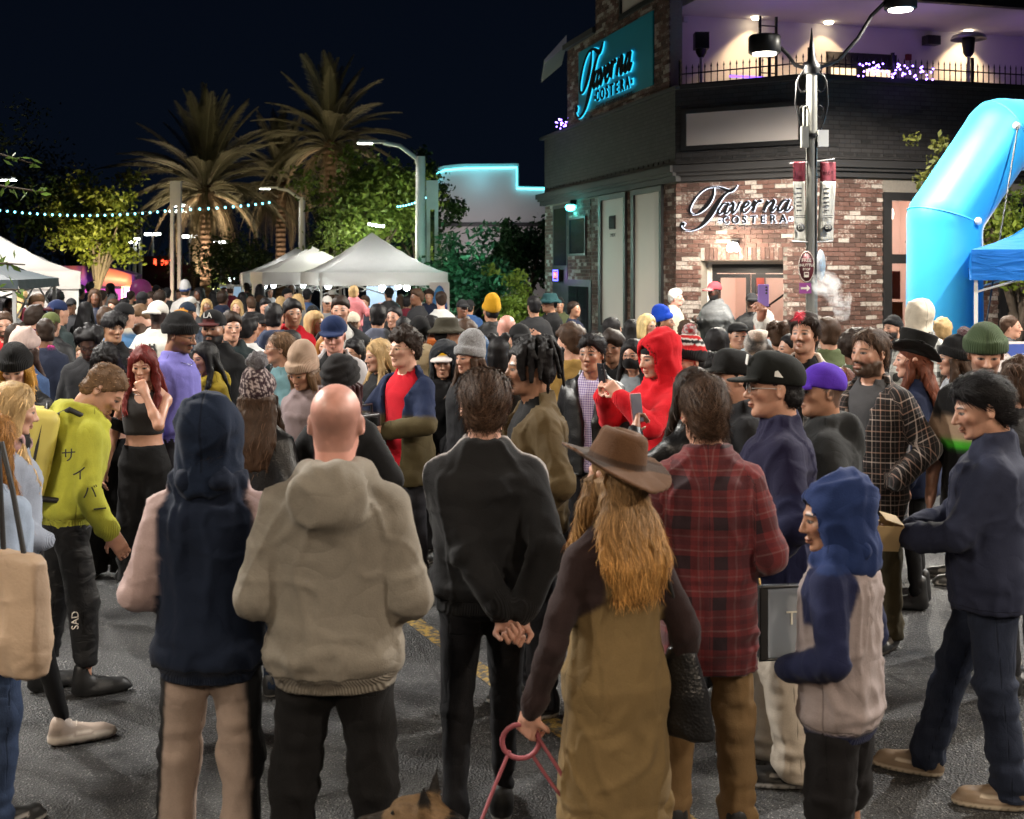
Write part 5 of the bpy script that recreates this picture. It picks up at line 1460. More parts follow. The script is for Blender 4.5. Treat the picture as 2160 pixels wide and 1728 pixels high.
    for (f0, f1, z0, z1, mt) in ((.15, .5, 1.75, 2.1, 'art_dark'), (.52, .85, 1.65, 2.15, 'art_red'), (.12, .5, 1.2, 1.7, 'art_orange'), (.53, .9, 1.05, 1.6, 'art_orange'), (1.2, 1.9, 1.0, 2.1, 'art_dark')):
        mb = MB(); W3.box(mb, r0+f0, r0+f1, z0, z1, -.75, -.70); add(mb, 'wall_picture', mt)
    mb = MB(); W3.box(mb, r0+.3, r1-.3, 3.5, 3.55, -1.8, -1.2); add(mb, 'ceiling_lamp', 'led_white'); light('POINT', W3.p((r0+r1)/2, 3.2, -1.4), 90, (1., .80, .66), size=.2)
    mb = MB(); W3.box(mb, r2+.2, r3-.2, .95, 1.0, -1.3, -1.2); add(mb, 'purple_lamp', 'led_purple'); light('POINT', W3.p((r2+r3)/2, 1.4, -1.0), 30, (.35, .12, 1.), size=.2)
    # ---- roof terrace: floor, white wall, soffit with downlights
    mb = MB(); V = [W1.p(0, ZB-.35, -.1), W1.p(W1.L, ZB-.35, -.1), W2.p(W2.L, ZB-.35, -.1), W3.p(W3.L, ZB-.35, -.1), Vector((14, 30, ZB-.35)), Vector((4, 33, ZB-.35))]
    mb.add(V, [tuple(range(6))]); add(mb, 'terrace_floor', 'cornice_grey')
    WT = Wall((2.6, 22.5), (2.6+12*.9619, 22.5+12*.2733)); u0 = WT.u(1408)
    da, db = WT.u(1742), WT.u(1890); mb = MB(); zd = WT.z(1800, 112)
    WT.box(mb, u0, da, ZB-.35, 7.0, -.2, 0); WT.box(mb, db, WT.L, ZB-.35, 7.0, -.2, 0); WT.box(mb, da, db, zd, 7.0, -.2, 0); add(mb, 'terrace_wall', 'stucco')
    mb = MB(); WT.box(mb, u0, WT.L, 7.0, 7.12, -.2, 2.25); add(mb, 'soffit', 'stucco'); mb = MB(); WT.box(mb, u0-.1, WT.L, 6.98, 7.6, 2.25, 2.40); WT.box(mb, u0-.1, WT.L, 7.12, 7.3, -.4, 2.25); add(mb, 'fascia', 'black_trim')
    mb = MB(); WT.box(mb, da, db, zd-.14, zd, -.08, .03); WT.box(mb, da, da+.1, ZB-.3, zd, -.08, .03); WT.box(mb, db-.1, db, ZB-.3, zd, -.08, .03); WT.box(mb, (da+db)/2-.09, (da+db)/2+.09, ZB-.3, zd-.14, -.08, .03)
    WT.box(mb, da+.1, db-.1, zd-.30, zd-.14, -.07, .02); dr = add(mb, 'terrace_door', 'black_trim')
    for (a, b) in ((da+.1, (da+db)/2-.09), ((da+db)/2+.09, db-.1)): mb = MB(); WT.box(mb, a, b, ZB-.3, zd-.30, -.06, -.05); mb.build('pane', 'window_glow', dr)
    for px in (1582, 1734, 2026):
        u = WT.u(px); mb = MB(); mb.lathe([(.0, 0), (.07, 0), (.09, .03)], WT.p(u, 6.955, .25), 14); dl = add(mb, 'downlight', 'bulb_warm')
        light('SPOT', WT.p(u, 6.93, .25), 280, (1., .72, .42), target=WT.p(u, 5, .02), spot=105, blend=.7, size=.05)
    for u in (u0+1.2, u0+4.5, u0+8.):
        mb = MB(); WT.box(mb, u, u+1.6, 7.15, 7.17, 2.41, 2.46); 
    mb = MB(); WT.box(mb, u0+.3, WT.L-.3, ZB+.10, ZB+.13, 2.0, 2.04); add(mb, 'purple_strip_lamp', 'led_purple')
    for u in (u0+1.4, u0+4.2, u0+7.2): light('SPOT', WT.p(u, ZB+.2, 2.0), 18, (.46, .28, 1.), target=WT.p(u, 7.2, 1.0), spot=130, blend=.8, size=.3)
    mb = MB(); u = WT.u(1957); mb.box(WT.p(u, WT.z(1957, 88), .12), (.30, .2, .18), WT.ang); add(mb, 'loudspeaker', 'black_plastic')
    mb = MB(); u = WT.u(1913); mb.box(WT.p(u, WT.z(1913, 122), .05), (.10, .08, .12), WT.ang); add(mb, 'fire_alarm', 'banner_red')
    mb = MB(); u = WT.u(1443); mb.box(WT.p(u, WT.z(1443, 43), .05), (.09, .08, .09), WT.ang); add(mb, 'camera_dome', 'plastic_white')
    # ladder up the wall
    mb = MB(); ua, ub = WT.u(1585), WT.u(1619)
    for u in (ua, ub): mb.tube([WT.p(u, ZB-.3, .35), WT.p(u, 7.9, .35)], .03, 6)
    for i in range(9): z = ZB-.1+i*.30; mb.tube([WT.p(ua, z, .35), WT.p(ub, z, .35)], .014, 5)
    add(mb, 'ladder', 'black_metal')
    # ---- brick sign tower on the left facade
    TA, TB = W1.u(1197), W1.u(1412); TS = W1.u(1256); zs = W1.z(1197, 105)
    mb = MB(); W1.box(mb, TA, TB, ZB-.3, zs, -.25, -.012); W1.box(mb, TS, TB, zs, 9.0, -.25, -.012); add(mb, 'tower_wall', 'mortar')
    mb = MB(); sg0, sg1, sz0, sz1 = W1.u(1223), W1.u(1380), 5.63, 7.02
    for (a, b, z0, z1) in place_bricks(W1, TA, TB, ZB+.03, 9.0, ((sg0+.05, sg1-.05, sz0+.05, sz1-.05), (TA-1, TS, zs, 20), (W1.u(1312), W1.u(1395), 7.25, 20))): W1.box(mb, a, b, z0, z1, -.03, rs.uniform(0, .008), kind(W1, a, z0))
    o = add(mb, 'tower_brickwork', mats); o['kind'] = 'stuff'
    mb = MB(); W1.box(mb, W1.u(1314), W1.u(1412), 7.3, 9.2, -.005, .02); p = add(mb, 'tower_panel', 'white_panel'); mb = MB(); W1.box(mb, W1.u(1310), W1.u(1412), 7.2, 7.3, -.005, .05); W1.box(mb, W1.u(1310), W1.u(1314), 7.3, 9.2, -.005, .05); mb.build('frame', 'black_trim', p)
    mb = MB(); W1.box(mb, TA-.15, TS+.02, zs, zs+.12, -1., .08); W1.box(mb, TS-.1, TB+.05, 9.0, 9.1, -1, .08); add(mb, 'coping', 'cornice_grey')
    # gable eave of the wing behind
    mb = MB(); e0 = at(1148, 135, 30); e1 = at(1195, 95, 30); mb.add([e0, e1, e1+Vector((0, 3, 0)), e0+Vector((0, 3, 0)), e0+Vector((0, 0, .1)), e1+Vector((0, 0, .25)), e1+Vector((0, 3, .25)), e0+Vector((0, 3, .1))], [(0,1,2,3),(4,7,6,5),(0,4,5,1),(1,5,6,2),(3,2,6,7),(0,3,7,4)]); add(mb, 'eave', 'stucco')
    return root

def sign_logo(root, wall, u, z, scale, halo, name, tilt=0.):
    """script wordmark with a lit halo; (u, z) is where drawing point (0, 0) lands, scale metres per drawing unit"""
    def fx(x, y, o): return wall.p(u+x*scale, z-y*scale, o)
    mb = MB(); mh = MB()
    for i, s in enumerate(script_strokes()):
        ribbon(mb, s, .055, .075+i*.0007, fx, grow=2 if halo == 'halo_white' else 5); ribbon(mh, s, .030, .034+i*.0007, fx, grow=6 if halo == 'halo_white' else 10)
    mb.build('script_letters', 'sign_black', root); mh.build('letter_halo', halo, root)
    rt = (wall.t.x, wall.t.y, 0)
    for ch, x in zip('COSTERA', (830, 975, 1110, 1245, 1385, 1530, 1675)):
        put_text('letter', ch, 152*scale, fx(x, 632, .06), rt, (0, 0, 1), 'sign_black', root, .012, offset=.005)
        put_text('letter_halo', ch, 152*scale, fx(x, 632, .034), rt, (0, 0, 1), halo, root, .002, offset=.010)
    for x in (742, 1780):
        m = MB(); m.box(fx(x, 632, .06), (34*scale, .02, 34*scale), wall.ang); m.build('dot', 'ink', root)
        m = MB(); m.box(fx(x, 632, .034), (62*scale, .004, 62*scale), wall.ang); m.build('letter_halo', halo, root)
    o = put_text('small_letters', 'COASTAL MEDITERRANEAN CUISINE', 62*scale, fx(1230, 735, .014), rt, (0, 0, 1), 'ink' if halo == 'halo_cyan' else 'art_dark', root, .004); o['kind'] = 'stuff'

def building_signs():
    k = .1391/122.5*1.0
    # over the door (on the chamfer)
    w = W2; s = (w.u(1680)-w.u(1437))/(1850-125.)
    root = empty('tavern_sign', w.p(w.u(1560), 0, 0)); tag(root, 'black script wordmark with white lit halo on the brick above the door', 'sign')
    n0 = len(bpy.data.objects)
    before = set(bpy.data.objects)
    sign_logo(root, w, w.u(1437)-125*s, w.z(1437, 380+690*.1391)+690*s, s, 'halo_white', 'a')
    for o in set(bpy.data.objects)-before: o.matrix_parent_inverse = Matrix.Translation(root.location).inverted()
    w = W1; root = empty('teal_sign', w.p(w.u(1300), 5.6, 0)); tag(root, 'teal sign board with black script glowing cyan on the brick tower', 'sign')
    before = set(bpy.data.objects)
    mb = MB(); a, b = w.u(1223), w.u(1380); w.box(mb, a, b, 5.63, 7.02, .0, .03); mb.build('board', 'teal_sign', root)
    s = (b-a)*.90/(1850-125.)
    class WW: pass
    ww = Wall(WA, WB); ww.P = W1.P+W1.n*.03
    sign_logo(root, ww, a+(b-a)*.0-125*s-.02, 6.88+140*s*1.0-.0, s*.92, 'halo_cyan', 'b')
    for o in set(bpy.data.objects)-before: o.matrix_parent_inverse = Matrix.Translation(root.location).inverted()
    # teal wall lamp and open sign on the left facade
    u = W1.u(1214); z = W1.z(1214, 437); root = empty('teal_wall_lamp', W1.p(u, z, 0)); tag(root, 'teal glowing bulkhead lamp above the small upper window', 'lamp')
    m = MB(); m.box((0, 0, .10), (.16, .3, .1), W1.ang); m.build('housing', 'black_metal', root); m = MB(); m.lathe([(.0, -.1), (.09, -.07), (.12, .0), (.08, .05), (0, .05)], (W1.n.x*.12, W1.n.y*.12, 0), 12); m.build('lamp_globe', 'teal_lamp', root)
    light('POINT', W1.p(u, z-.1, .35), 13, (.08, .9, .82), size=.08)
    u = W1.u(1183); z = W1.z(1183, 581); root = empty('open_sign', W1.p(u, z, 0)); tag(root, 'small red and blue neon sign glowing beside the dark doors', 'sign')
    n = W1.n; t = W1.t
    m = MB(); m.box((n.x*.10, n.y*.10, 0), (.42, .06, .26), W1.ang); m.build('backing', 'black_plastic', root)
    m = MB()
    for (a, b, c, d) in ((-.2, .2, .10, .13), (-.2, .2, -.13, -.10), (-.2, -.175, -.1, .1), (.175, .2, -.1, .1)): m.box((n.x*.135+t.x*(a+b)/2, n.y*.135+t.y*(a+b)/2, (c+d)/2), (b-a, .01, d-c), W1.ang)
    m.build('neon_border', 'open_blue', root)
    o = put_text('neon_letters', 'PH', .17, (n.x*.14, n.y*.14, 0), (t.x, t.y, 0), (0, 0, 1), 'open_red', root, .004, offset=.006)
    light('POINT', W1.p(u, z, .4), 5, (.6, .1, 1.), size=.1)

def terrace_things():
    # railing with spear pickets along the parapet
    root = empty('railing', (WC[0], WC[1], ZB)); tag(root, 'black spear topped railing along the roof terrace edge', 'railing'); IM = Matrix.Translation((-WC[0], -WC[1], -ZB))
    mb = MB(); mb.box((0, 0, .17), (.014, .014, .34)); mb.lathe([(.0, .42), (.018, .35), (.008, .33)], (0, 0, 0), 4); me = mb.mesh('picket'); me.materials.append(MATS['black_metal'])
    mb = MB(); mb.box((0, 0, .25), (.045, .045, .5)); mp = mb.mesh('post'); mp.materials.append(MATS['black_metal'])
    for w, ua, ub in ((W2, .02, W2.L-.05), (W3, .05, 6.6)):
        for z in (.06, .25): m = MB(); m.tube([w.p(ua, ZB+z, -.12), w.p(ub, ZB+z, -.12)], .013, 5); o = m.build('rail', 'black_metal', root); o.matrix_parent_inverse = IM
        n = int((ub-ua)/.115)
        for i in range(n+1):
            u = ua+(ub-ua)*i/n; data, nm = (mp, 'post') if i % 14 == 0 else (me, 'picket')
            o = bpy.data.objects.new(nm, data); COL.objects.link(o); o.parent = root; o.matrix_parent_inverse = IM; o.location = w.p(u, ZB, -.12); o.rotation_euler = (0, 0, w.ang)
    # fairy lights wound through the railing
    def fairy(name, label, wall, ua, ub, z0, z1, o, n, seed):
        rs = random.Random(seed); mb = MB(); pts = []; mw = MB()
        for i in range(n): p = wall.p(rs.uniform(ua, ub), rs.uniform(z0, z1), o+rs.uniform(-.04, .05)); mb.lathe([(0, -.018), (.016, -.006), (.016, .006), (0, .018)], p, 6); pts.append(p)
        pts.sort(key=lambda p: p.x); mw.tube(pts, .004, 4)
        r = empty(name, pts[0]); tag(r, label, 'string lights'); I = Matrix.Translation(pts[0]).inverted()
        a = mw.build('wire', 'black_plastic', r); a.matrix_parent_inverse = I; b = mb.build('bulbs', 'fairy_purple', r); b.matrix_parent_inverse = I; b['kind'] = 'stuff'
        light('POINT', wall.p((ua+ub)/2, z1, o+.3), 7, (.25, .1, 1.), size=.4)
    fairy('fairy_lights', 'tangle of violet fairy lights on the terrace railing', W3, W3.u(1815), W3.u(1978), ZB+.06, ZB+.30, -.08, 62, 1)
    fairy('fairy_lights', 'blue fairy lights on the parapet beside the brick tower', W1, W1.u(1164), W1.u(1196), ZB+.08, ZB+.34, -.1, 26, 2)
    # patio heaters
    for (px, Y, top, lab) in ((1479, 22.1, 'square', 'patio heater with square black head behind the railing'), (2043, 22.6, 'dish', 'patio heater with dished metal hood on the terrace')):
        x = gx(px, Y); z0 = ZB-.35; r = empty('patio_heater', (x, Y, z0)); tag(r, lab, 'heater')
        zt = CAMZ-(78-HOR)/FPX*Y-z0
        m = MB(); m.lathe([(.22, 0), (.22, .06), (.17, .5), (.03, .55)], (0, 0, 0), 14); m.build('base', 'black_metal', r); m = MB(); m.tube([(0, 0, .5), (0, 0, zt-.35)], .03, 8); m.build('pole', 'galvanised', r)
        m = MB(); m.lathe([(.05, zt-.38), (.10, zt-.30), (.12, zt-.08), (.12, zt-.02), (0, zt)], (0, 0, 0), 12); m.build('burner', 'black_metal', r)
        m = MB()
        if top == 'square': m.box((0, 0, zt-.08), (.26, .26, .3))
        else: m.lathe([(.02, zt+.10), (.12, zt+.09), (.30, zt+.02), (.33, zt-.05), (.30, zt-.0), (.02, zt+.06)], (0, 0, 0), 20)
        m.build('hood', 'black_metal' if top == 'square' else 'galvanised', r)

# ---------------------------------------------------------------- street things
def lamp_post(x, y, rz, label, energy, col, banner=True, group=None):
    r = empty('street_lamp', (x, y, 0), rz); tag(r, label, 'street lamp', group)
    m = MB(); m.lathe([(.20, 0), (.20, .12), (.13, .25), (.105, .9), (.095, 1.0)], (0, 0, 0), 16); m.build('base', 'pole_grey', r)
    m = MB(); m.lathe([(.078, 1.0), (.072, 4.86)], (0, 0, 0), 16); m.build('pole', 'pole_grey', r)
    m = MB(); m.lathe([(.10, 4.80), (.115, 4.86), (.115, 4.92), (.06, 4.98), (.035, 5.15), (.006, 5.42), (0, 5.42)], (0, 0, 0), 14); m.build('finial', 'black_metal', r)
    def arm(pts, hx, hz):
        m = MB(); m.tube(pts, .026, 8); a = m.build('arm', 'black_metal', r)
        m = MB(); m.lathe([(.0, .125), (.20, .125), (.215, .10), (.215, -.10), (.20, -.115), (.16, -.115), (.16, -.10), (0, -.10)], (hx, 0, hz), 22); h = m.build('lamp_head', 'black_metal', r)
        m = MB(); m.lathe([(0, -.106), (.155, -.106), (.155, -.128), (0, -.128)], (hx, 0, hz), 20); m.build('lens', 'led_lamp', h)
        M = Matrix.Translation((x, y, 0)) @ Matrix.Rotation(rz, 4, 'Z')
        light('SPOT', M @ Vector((hx, 0, hz-.15)), energy, col, target=M @ Vector((hx, .0, 0)), spot=165, blend=.35, size=.14)
    arm([(-.08, 0, 4.88), (-.22, 0, 4.92), (-.32, 0, 5.06), (-.42, 0, 5.16)], -.63, 5.19)
    arm([(.08, 0, 4.88), (.35, 0, 4.98), (.62, 0, 5.28), (.80, 0, 5.58), (.98, 0, 5.76)], 1.19, 5.78)
    m = MB()
    for s in (-1, 1):   # wrought scrolls
        m.tube([(s*(.12+.07*math.cos(a)), 0, 4.68+.12*math.sin(a)) for a in np.linspace(0, 6.28, 15)], .012, 6)
        m.tube([(s*.10, 0, 4.86), (s*.20, 0, 4.70), (s*.22, 0, 4.4), (s*.16, 0, 4.15), (s*.09, 0, 4.0)], .011, 6)
        m.tube([(s*(.11+.05*math.cos(a)), 0, 4.30+.08*math.sin(a)) for a in np.linspace(0, 6.28, 13)], .010, 6)
    m.build('scrollwork', 'black_metal', r)
    m = MB(); m.lathe([(.10, 3.95), (.10, 4.0)], (0, 0, 0), 14); m.lathe([(.105, 3.95), (.105, 4.0)], (0, 0, 0), 14); m.build('clamp', 'black_metal', r)
    if not banner: return r
    m = MB(); m.box((.13, -.07, 3.93-.0), (.14, .08, .22)); m.build('junction_box', 'plastic_white', r); m = MB(); m.box((-.11, -.06, 3.95), (.09, .10, .28)); m.tube([(-.12, -.05, 4.1), (-.12, -.05, 4.35), (-.06, -.03, 4.38)], .012, 6); m.build('meter_box', 'pole_grey', r)
    m = MB(); m.tube([(.04, -.075, 3.9), (.04, -.08, 2.0)], .009, 6); m.build('cable', 'black_plastic', r)
    for s, lab in ((-1, 'l'), (1, 'r')):
        x0, x1 = (s*.09, s*(.25 if s < 0 else .30)); V = []; F = []
        m = MB(); m.tube([(0, -.03, 3.62+.0), (s*.30, -.03, 3.66 if s > 0 else 3.60)], .012, 6); m.build('banner_bracket', 'galvanised', r); m = MB(); m.tube([(0, -.03, 2.55), (s*.27, -.03, 2.56)], .012, 6); m.build('banner_bracket', 'galvanised', r)
        nx, nz = 5, 16
        for mat, z0, z1, nm in (('banner_red', 3.36, 3.62, 'banner_top'), ('banner_cloth', 2.56, 3.36, 'banner')):
            V = []; F = []
            for i in range(nx+1):
                for j in range(nz+1):
                    X = x0+(x1-x0)*i/nx; Z = z0+(z1-z0)*j/nz
                    for e in (0,): V.append((X+.012*s*math.sin(Z*4), -.03+.035*math.sin(Z*3.1+s)+.02*math.sin(X*30), Z))
            for i in range(nx):
                for j in range(nz): a = i*(nz+1)+j; F.append((a, a+nz+1, a+nz+2, a+1))
            q = MB(); q.add(V, F, 0, True); b = q.build(nm, mat, r); sm = b.modifiers.new('thickness', 'SOLIDIFY'); sm.thickness = .004
            if nm == 'banner_top': put_text('lettering', 'TREK', .075, ((x0+x1)/2, -.085, 3.47), (1, 0, 0), (0, 0, 1), 'sign_maroon', b, .002)
            else:
                q = MB(); xm = (x0+x1)/2; yb = -.09
                for z in (3.26, 3.20, 3.14, 3.08, 3.03, 2.97): q.box((xm-.02, yb, z), (.07, .004, .018))
                for z in (2.90, 2.875): q.box((xm, yb, z), (.13, .004, .010))
                q.build('print', 'ink', b)['kind'] = 'stuff'
                q = MB(); M90 = Matrix.Rotation(R(90), 3, 'X'); q.lathe([(.0, 0), (.058, 0), (.058, .004), (0, .004)], (xm, yb, 2.74), 20, M=M90); e = q.build('emblem', 'ink', b)
                put_text('emblem_mark', 'DS', .06, (xm, yb-.007, 2.74), (1, 0, 0), (0, 0, 1), 'banner_cloth', b, .002)
    # oval shuttle sign and arrow plate, facing left of the camera
    g = empty('shuttle_sign', (0, 0, 0), 0, r); g.location = (-.10, -.12, 2.22); g.rotation_euler = (0, 0, R(-8))
    M90 = Matrix.Rotation(R(90), 3, 'X') @ Matrix.Scale(1, 3); Mo = Matrix(((1, 0, 0), (0, 0, -1), (0, 2.0, 0)))
    m = MB(); m.lathe([(.0, .0), (.105, .0), (.105, .012), (0, .012)], (0, 0, 0), 28, M=Mo); m.build('oval_plate', 'sign_maroon', g)
    m = MB(); m.tube([(.100*math.cos(a), -.015, .20*math.sin(a)) for a in np.linspace(0, 6.2832, 29)], .004, 5); m.build('rim', 'sign_cream', g)
    for (t_, s_, z_) in (('FREE', .062, .085), ('SHUTTLE', .050, .02), ('STOP', .040, -.035)): put_text('lettering', t_, s_, (0, -.016, z_), (1, 0, 0), (0, 0, 1), 'sign_cream', g, .002, offset=.0012)
    m = MB(); m.box((0, -.016, -.105), (.062, .004, .07)); m.build('shuttle_icon', 'sign_cream', g); m = MB(); m.box((0, -.02, -.095), (.044, .003, .022)); m.build('icon_window', 'sign_maroon', g)
    m = MB(); m.lathe([(.0, .0), (.105, .0), (.105, .012), (0, .012)], (0, 0, 0), 28, M=Mo); b = m.build('back_plate', 'galvanised', r); b.location = (.12, .02, 2.24); b.rotation_euler = (0, 0, R(40))
    g = empty('arrow_sign', (0, 0, 0), 0, r); g.location = (-.115, -.12, 1.935)
    m = MB(); m.box((0, 0, 0), (.16, .012, .14)); m.build('plate', 'sign_purple', g)
    m = MB(); m.box((-.02, -.009, 0), (.08, .004, .026)); m.add([(.02, -.011, .045), (.02, -.011, -.045), (.065, -.011, 0), (.02, -.007, .045), (.02, -.007, -.045), (.065, -.007, 0)], [(0, 1, 2), (3, 5, 4), (0, 3, 4, 1), (1, 4, 5, 2), (2, 5, 3, 0)]); m.build('arrow', 'sign_cream', g)
    m = MB(); m.box((-.05, -.06, 2.32), (.10, .1, .03)); m.box((-.05, -.06, 2.1), (.10, .1, .03)); m.build('sign_bracket', 'galvanised', r)
    return r

def inflatable_arch():
    Y = 16.8; s = FPX/Y; r = empty('inflatable_arch', ((1992-CX)/s, Y, 0)); tag(r, 'huge bright blue inflatable start arch beside the blue tent', 'arch')
    X0 = (1992-CX)/s; rad = .52
    zb = CAMZ-(462-HOR)/s; x2 = (2128-CX)/s-X0; zt = CAMZ-(280-HOR)/s; Wd = 5.4
    path = [(0, 0, 0), (0, 0, zb), (x2, 0, zt), (Wd-x2, 0, zt), (Wd, 0, zb), (Wd, 0, 0)]
    F = Fld((-.62, -.62, 0), (Wd+.62, .62, zt+.62), .05)
    for a, b in zip(path[:-1], path[1:]): F.add(cone(a, b, rad*(1.03 if a[2] == 0 or b[2] == 0 else .97), rad*.97), .03)
    F.cut(lambda X, Y_, Z: -Z+.004+0*X+0*Y_)
    V, Q = F.mesh(); V = relax(V, Q, 2, .5); g = G(V, Q); rot = R(14)
    o = link('tube', gmesh('tube', g), r, 'inflatable_blue'); r.rotation_euler = (0, 0, rot)
    def ring(c, n, q=rad*.985):
        n = Vector(n).normalized(); a = n.orthogonal().normalized(); b = n.cross(a); m = MB(); m.tube([Vector(c)+a*q*math.cos(t)+b*q*math.sin(t) for t in np.linspace(0, 6.2832, 41)], .010, 5); m.build('seam', 'seam_blue', r)
    d = (Vector(path[2])-Vector(path[1])).normalized(); ring(path[1], Vector((0, 0, 1))+d); ring(path[2], d+Vector((1, 0, 0))); d2 = (Vector(path[4])-Vector(path[3])).normalized(); ring(path[3], Vector((1, 0, 0))+d2); ring(path[4], d2-Vector((0, 0, 1)))
    pts = []
    for c in ((path[2][0]-.12, -.50, zt+.06), (path[1][0]+.18, -.50, zb-.05)):
        m = MB(); M90 = Matrix.Rotation(R(90), 3, 'X'); m.lathe([(0, .03), (.05, .03), (.055, 0)], c, 14, M=M90); m.build('anchor_patch', 'plastic_white', r)
    m = MB(); m.tube([(path[2][0]-.12, -.54, zt+.06), (-.75, -1.6, .0)], .012, 6); m.build('guy_rope', 'black_plastic', r)
    return r

def canopy_tent(name, x, y, rz, size, z_eave, z_peak, mat, label, group=None, val=.26, legs='plastic_white', bulbs=0, wall=None):
    r = empty(name, (x, y, 0), rz); tag(r, label, 'tent', group); h = size/2; n = 10
    # roof: four concave slopes
    m = MB()
    for q in range(4):
        Mq = Matrix.Rotation(q*math.pi/2, 3, 'Z'); V = []; Fq = []
        for i in range(n+1):
            t = i/n; zz = z_eave+(z_peak-z_eave)*(t**1.35)*(1-.0)
            for j in range(n+1):
                sx = -1+2*j/n; wv = h*(1-t)
                V.append(Mq @ Vector((sx*wv, -wv, zz-.05*(1-sx*sx)*(1-t)*t*2+.02*math.sin(j*2.3+i*1.7+q)*t*(1-t)*4)))
        for i in range(n):
            for j in range(n): a = i*(n+1)+j; Fq.append((a, a+1, a+n+2, a+n+1))
        m.add(V, Fq, 0, True)
    rf = m.build('roof', mat, r)
    for q in range(4):
        Mq = Matrix.Rotation(q*math.pi/2, 3, 'Z'); m = MB(); V = []; Fq = []; k = 24
        for j in range(k+1):
            X = -h+2*h*j/k; b = .018*math.sin(j*1.9+q)
            V += [Mq @ Vector((X, -h-.005, z_eave)), Mq @ Vector((X, -h-.012+b, z_eave-val*.5)), Mq @ Vector((X, -h-.008-b*.7, z_eave-val))]
        for j in range(k):
            for e in (0, 1): a = j*3+e; Fq.append((a, a+3, a+4, a+1))
        m.add(V, Fq, 0, True); m.build('valance', mat, r)
    for sx in (-1, 1):
        for sy in (-1, 1): m = MB(); m.box((sx*(h-.05), sy*(h-.05), z_eave/2), (.045, .045, z_eave)); m.build('leg', legs, r)
    m = MB()
    for q in range(4):
        Mq = Matrix.Rotation(q*math.pi/2, 3, 'Z')
        for (a, b) in (((-h+.05, -h+.05, z_eave-.05), (0, -h+.05, z_eave-.5)), ((0, -h+.05, z_eave-.5), (h-.05, -h+.05, z_eave-.05)), ((-h+.05, -h+.05, z_eave-.5), (0, -h+.05, z_eave-.05)), ((0, -h+.05, z_eave-.05), (h-.05, -h+.05, z_eave-.5))): m.tube([Mq @ Vector(a), Mq @ Vector(b)], .014, 5)
    m.build('truss', legs, r)
    if wall:
        for q in wall:
            Mq = Matrix.Rotation(q*math.pi/2, 3, 'Z'); m = MB(); V = []; k = 14
            for j in range(k+1): X = -h+.06+2*(h-.06)*j/k; V += [Mq @ Vector((X, -h+.03+.03*math.sin(j*2.), .05)), Mq @ Vector((X, -h+.03, z_eave-.02))]
            m.add(V, [(2*j, 2*j+2, 2*j+3, 2*j+1) for j in range(k)], 0, True); m.build('side_wall', mat, r)
    return r

def tree(x, y, h, cr, label, col, col2, seed, n=5200, trunk_h=None, z_flat=.9, lsz=.18, group=None):
    rs = np.random.RandomState(seed); r = empty('tree', (x, y, 0)); tag(r, label, 'tree', group)
    th = trunk_h or h*.35; m = MB(); m.tube([(0, 0, 0), (rs.uniform(-.1, .1), rs.uniform(-.1, .1), th*.5), (rs.uniform(-.15, .15), rs.uniform(-.15, .15), th)], [.16, .12, .10], 8)
    tips = []
    for i in range(11):
        a = rs.uniform(0, 6.28); e = rs.uniform(.2, 1.35); L = rs.uniform(.55, .95); q = np.array((math.cos(a)*math.cos(e)*cr*L, math.sin(a)*math.cos(e)*cr*L, th+(h-th)*.15+(h-th)*.75*math.sin(e)*L))
        mid = q*.5+np.array((0, 0, th*.55)); m.tube([(0, 0, th*rs.uniform(.7, 1)), tuple(mid), tuple(q)], [.07, .045, .018], 5); tips.append(q)
    m.build('trunk', 'bark', r)
    # clumps of leaves around branch tips
    C = np.concatenate([np.array(tips), rs.normal(0, 1, (34, 3))*np.array((cr*.42, cr*.42, (h-th)*.22))+np.array((0, 0, th+(h-th)*.52))])
    ci = rs.randint(0, len(C), n); P = C[ci]+rs.normal(0, 1, (n, 3))*np.array((cr*.145, cr*.145, cr*.11))
    P[:, 2] = np.maximum(P[:, 2], th*.75)
    d = rs.normal(0, 1, (n, 3)); d /= np.linalg.norm(d, axis=1, keepdims=True); u = np.cross(d, rs.normal(0, 1, (n, 3))); u /= np.linalg.norm(u, axis=1, keepdims=True)
    L = lsz*rs.uniform(.6, 1.3, (n, 1)); V = np.stack([P-d*L*.5, P+u*L*.24, P+d*L*.5, P-u*L*.24], 1).reshape(-1, 3); Q = np.arange(n*4).reshape(-1, 4)
    t = np.clip(rs.uniform(0, 1, n)*.6+(ci % 7)/7*.4, 0, 1)[:, None]; cc = np.array(col)*(1-t)+np.array(col2)*t
    link('crown', gmesh('crown', G(V, Q, np.repeat(cc, 4, 0))), r, 'leaf')
    return r

def palm_frond(L, droop, seed, dry=False):
    rs = random.Random(seed); mb = MB(); n = 36; pts = []
    for i in range(n+1): t = i/n; pts.append(Vector((L*t*(1-.10*droop*t), 0, L*(.30*t-droop*.85*t*t))))
    mb.tube(pts, [.011*(1-.85*i/n)+.0015 for i in range(n+1)], 5)
    for i in range(4, n+1):
        for k in (0, .5):
            t = min((i+k)/n, 1); j = min(i, n-1); p = pts[j].lerp(pts[min(j+1, n)], k); tan = (pts[min(j+1, n)]-pts[max(j-1, 0)]).normalized()
            ll = .14*math.sin(math.pi*min(max(t*.86+.12, 0), 1))**.7*rs.uniform(.85, 1.1)
            for s in (-1, 1):
                dr = (tan*.75+Vector((0, s*.80, .28))).normalized(); e = p+dr*ll+Vector((0, 0, -.3*ll*rs.uniform(.4, 1.6))); m_ = p+dr*ll*.5+Vector((0, 0, .004)); w = tan*.0034
                mb.add([p-w, p+w, m_+w*1.2, m_-w*1.2, e], [(0, 1, 2, 3), (3, 2, 4)], 0, False)
    return mb.mesh('frond')
_fr = {}
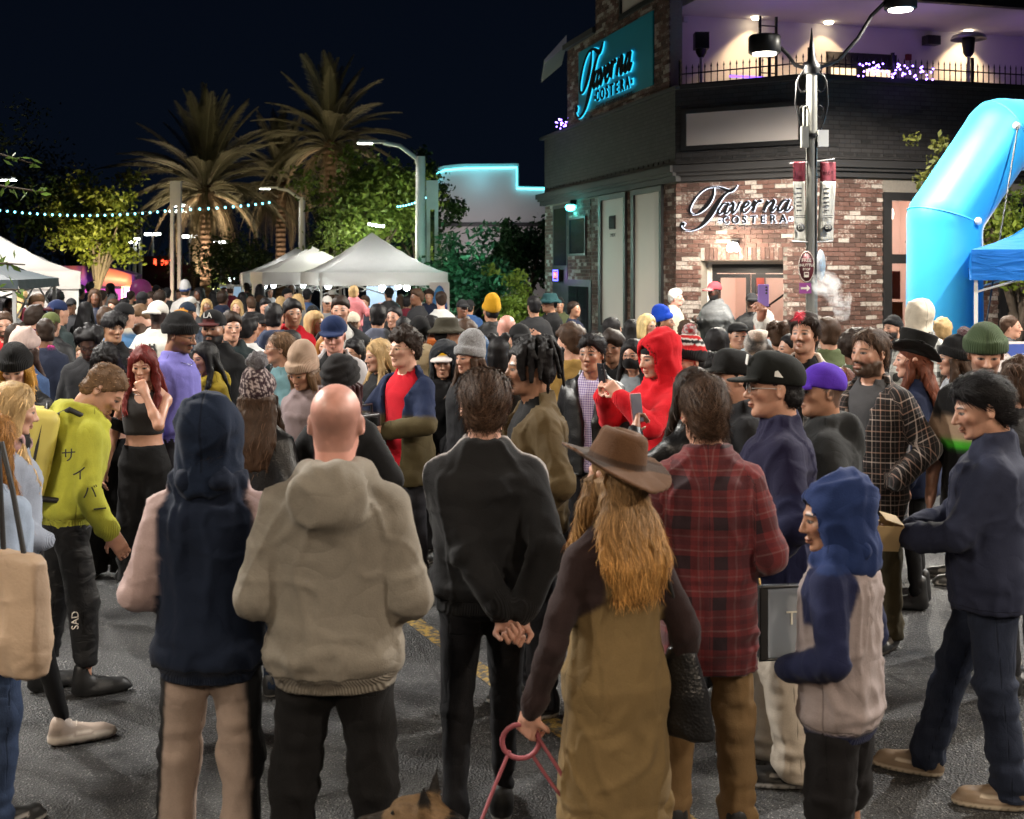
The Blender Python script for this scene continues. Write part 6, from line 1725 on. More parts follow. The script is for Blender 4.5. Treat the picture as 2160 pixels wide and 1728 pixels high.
def palm(x, y, h, crown, label, seed, uplight=1.):
    rs = random.Random(seed); r = empty('palm_tree', (x, y, 0)); tag(r, label, 'palm tree', 'date palms behind the market')
    m = MB(); prof = []
    n = 40
    for i in range(n+1): z = h*i/n; rr = .30-.05*min(z/1.2, 1)+.02*math.sin(i*2.6)+(.16*max(0, (z-h+1.1)/1.1)**.8 if z > h-1.1 else 0); prof.append((rr, z))
    prof += [(.30, h+.25), (.0, h+.35)]; m.lathe(prof, (0, 0, 0), 16); m.build('trunk', 'palm_bark', r)
    for k in range(4):
        if k not in _fr:
            _fr[k] = palm_frond(1., (.30, .58, .85, 1.15)[k], k); _fr[k].materials.append(MATS['frond' if k < 3 else 'frond_dry'])
    N = 84
    for i in range(N):
        f = i/N; e = R(86-f*122+rs.uniform(-9, 9)); k = 0 if f < .3 else 1 if f < .6 else 2 if f < .85 else 3
        o = bpy.data.objects.new('frond', _fr[k]); COL.objects.link(o); o.parent = r; o.location = (0, 0, h+.15-.35*f)
        o.rotation_euler = Euler((rs.uniform(-.2, .2), -e, i*2.39996+rs.uniform(-.2, .2)), 'XYZ'); s = crown*rs.uniform(.85, 1.08)*(1 if f < .8 else .8); o.scale = (s, s, s)
    if uplight:
        m = MB(); m.lathe([(.0, 0), (.10, 0), (.12, .18), (.0, .18)], (.9, -1.2, 0), 10); m.build('uplighter', 'bulb_warm', r)
        light('SPOT', (x+.9, y-1.2, .3), 1700*uplight, (1., .80, .56), target=(x, y, h*1.05), spot=64, blend=.8, size=.1)
        light('SPOT', (x-1.1, y-.9, .3), 1100*uplight, (1., .80, .56), target=(x, y, h*1.1), spot=70, blend=.8, size=.1)

def city_lamp(x, y, h, arm, label, side=-1, energy=260):
    r = empty('led_street_light', (x, y, 0)); tag(r, label, 'street light', 'tall led street lights by the market')
    m = MB(); m.lathe([(.17, 0), (.15, .3), (.12, h)], (0, 0, 0), 12); m.build('pole', 'plastic_white', r)
    m = MB(); m.tube([(0, 0, h-.5), (side*.10, 0, h-.05), (side*arm*.35, 0, h+.28), (side*arm*.62, 0, h+.36)], .06, 8); m.build('arm', 'plastic_white', r)
    m = MB(); m.box((side*arm*.80, 0, h+.38), (arm*.45, .28, .07)); hd = m.build('lamp_head', 'galvanised', r)
    m = MB(); m.box((side*arm*.93, 0, h+.335), (arm*.24, .2, .025)); m.build('led_panel', 'led_white', hd)
    light('SPOT', (x+side*arm*.93, y, h+.30), energy, (1., .96, .90), target=(x+side*arm*.93, y-1, 0), spot=150, blend=.4, size=.15)

def light_column(x, y, h, w, label, lit=False):
    r = empty('light_column', (x, y, 0)); tag(r, label, 'light column', 'twin bar light columns')
    for s in (-1, 1): m = MB(); m.box((s*w*.34, 0, h/2), (w*.30, w*.35, h)); m.build('bar', 'plastic_white', r)
    m = MB(); m.box((0, 0, h-.3), (w*1.0, w*.45, .75)); m.build('head', 'plastic_white', r)
    if lit:
        m = MB(); m.box((0, -.02, h-.72), (w*.6, w*.3, .10)); m.build('lamp', 'led_white', r); light('SPOT', (x, y-.05, h-.8), 90, (.95, 1., .9), target=(x, y-.05, 0), spot=100, size=.08)

def string_lights(pts, n, mat, label, r0=.045, sag=.25, energy=0.):
    A, B = Vector(pts[0]), Vector(pts[1]); r = empty('string_lights', A); tag(r, label, 'string lights'); I = Matrix.Translation(A).inverted()
    def q(t): return A.lerp(B, t)+Vector((0, 0, -sag*4*t*(1-t)))
    m = MB(); m.tube([q(t) for t in np.linspace(0, 1, 24)], .008, 4); o = m.build('wire', 'black_plastic', r); o.matrix_parent_inverse = I
    mb = MB(); mb.lathe([(0, -r0*1.3), (r0*.8, -r0*.8), (r0, 0), (r0*.6, r0*.8), (0, r0)], (0, 0, 0), 10); me = mb.mesh('bulb'); me.materials.append(MATS[mat])
    for i in range(n):
        t = (i+.5)/n; b = bpy.data.objects.new('bulb', me); COL.objects.link(b); b.parent = r; b.matrix_parent_inverse = I; b.location = q(t)+Vector((0, 0, -r0*1.2))
    return r

def build_setting():
    # ground, street, pavement
    m = MB(); m.quad((-300, -60, 0), (300, -60, 0), (300, 500, 0), (-300, 500, 0)); o = m.build('road', 'asphalt'); o['kind'] = 'structure'
    m = MB()
    a, b = Vector((-.95, 8.15)), Vector((1.15, 3.78)); d = (b-a).normalized(); n = Vector((-d.y, d.x))*.055
    m.quad((*(a-n), .004), (*(b-n), .004), (*(b+n), .004), (*(a+n), .004)); o = m.build('road_line', 'road_paint'); o['kind'] = 'structure'
    m = MB(); off = 1.9; P = [W1.p(0, 0, off), W1.p(W1.L+.3, 0, off), W2.p(W2.L*.5, 0, off+.1), W3.p(-.3, 0, off), W3.p(W3.L+4, 0, off), W3.p(W3.L+4, 0, -6), W1.p(0, 0, -8)]
    V = [(p.x, p.y, .13) for p in P]+[(p.x, p.y, -.02) for p in P]; k = len(P); m.add(V, [tuple(range(k))]+[(i, i+k, (i+1) % k+k, (i+1) % k) for i in range(k)]); o = m.build('pavement', 'pavement'); o['kind'] = 'structure'
    corner_building(); building_signs(); terrace_things()
    lamp_post(gx(1712, 16.), 16., 0, 'grey street lamp with twin drum heads, red banners and shuttle sign', 3000, (1., .93, .80))
    inflatable_arch()
def build_market():
    # lamp posts outside the picture: some inferred from the light, others added as fill
    for (x, y, rz, e, c, lab) in ((-6.6, 7.6, R(20), 1900, (1., .95, .86), 'street lamp on the kerb left of the crowd'), (8.6, 7.2, R(-20), 1900, (1., .92, .80), 'street lamp on the kerb right of the crowd'),
                                  (-6.3, .9, R(25), 1050, (1., .88, .72), 'added unseen fill lamp on the kerb level with the tote bag'), (6.6, 1.0, R(-25), 1250, (1., .86, .70), 'added unseen fill lamp on the kerb level with the navy jacket'),  # extra posts added for frontal light on the faces
                                  (-9.2, 17.5, R(15), 2200, (1., .95, .88), 'added unseen fill lamp on the kerb beyond the dark tent'),  # added to brighten the mid-left crowd
                                  (-3.9, -4.6, R(10), 560, (1., .78, .55), 'warm street lamp behind the onlookers, by the tote bag'), (4.6, -4.2, R(-10), 640, (1., .78, .55), 'warm street lamp behind the onlookers, by the parked end')):
        lamp_post(x, y, rz, lab, e, c, banner=False, group=None)
    # white tents of the market
    A = canopy_tent('market_tent', -3.39, 28.9, R(18), 3.0, 2.10, 3.07, 'canopy_white', 'white pop up tent lit from inside with a surfboard banner at its side', 'white market tents', .30)
    B = canopy_tent('market_tent', -5.45, 32.6, R(18), 3.0, 2.10, 2.80, 'canopy_white', 'white pop up tent tucked behind the lit surf tent', 'white market tents', .32, wall=(3,))
    C = canopy_tent('market_tent', -6.75, 37.5, R(14), 3.4, 2.05, 2.85, 'canopy_white', 'farthest white pop up tent below the curved street light', 'white market tents', .35)
    D = canopy_tent('market_tent', -10.0, 22.8, R(24), 3.1, 2.14, 2.95, 'canopy_white', 'white pop up tent with closed walls beside the purple trailer', 'white market tents', .32, wall=(0, 1))
    E = canopy_tent('market_tent', -7.75, 15.6, R(12), 3.0, 2.06, 2.75, 'canopy_dark', 'dark grey pop up tent in front of the closed white tent', None, .12, 'galvanised')
    for (x, y, z, e) in ((-3.9, 28.2, 1.95, 70), (-2.6, 28.6, 1.95, 60), (-5.4, 32.3, 1.95, 55), (-6.9, 36.6, 1.95, 70), (-9.6, 22.6, 1.9, 28)):
        light('POINT', (x, y, z), e, (.92, .97, 1.), size=.12)
    for (px, py, Y) in ((692, 602, 27.4), (640, 601, 31.2), (558, 603, 36.), (577, 602, 36.), (806, 607, 27.8), (840, 604, 29.), (858, 606, 29.4)):
        p = at(px, py, Y); b = empty('hanging_bulb', p); tag(b, 'bare white bulb hanging under a market tent roof', 'bulb', 'bulbs under the market tents')
        m = MB(); m.lathe([(0, -.10), (.06, -.07), (.085, 0), (.05, .07), (.03, .10), (0, .10)], (0, 0, 0), 12); m.build('glass', 'bulb_white', b); m = MB(); m.tube([(0, 0, .1), (0, 0, .24)], .012, 5); m.build('cord', 'black_plastic', b)
    # surf banner, pale board and clothes inside the tent
    r = empty('surf_banner', (at(927, 0, 27.2).x, 27.2, 0), R(8)); tag(r, 'white hanging banner with a deep blue surfboard print', 'banner')
    w = 42/FPX*27.2; m = MB(); m.box((0, 0, 1.03), (w, .03, 1.70)); m.build('cloth', 'white_panel', r)
    m = MB(); m.add([(.19*math.cos(a), -.02, 1.05+.76*math.sin(a)) for a in np.linspace(0, 6.2832, 33)[:-1]]+[(.19*math.cos(a), -.03, 1.05+.76*math.sin(a)) for a in np.linspace(0, 6.2832, 33)[:-1]], [tuple(range(32, 64))]+[(i, (i+1) % 32, 32+(i+1) % 32, 32+i) for i in range(32)]); m.build('surfboard_print', 'surf_print', r)
    m = MB(); m.add([(-.05, -.034, .55), (.03, -.034, .55), (0, -.034, 1.2)], [(0, 1, 2)]); m.build('stripe_print', 'white_panel', r)
    r = empty('notice_board', (at(805, 0, 29.6).x, 29.6, 0)); tag(r, 'pale blue board standing at the back of the lit tent', 'board'); m = MB(); m.box((0, 0, 1.35), (.75, .04, .8)); simple('pale_blue', (.42, .55, .72), .6); m.build('board', 'pale_blue', r); [MB().box((q, 0, .5), (.04, .04, 1.0)).build('leg', 'galvanised', r) for q in (-.3, .3)]
    # blue tent and printed table on the right
    T = canopy_tent('blue_tent', 7.32, 14.86, R(-21), 3.0, 2.42, 3.3, 'canopy_blue', 'bright blue pop up tent in front of the inflatable arch', None, .36)
    r = empty('info_table', (7.05, 13.75, 0), R(4)); tag(r, 'table under a white cloth printed with a blue map', 'table'); m = MB(); m.box((0, 0, .74), (2.3, .75, .04)); m.build('table_top', 'plastic_white', r)
    m = MB(); m.box((0, -.39, .40), (2.34, .02, .72)); m.box((-1.17, 0, .40), (.02, .76, .72)); m.box((0, 0, .772), (2.36, .8, .02)); m.build('cloth', 'white_panel', r)
    r2 = empty('map_board', (at(2105, 0, 12.6).x+.25, 12.6, 0), R(3)); tag(r2, 'white standing panel printed with a blue map and white cloud shapes', 'board')
    m = MB(); m.box((0, 0, .80), (1.3, .03, 1.25)); m.build('panel', 'white_panel', r2)
    m = MB(); m.add([(-.28, -.018, 1.40), (.62, -.018, 1.41), (.62, -.018, 1.0), (.30, -.018, 1.02), (.16, -.018, 1.14), (-.05, -.018, 1.19), (-.15, -.018, 1.30)], [tuple(range(7))[::-1]]); m.build('map_print', 'print_blue', r2)
    m = MB()
    for (x, z, q) in ((.18, 1.30, .10), (.30, 1.34, .11), (.40, 1.27, .10), (.28, 1.24, .09)): m.lathe([(0, 0), (q, 0)], (x, -.0205-x*.001, z), 20, M=Matrix.Rotation(R(90), 3, 'X'))
    m.build('cloud_print', 'white_panel', r2); [MB().box((q, .03, .1), (.05, .3, .2)).build('foot', 'galvanised', r2) for q in (-.5, .5)]
    # mural trailer and the pink lit stall beside it
    Y = 40.; r = empty('mural_trailer', (gx(195, Y), Y, 0), R(6)); tag(r, 'low trailer painted with purple and coral waves by the white tent', 'trailer')
    m = MB(); V = []; F = []; n = 16; L = 2.5
    for j, yy in enumerate((-.9, .9)):
        for i in range(n+1): t = i/n; V.append((-L/2*1.05+L*1.1*t, yy, 2.28-.75*max(0, t-.45)**2*1.3)); 
        for i in range(n+1): t = i/n; V.append((-L/2*1.05+L*1.1*t, yy, 1.62))
    k = n+1
    for i in range(n): F += [(k+i, k+i+1, i+1, i), (2*k+i, 2*k+i+1, 3*k+i+1, 3*k+i), (i, i+1, 2*k+i+1, 2*k+i), (k+i, 3*k+i, 3*k+i+1, k+i+1)]
    F += [(0, 2*k, 3*k, k), (n, k+n, 3*k+n, 2*k+n)]; m.add(V, F, 0, True); m.build('body_shell', 'mural', r)
    m = MB(); m.box((0, .75, .95), (L, .1, 1.3)); m.box((-L/2+.05, 0, .95), (.1, 1.6, 1.3)); m.box((L/2-.05, 0, .95), (.1, 1.6, 1.3)); m.box((0, 0, .25), (L, 1.7, .12)); m.build('chassis', 'black_trim', r)
    for sx in (-.6, .6): m = MB(); m.lathe([(0, -.1), (.28, -.1), (.28, .1), (0, .1)], (sx, -.8, .28), 16, M=Matrix.Rotation(R(90), 3, 'X')); q = m.build('wheel', 'black_plastic', r)
    m = MB(); m.box((.2, .60, 1.2), (1.6, .05, .6)); m.build('lit_panel', 'pink_screen', r)
    light('POINT', (gx(205, Y), Y-.4, 1.35), 45, (1., .15, .7), size=.3); light('POINT', (gx(160, Y), Y-1.2, 1.5), 22, (.5, .2, 1.), size=.3)
    Y = 36.; r = empty('pink_stall', (gx(290, Y), Y, 0)); tag(r, 'stall front with coral border and violet panel by the twin bar column', 'stall'); m = MB(); m.box((0, 0, 1.45), (.86, .06, .34)); simple('violet_panel', (.10, .03, .32), .5); m.build('panel', 'violet_panel', r)
    m = MB(); m.box((0, -.04, 1.64), (.92, .05, .05)); m.box((0, -.04, 1.26), (.92, .05, .05)); m.box((-.44, -.04, 1.45), (.05, .05, .34)); m.build('border', 'art_red', r); [MB().box((q, 0, .6), (.06, .06, 1.25)).build('post', 'galvanised', r) for q in (-.4, .4)]
    light('POINT', (gx(285, Y), Y-1.2, 1.7), 40, (1., .25, .7), size=.2)
    p = at(297, 612, 33); r = empty('balloon', p); tag(r, 'round pink balloon floating over the far crowd', 'balloon'); m = MB(); m.lathe([(.001, -.34)]+[(.30*math.cos(a), .31*math.sin(a)) for a in np.linspace(-1.45, 1.5, 14)], (0, 0, 0), 18); simple('balloon_pink', (.62, .10, .42), .35); m.build('skin', 'balloon_pink', r); m = MB(); m.tube([(0, 0, -.34), (.05, 0, -1.2)], .005, 4); m.build('string', 'white_panel', r)
    # building with the cyan neon edge
    Y = 48.; r = empty('neon_building', (gx(1030, Y), Y, 0)); tag(r, 'pale stepped wall building edged with a cyan neon line', 'building'); I = Matrix.Translation((-gx(1030, Y), -Y, 0))
    prof = [(918, 640), (918, 358), (935, 350), (975, 346), (1094, 345), (1094, 393), (1250, 396), (1250, 640)]; P = [at(px, min(py, 640), Y) for px, py in prof]
    for p in P: p.z = max(p.z, 0) if p.z > .7 else 0
    m = MB(); k = len(P); V = [tuple(p) for p in P]+[(p.x, p.y+6, p.z) for p in P]; m.add(V, [tuple(range(k))[::-1], tuple(range(k, 2*k))]+[(i, (i+1) % k, (i+1) % k+k, i+k) for i in range(k)]); o = m.build('wall', 'stucco_grey', r); o.matrix_parent_inverse = I
    m = MB(); m.tube([at(px, py+7, Y)+Vector((dx, -.12, 0)) for px, py, dx in ((922, 392, .02), (922, 360, .02), (938, 353, 0), (975, 349, 0), (1090, 347, 0), (1090, 391, 0), (1250, 394, 0))], .045, 8); o = m.build('neon_tube', 'neon_cyan', r); o.matrix_parent_inverse = I
    m = MB(); m.box(at(1060, 474, Y)+Vector((0, -.06, 0)), (6, .1, .16)); o = m.build('band', 'black_trim', r); o.matrix_parent_inverse = I
    light('POINT', at(1010, 372, Y)+Vector((0, -.7, 0)), 22, (.25, .85, 1.), size=.4)
    light('POINT', at(1000, 500, Y)+Vector((0, -3, 0)), 170, (1., .9, .95), size=.4)  # bare point light added to brighten the pale wall
    # trees
    G1, G2 = (.030, .075, .012), (.10, .16, .02)
    tree(gx(205, 38), 38, 5.1, 1.5, 'round yellow green street tree behind the purple trailer', (.05, .075, .010), (.17, .18, .02), 1, 6500)
    tree(gx(150, 43), 43, 5.6, 2.0, 'dark green tree leaning behind the yellow green one', (.015, .035, .010), (.05, .075, .015), 8, 4500)
    tree(gx(40, 46), 46, 7.6, 3.1, 'tall dim tree behind the white tent', (.010, .018, .008), (.03, .04, .014), 2, 5000)
    tree(gx(785, 34), 34, 5.6, 1.9, 'bright green street tree lit behind the surf tent', (.05, .095, .014), (.14, .18, .03), 3, 7500)
    tree(gx(885, 37), 37, 5.8, 1.15, 'dark green tree beside the curved street light', (.015, .04, .012), (.04, .09, .02), 4, 4800)
    tree(gx(975, 30.5), 30.5, 2.9, 1.25, 'low teal green tree right of the surf banner', (.015, .055, .025), (.04, .12, .05), 5, 5200, .7)
    tree(gx(1112, 37), 37, 3.9, 1.35, 'dark shaggy tree against the neon edged wall', (.012, .035, .015), (.03, .08, .03), 6, 5500)
    tree(gx(1088, 24), 24, 2.15, .62, 'small bright climbing shrub by the left facade of the tavern', (.05, .10, .012), (.14, .20, .03), 7, 3600, .35, lsz=.10)
    tree(gx(500, 52), 52, 3.4, 2.4, 'low round tree at the foot of the palms', (.02, .04, .012), (.06, .08, .02), 9, 4200)
    tree(gx(705, 50), 50, 5.2, 1.5, 'dim tree between the palm trunks', (.018, .035, .012), (.05, .075, .02), 10, 4200)
    tree(gx(1985, 18.4), 18.4, 4.4, .48, 'slim street tree in front of the dark parapet behind the arch', (.045, .055, .012), (.12, .12, .025), 11, 1300, 1.6, lsz=.11)
    tree(gx(2150, 18.8), 18.8, 3.9, .95, 'yellow green street tree seen through the blue arch', (.05, .09, .010), (.15, .18, .02), 12, 3800, 1.5, lsz=.11)
    light('POINT', (gx(2140, 18.), 17.9, 2.6), 45, (1., .9, .6), size=.2)
    for (px, Y, z, e, c) in ((225, 35.5, 1.2, 700, (1., .85, .45)), (800, 31.6, 3.1, 200, (.95, 1., .75)), (985, 28.6, 2.4, 130, (.5, 1., .85)), (1085, 22.6, 1.6, 45, (1., 1., .7))): light('POINT', (gx(px, Y), Y, z), e, c, size=.3)  # bare point lights without fixtures, added to brighten the trees
    for (px, Y, tz, e, c, lab) in ((215, 35.4, 3.2, 2600, (1., .88, .50), 'added ground uplighter brightening the yellow green tree'), (790, 31.9, 4., 1300, (.92, 1., .75), 'added ground uplighter brightening the bright green tree')):  # invented fixtures, added to brighten the tree crowns
        r = empty('uplighter', (gx(px, Y), Y, 0)); tag(r, lab, 'lamp'); m = MB(); m.lathe([(0, 0), (.1, 0), (.12, .2), (.1, .2), (.09, .1), (0, .1)], (0, 0, 0), 12); m.build('housing', 'black_metal', r); m = MB(); m.lathe([(0, .15), (.09, .15)], (0, 0, 0), 12); m.build('lens', 'bulb_warm', r); light('SPOT', (gx(px, Y), Y, .25), e, c, target=(gx(px, Y), Y+2.4, tz), spot=95, blend=.7, size=.1)
    # near branch reaching in from the left
    r = empty('street_tree', (-4.05, 6.6, 0)); tag(r, 'near street tree whose leafy twigs reach in beside the dark tent', 'tree'); m = MB(); m.tube([(0, 0, 0), (.05, 0, 1.4), (0, 0, 2.9), (.1, 0, 3.8)], [.09, .075, .06, .03], 8)
    tw = [((.0, 0, 2.5), (.8, 0, 2.95), (1.40, 0, 2.78)), ((.0, 0, 2.4), (.8, 0, 2.72), (1.46, 0, 2.62)), ((0, 0, 2.0), (.8, 0, 2.25), (1.36, 0, 2.22)), ((0, 0, 2.0), (.7, 0, 2.1), (1.36, 0, 2.08)), ((0, 0, 2.8), (-.5, .3, 3.5), (-.7, .4, 4.0)), ((0, 0, 2.9), (.3, .2, 3.7), (.5, .3, 4.3)), ((0, 0, 2.4), (-.7, -.2, 2.8), (-1.1, -.3, 3.1))]
    for t in tw: m.tube(t, [.02, .012, .004], 5)
    m.build('trunk', 'bark', r); rs = np.random.RandomState(5); P = []; D = []
    for t in tw:
        for i in range(34): q = rs.uniform(.35, 1.); a, b, c = [np.array(x) for x in t]; p = (1-q)**2*a+2*q*(1-q)*b+q*q*c; P.append(p+rs.normal(0, .012, 3)); d = (c-b)/np.linalg.norm(c-b)+rs.normal(0, .75, 3); D.append(d/np.linalg.norm(d))
    P = np.array(P); D = np.array(D); n = len(P); U = np.cross(D, rs.normal(0, 1, (n, 3))); U /= np.linalg.norm(U, axis=1, keepdims=True); L = rs.uniform(.05, .085, (n, 1)); V = np.stack([P, P+D*L*.5+U*L*.17, P+D*L, P+D*L*.5-U*L*.17], 1).reshape(-1, 3)
    link('crown', gmesh('crown', G(V, np.arange(n*4).reshape(-1, 4), np.repeat(np.array([(.10, .17, .03)])*rs.uniform(.6, 1.3, (n, 1)), 4, 0))), r, 'leaf')
    palm(gx(434, 55), 55, 5.75, 4.9, 'date palm with a full drooping crown by the twin bar column', 1, 1.9)
    palm(gx(592, 60), 60, 6.4, 3.7, 'middle date palm half hidden between its taller and fuller neighbours', 2, .6)
    palm(gx(697, 55), 55, 7.85, 4.1, 'tallest date palm rising behind the bright green tree', 3, .8)
    # street lights and columns
    city_lamp(9.8, 10.6, 8.4, 1.6, 'unseen tall street light added beyond the blue tent to light the facade', -1, 8500); city_lamp(-11.5, 11.5, 8.4, 1.6, 'unseen tall fill light added behind the dark tent', 1, 8500); city_lamp(1.2, -9.5, 9., 1.8, 'unseen tall fill light added far behind the onlookers', -1, 1200); city_lamp(gx(887, 31), 31, 5.1, 1.55, 'curved led street light standing behind the surf tent'); city_lamp(gx(637, 48), 48, 5.05, 1.6, 'curved led street light beyond the farthest white tent'); city_lamp(gx(25, 31)-1.75, 31, 4.15, 1.75, 'curved led street light over the closed white tent', 1)  # the tall ones out of view are added to fill facade and crowd
    light_column(gx(371, 36), 36, 4.75, .32, 'unlit twin bar column in front of the full palm'); light_column(gx(290, 48), 48, 4.1, .34, 'lit twin bar column beside the yellow green tree', True); light_column(gx(912, 31), 31, 4.4, .31, 'unlit twin bar column beside the surf tent'); light_column(gx(712, 44), 44, 3.4, .3, 'twin bar column half hidden by the bright green tree')
    string_lights((at(-40, 436, 36), at(372, 440, 36)), 26, 'bulb_cyan', 'string of round cyan bulbs crossing the dim trees', .030, .20)
    string_lights((at(372, 440, 36), at(575, 424, 44)), 12, 'bulb_cyan', 'string of round cyan bulbs rising past the full palm', .034, .05)
    string_lights((at(836, 434, 32), at(908, 410, 31.5)), 12, 'bulb_cyan', 'short bright string of bulbs strung to the unlit column', .022, .06)
    string_lights((at(775, 468, 32.5), at(812, 474, 32)), 5, 'bulb_white', 'few white bulbs glowing inside the bright green tree', .035, .02)
    for (px, py, Y, wh) in ((322, 494, 120, 'between the two twin bar columns'), (401, 499, 120, 'left of the full palm trunk'), (466, 511, 130, 'right of the full palm trunk'), (273, 511, 130, 'behind the yellow green tree'), (375, 445, 110, 'just behind the unlit column'), (382, 434, 110, 'rising above the unlit column bars')):
        p = at(px, py, Y); r = empty('car_park_light', (p.x, p.y, 0)); tag(r, 'distant car park mast with bright lamp head, '+wh, 'light mast', 'far car park masts'); m = MB(); m.tube([(0, 0, 0), (0, 0, p.z)], .10, 6); m.build('mast', 'galvanised', r)
        m = MB(); m.box((-.45, 0, p.z), (.6, .4, .25)); m.box((.45, 0, p.z), (.6, .4, .25)); m.build('lamp_head', 'led_white', r)
    Y = 115; r = empty('far_building', (gx(335, Y), Y+6, 0)); tag(r, 'dark far building with a small red glowing sign', 'building'); m = MB(); m.box((0, 0, 1.3), (6, 8, 2.6)); m.build('wall', 'black_trim', r)
    for (px, py, w, h) in ((327, 553, .22, .62), (343, 553, .22, .62), (347, 551, .5, .15), (352, 556, .3, .3), (359, 549, .3, .12)): p = at(px, py, Y); m = MB(); m.box((p.x-gx(335, Y), -6, p.z), (w, .2, h)); m.build('sign_letter', 'red_neon', r)
    m = MB(); m.box((0, -4.6, 3.0), (4, .2, .8)); m.build('sign_frame', 'black_trim', r)
    p = at(488, 589, 58); r = empty('flood_lamp', (p.x, p.y, 0)); tag(r, 'small blue white flood lamp shining among the far trees', 'lamp'); m = MB(); m.tube([(0, 0, 0), (0, 0, p.z)], .04, 6); m.build('pole', 'galvanised', r); m = MB(); m.lathe([(0, -.12), (.15, -.05), (.15, .05), (0, .12)], (0, 0, p.z), 10); m.build('lamp_head', 'bulb_white', r)
    r = empty('kiosk', (gx(490, 50), 50, 0)); tag(r, 'small pale lit kiosk behind the far crowd', 'kiosk'); m = MB(); m.box((0, 0, .8), (.85, .6, 1.25)); emit('kiosk_glow', (.5, .75, 1.), .5); m.build('front', 'kiosk_glow', r); m = MB(); m.box((0, 0, 1.47), (1.0, .8, .08)); m.build('roof', 'canopy_white', r)
# ---------------------------------------------------------------- the crowd
BK = (.010, .010, .011); BK2 = (.018, .018, .020); NV = (.010, .014, .032); WH = (.62, .60, .57); GY = (.16, .16, .165); LG = (.36, .36, .36)
JN = dict(style='straight', col=(.035, .055, .11)); JL = dict(style='straight', col=(.26, .34, .44)); BJ = dict(style='slim', col=BK); BW = dict(style='wide', col=BK, denim=True); KH = dict(style='straight', col=(.22, .135, .062), denim=False)
def T(style, col, **k): d = dict(style=style, col=col); d.update(k); return d
def HT(style, col, **k): d = dict(style=style, col=col); d.update(k); return d
def P(px, Y, h, yaw, label, **k):
    if 'lod' not in k: k['lod'] = 0 if Y < 5.3 else 1 if Y < 9.0 else 2 if Y < 14.2 else 3
    k['h'] = h
    return add_person(gx(px, Y), Y, yaw, label, k.pop('group', None), k.pop('z', 0.), **k)
def body_text(info, txt, size, org, mat, up=(0, 0, 1), right=(1, 0, 0), name='print'):
    k = info['k']; put_text(name, txt, size*k, Vector(org)*k, right, up, mat, info['root'], .0012)

def fn_navy_sleeve(V, N, col, aw, t):
    m = (aw == 1); col[m & (t < .40)] = (.46, .34, .33); m2 = (aw == -1); col[m2 & (t < .40)] = (.46, .34, .33)
def fn_track(V, N, col, aw, t):
    for o in (.030, .006):
        m = (np.abs(V[:, 1]-.012-o+.018) < .0075) & ((np.abs(aw) > 0) | ((V[:, 2] > 1.40) & (np.abs(V[:, 0]) > .06))) & (N[:, 2]+np.abs(N[:, 0]) > .5); col[m] = (.55, .50, .48)
def fn_overall(V, N, col, aw, t):
    m = (aw == 0) & (V[:, 2] < 1.30-.12*np.abs(V[:, 0])/.15); col[m] = (.20, .135, .060)
    m = (aw == 0) & (np.abs(np.abs(V[:, 0])-.075) < .018) & (V[:, 2] > 1.2); col[m] = (.20, .135, .060)
def fn_coat67(V, N, col, aw, t):
    col[(V[:, 2] < 1.19) & (aw == 0)] = (.070, .055, .026); col[(np.abs(aw) > 0) & (t > .26)] = (.070, .055, .026)
def fn_stripe85(V, N, col, aw, t):
    zz = np.where(np.abs(aw) > 0, 1.395-t, V[:, 2]); col[(zz > 1.16) & (zz < 1.275)] = (.42, .29, .20); col[(zz > 1.125) & (zz < 1.155)] = (.05, .42, .02)
def fn_camo(V, N, col, aw, t):
    n = vnoise(V, (9,)*3); n2 = vnoise(V, (11,)*3, 5); col[(n > .12)] = (.05, .05, .03); col[(n < .12) & (n2 > .2)] = (.10, .09, .05); col[np.abs(aw) > 0] = (.55, .50, .40); col[(np.abs(aw) > 0) & (n > .35)] = (.05, .05, .04)
def fn_sherpa(V, N, col, aw, t):
    n = vnoise(V, (42,)*3); col[n > .05] = (.06, .06, .06); col[(np.abs(aw) > 0) & (t > .40)] = (.60, .52, .45); col[(aw == 0) & (V[:, 2] > 1.40)] = (.60, .52, .45); col[(np.abs(aw) > 0) & (t > .53)] = BK
def fn_yoke(c):
    def f(V, N, col, aw, t): zz = np.where(np.abs(aw) > 0, 1.395-t, V[:, 2]); col[zz > 1.2] = c
    return f
def fn_sidebar(V, N, col, lj):
    for s in (1, -1):
        hp, kn, an = lj[s]; q = np.clip((.885-V[:, 2])/.81, 0, 1); cx = hp[0]+(an[0]-hp[0])*q; m = (V[:, 0]*s > 0) & ((V[:, 0]-cx)*s > .052) & (V[:, 2] < .86); col[m] = BK
def fn_nordic(V, h, c):
    a = np.arctan2(V[:, 0], V[:, 1]); u = (a*4.2) % 1; v = (h/.045) % 1
    m = (np.abs(np.abs(u-.5)+np.abs(v-.5)-.30) < .10) | (np.abs(v) < .06) | ((np.abs(u-.5) < .07) & (np.abs(v-.5) < .09)); c[m] = (.42, .34, .33)
def fn_black_sides(V, N, col, aw, t):
    col[(np.abs(V[:, 0]) > .12) & (V[:, 2] < 1.36)] = BK; col[np.abs(aw) > 0] = BK

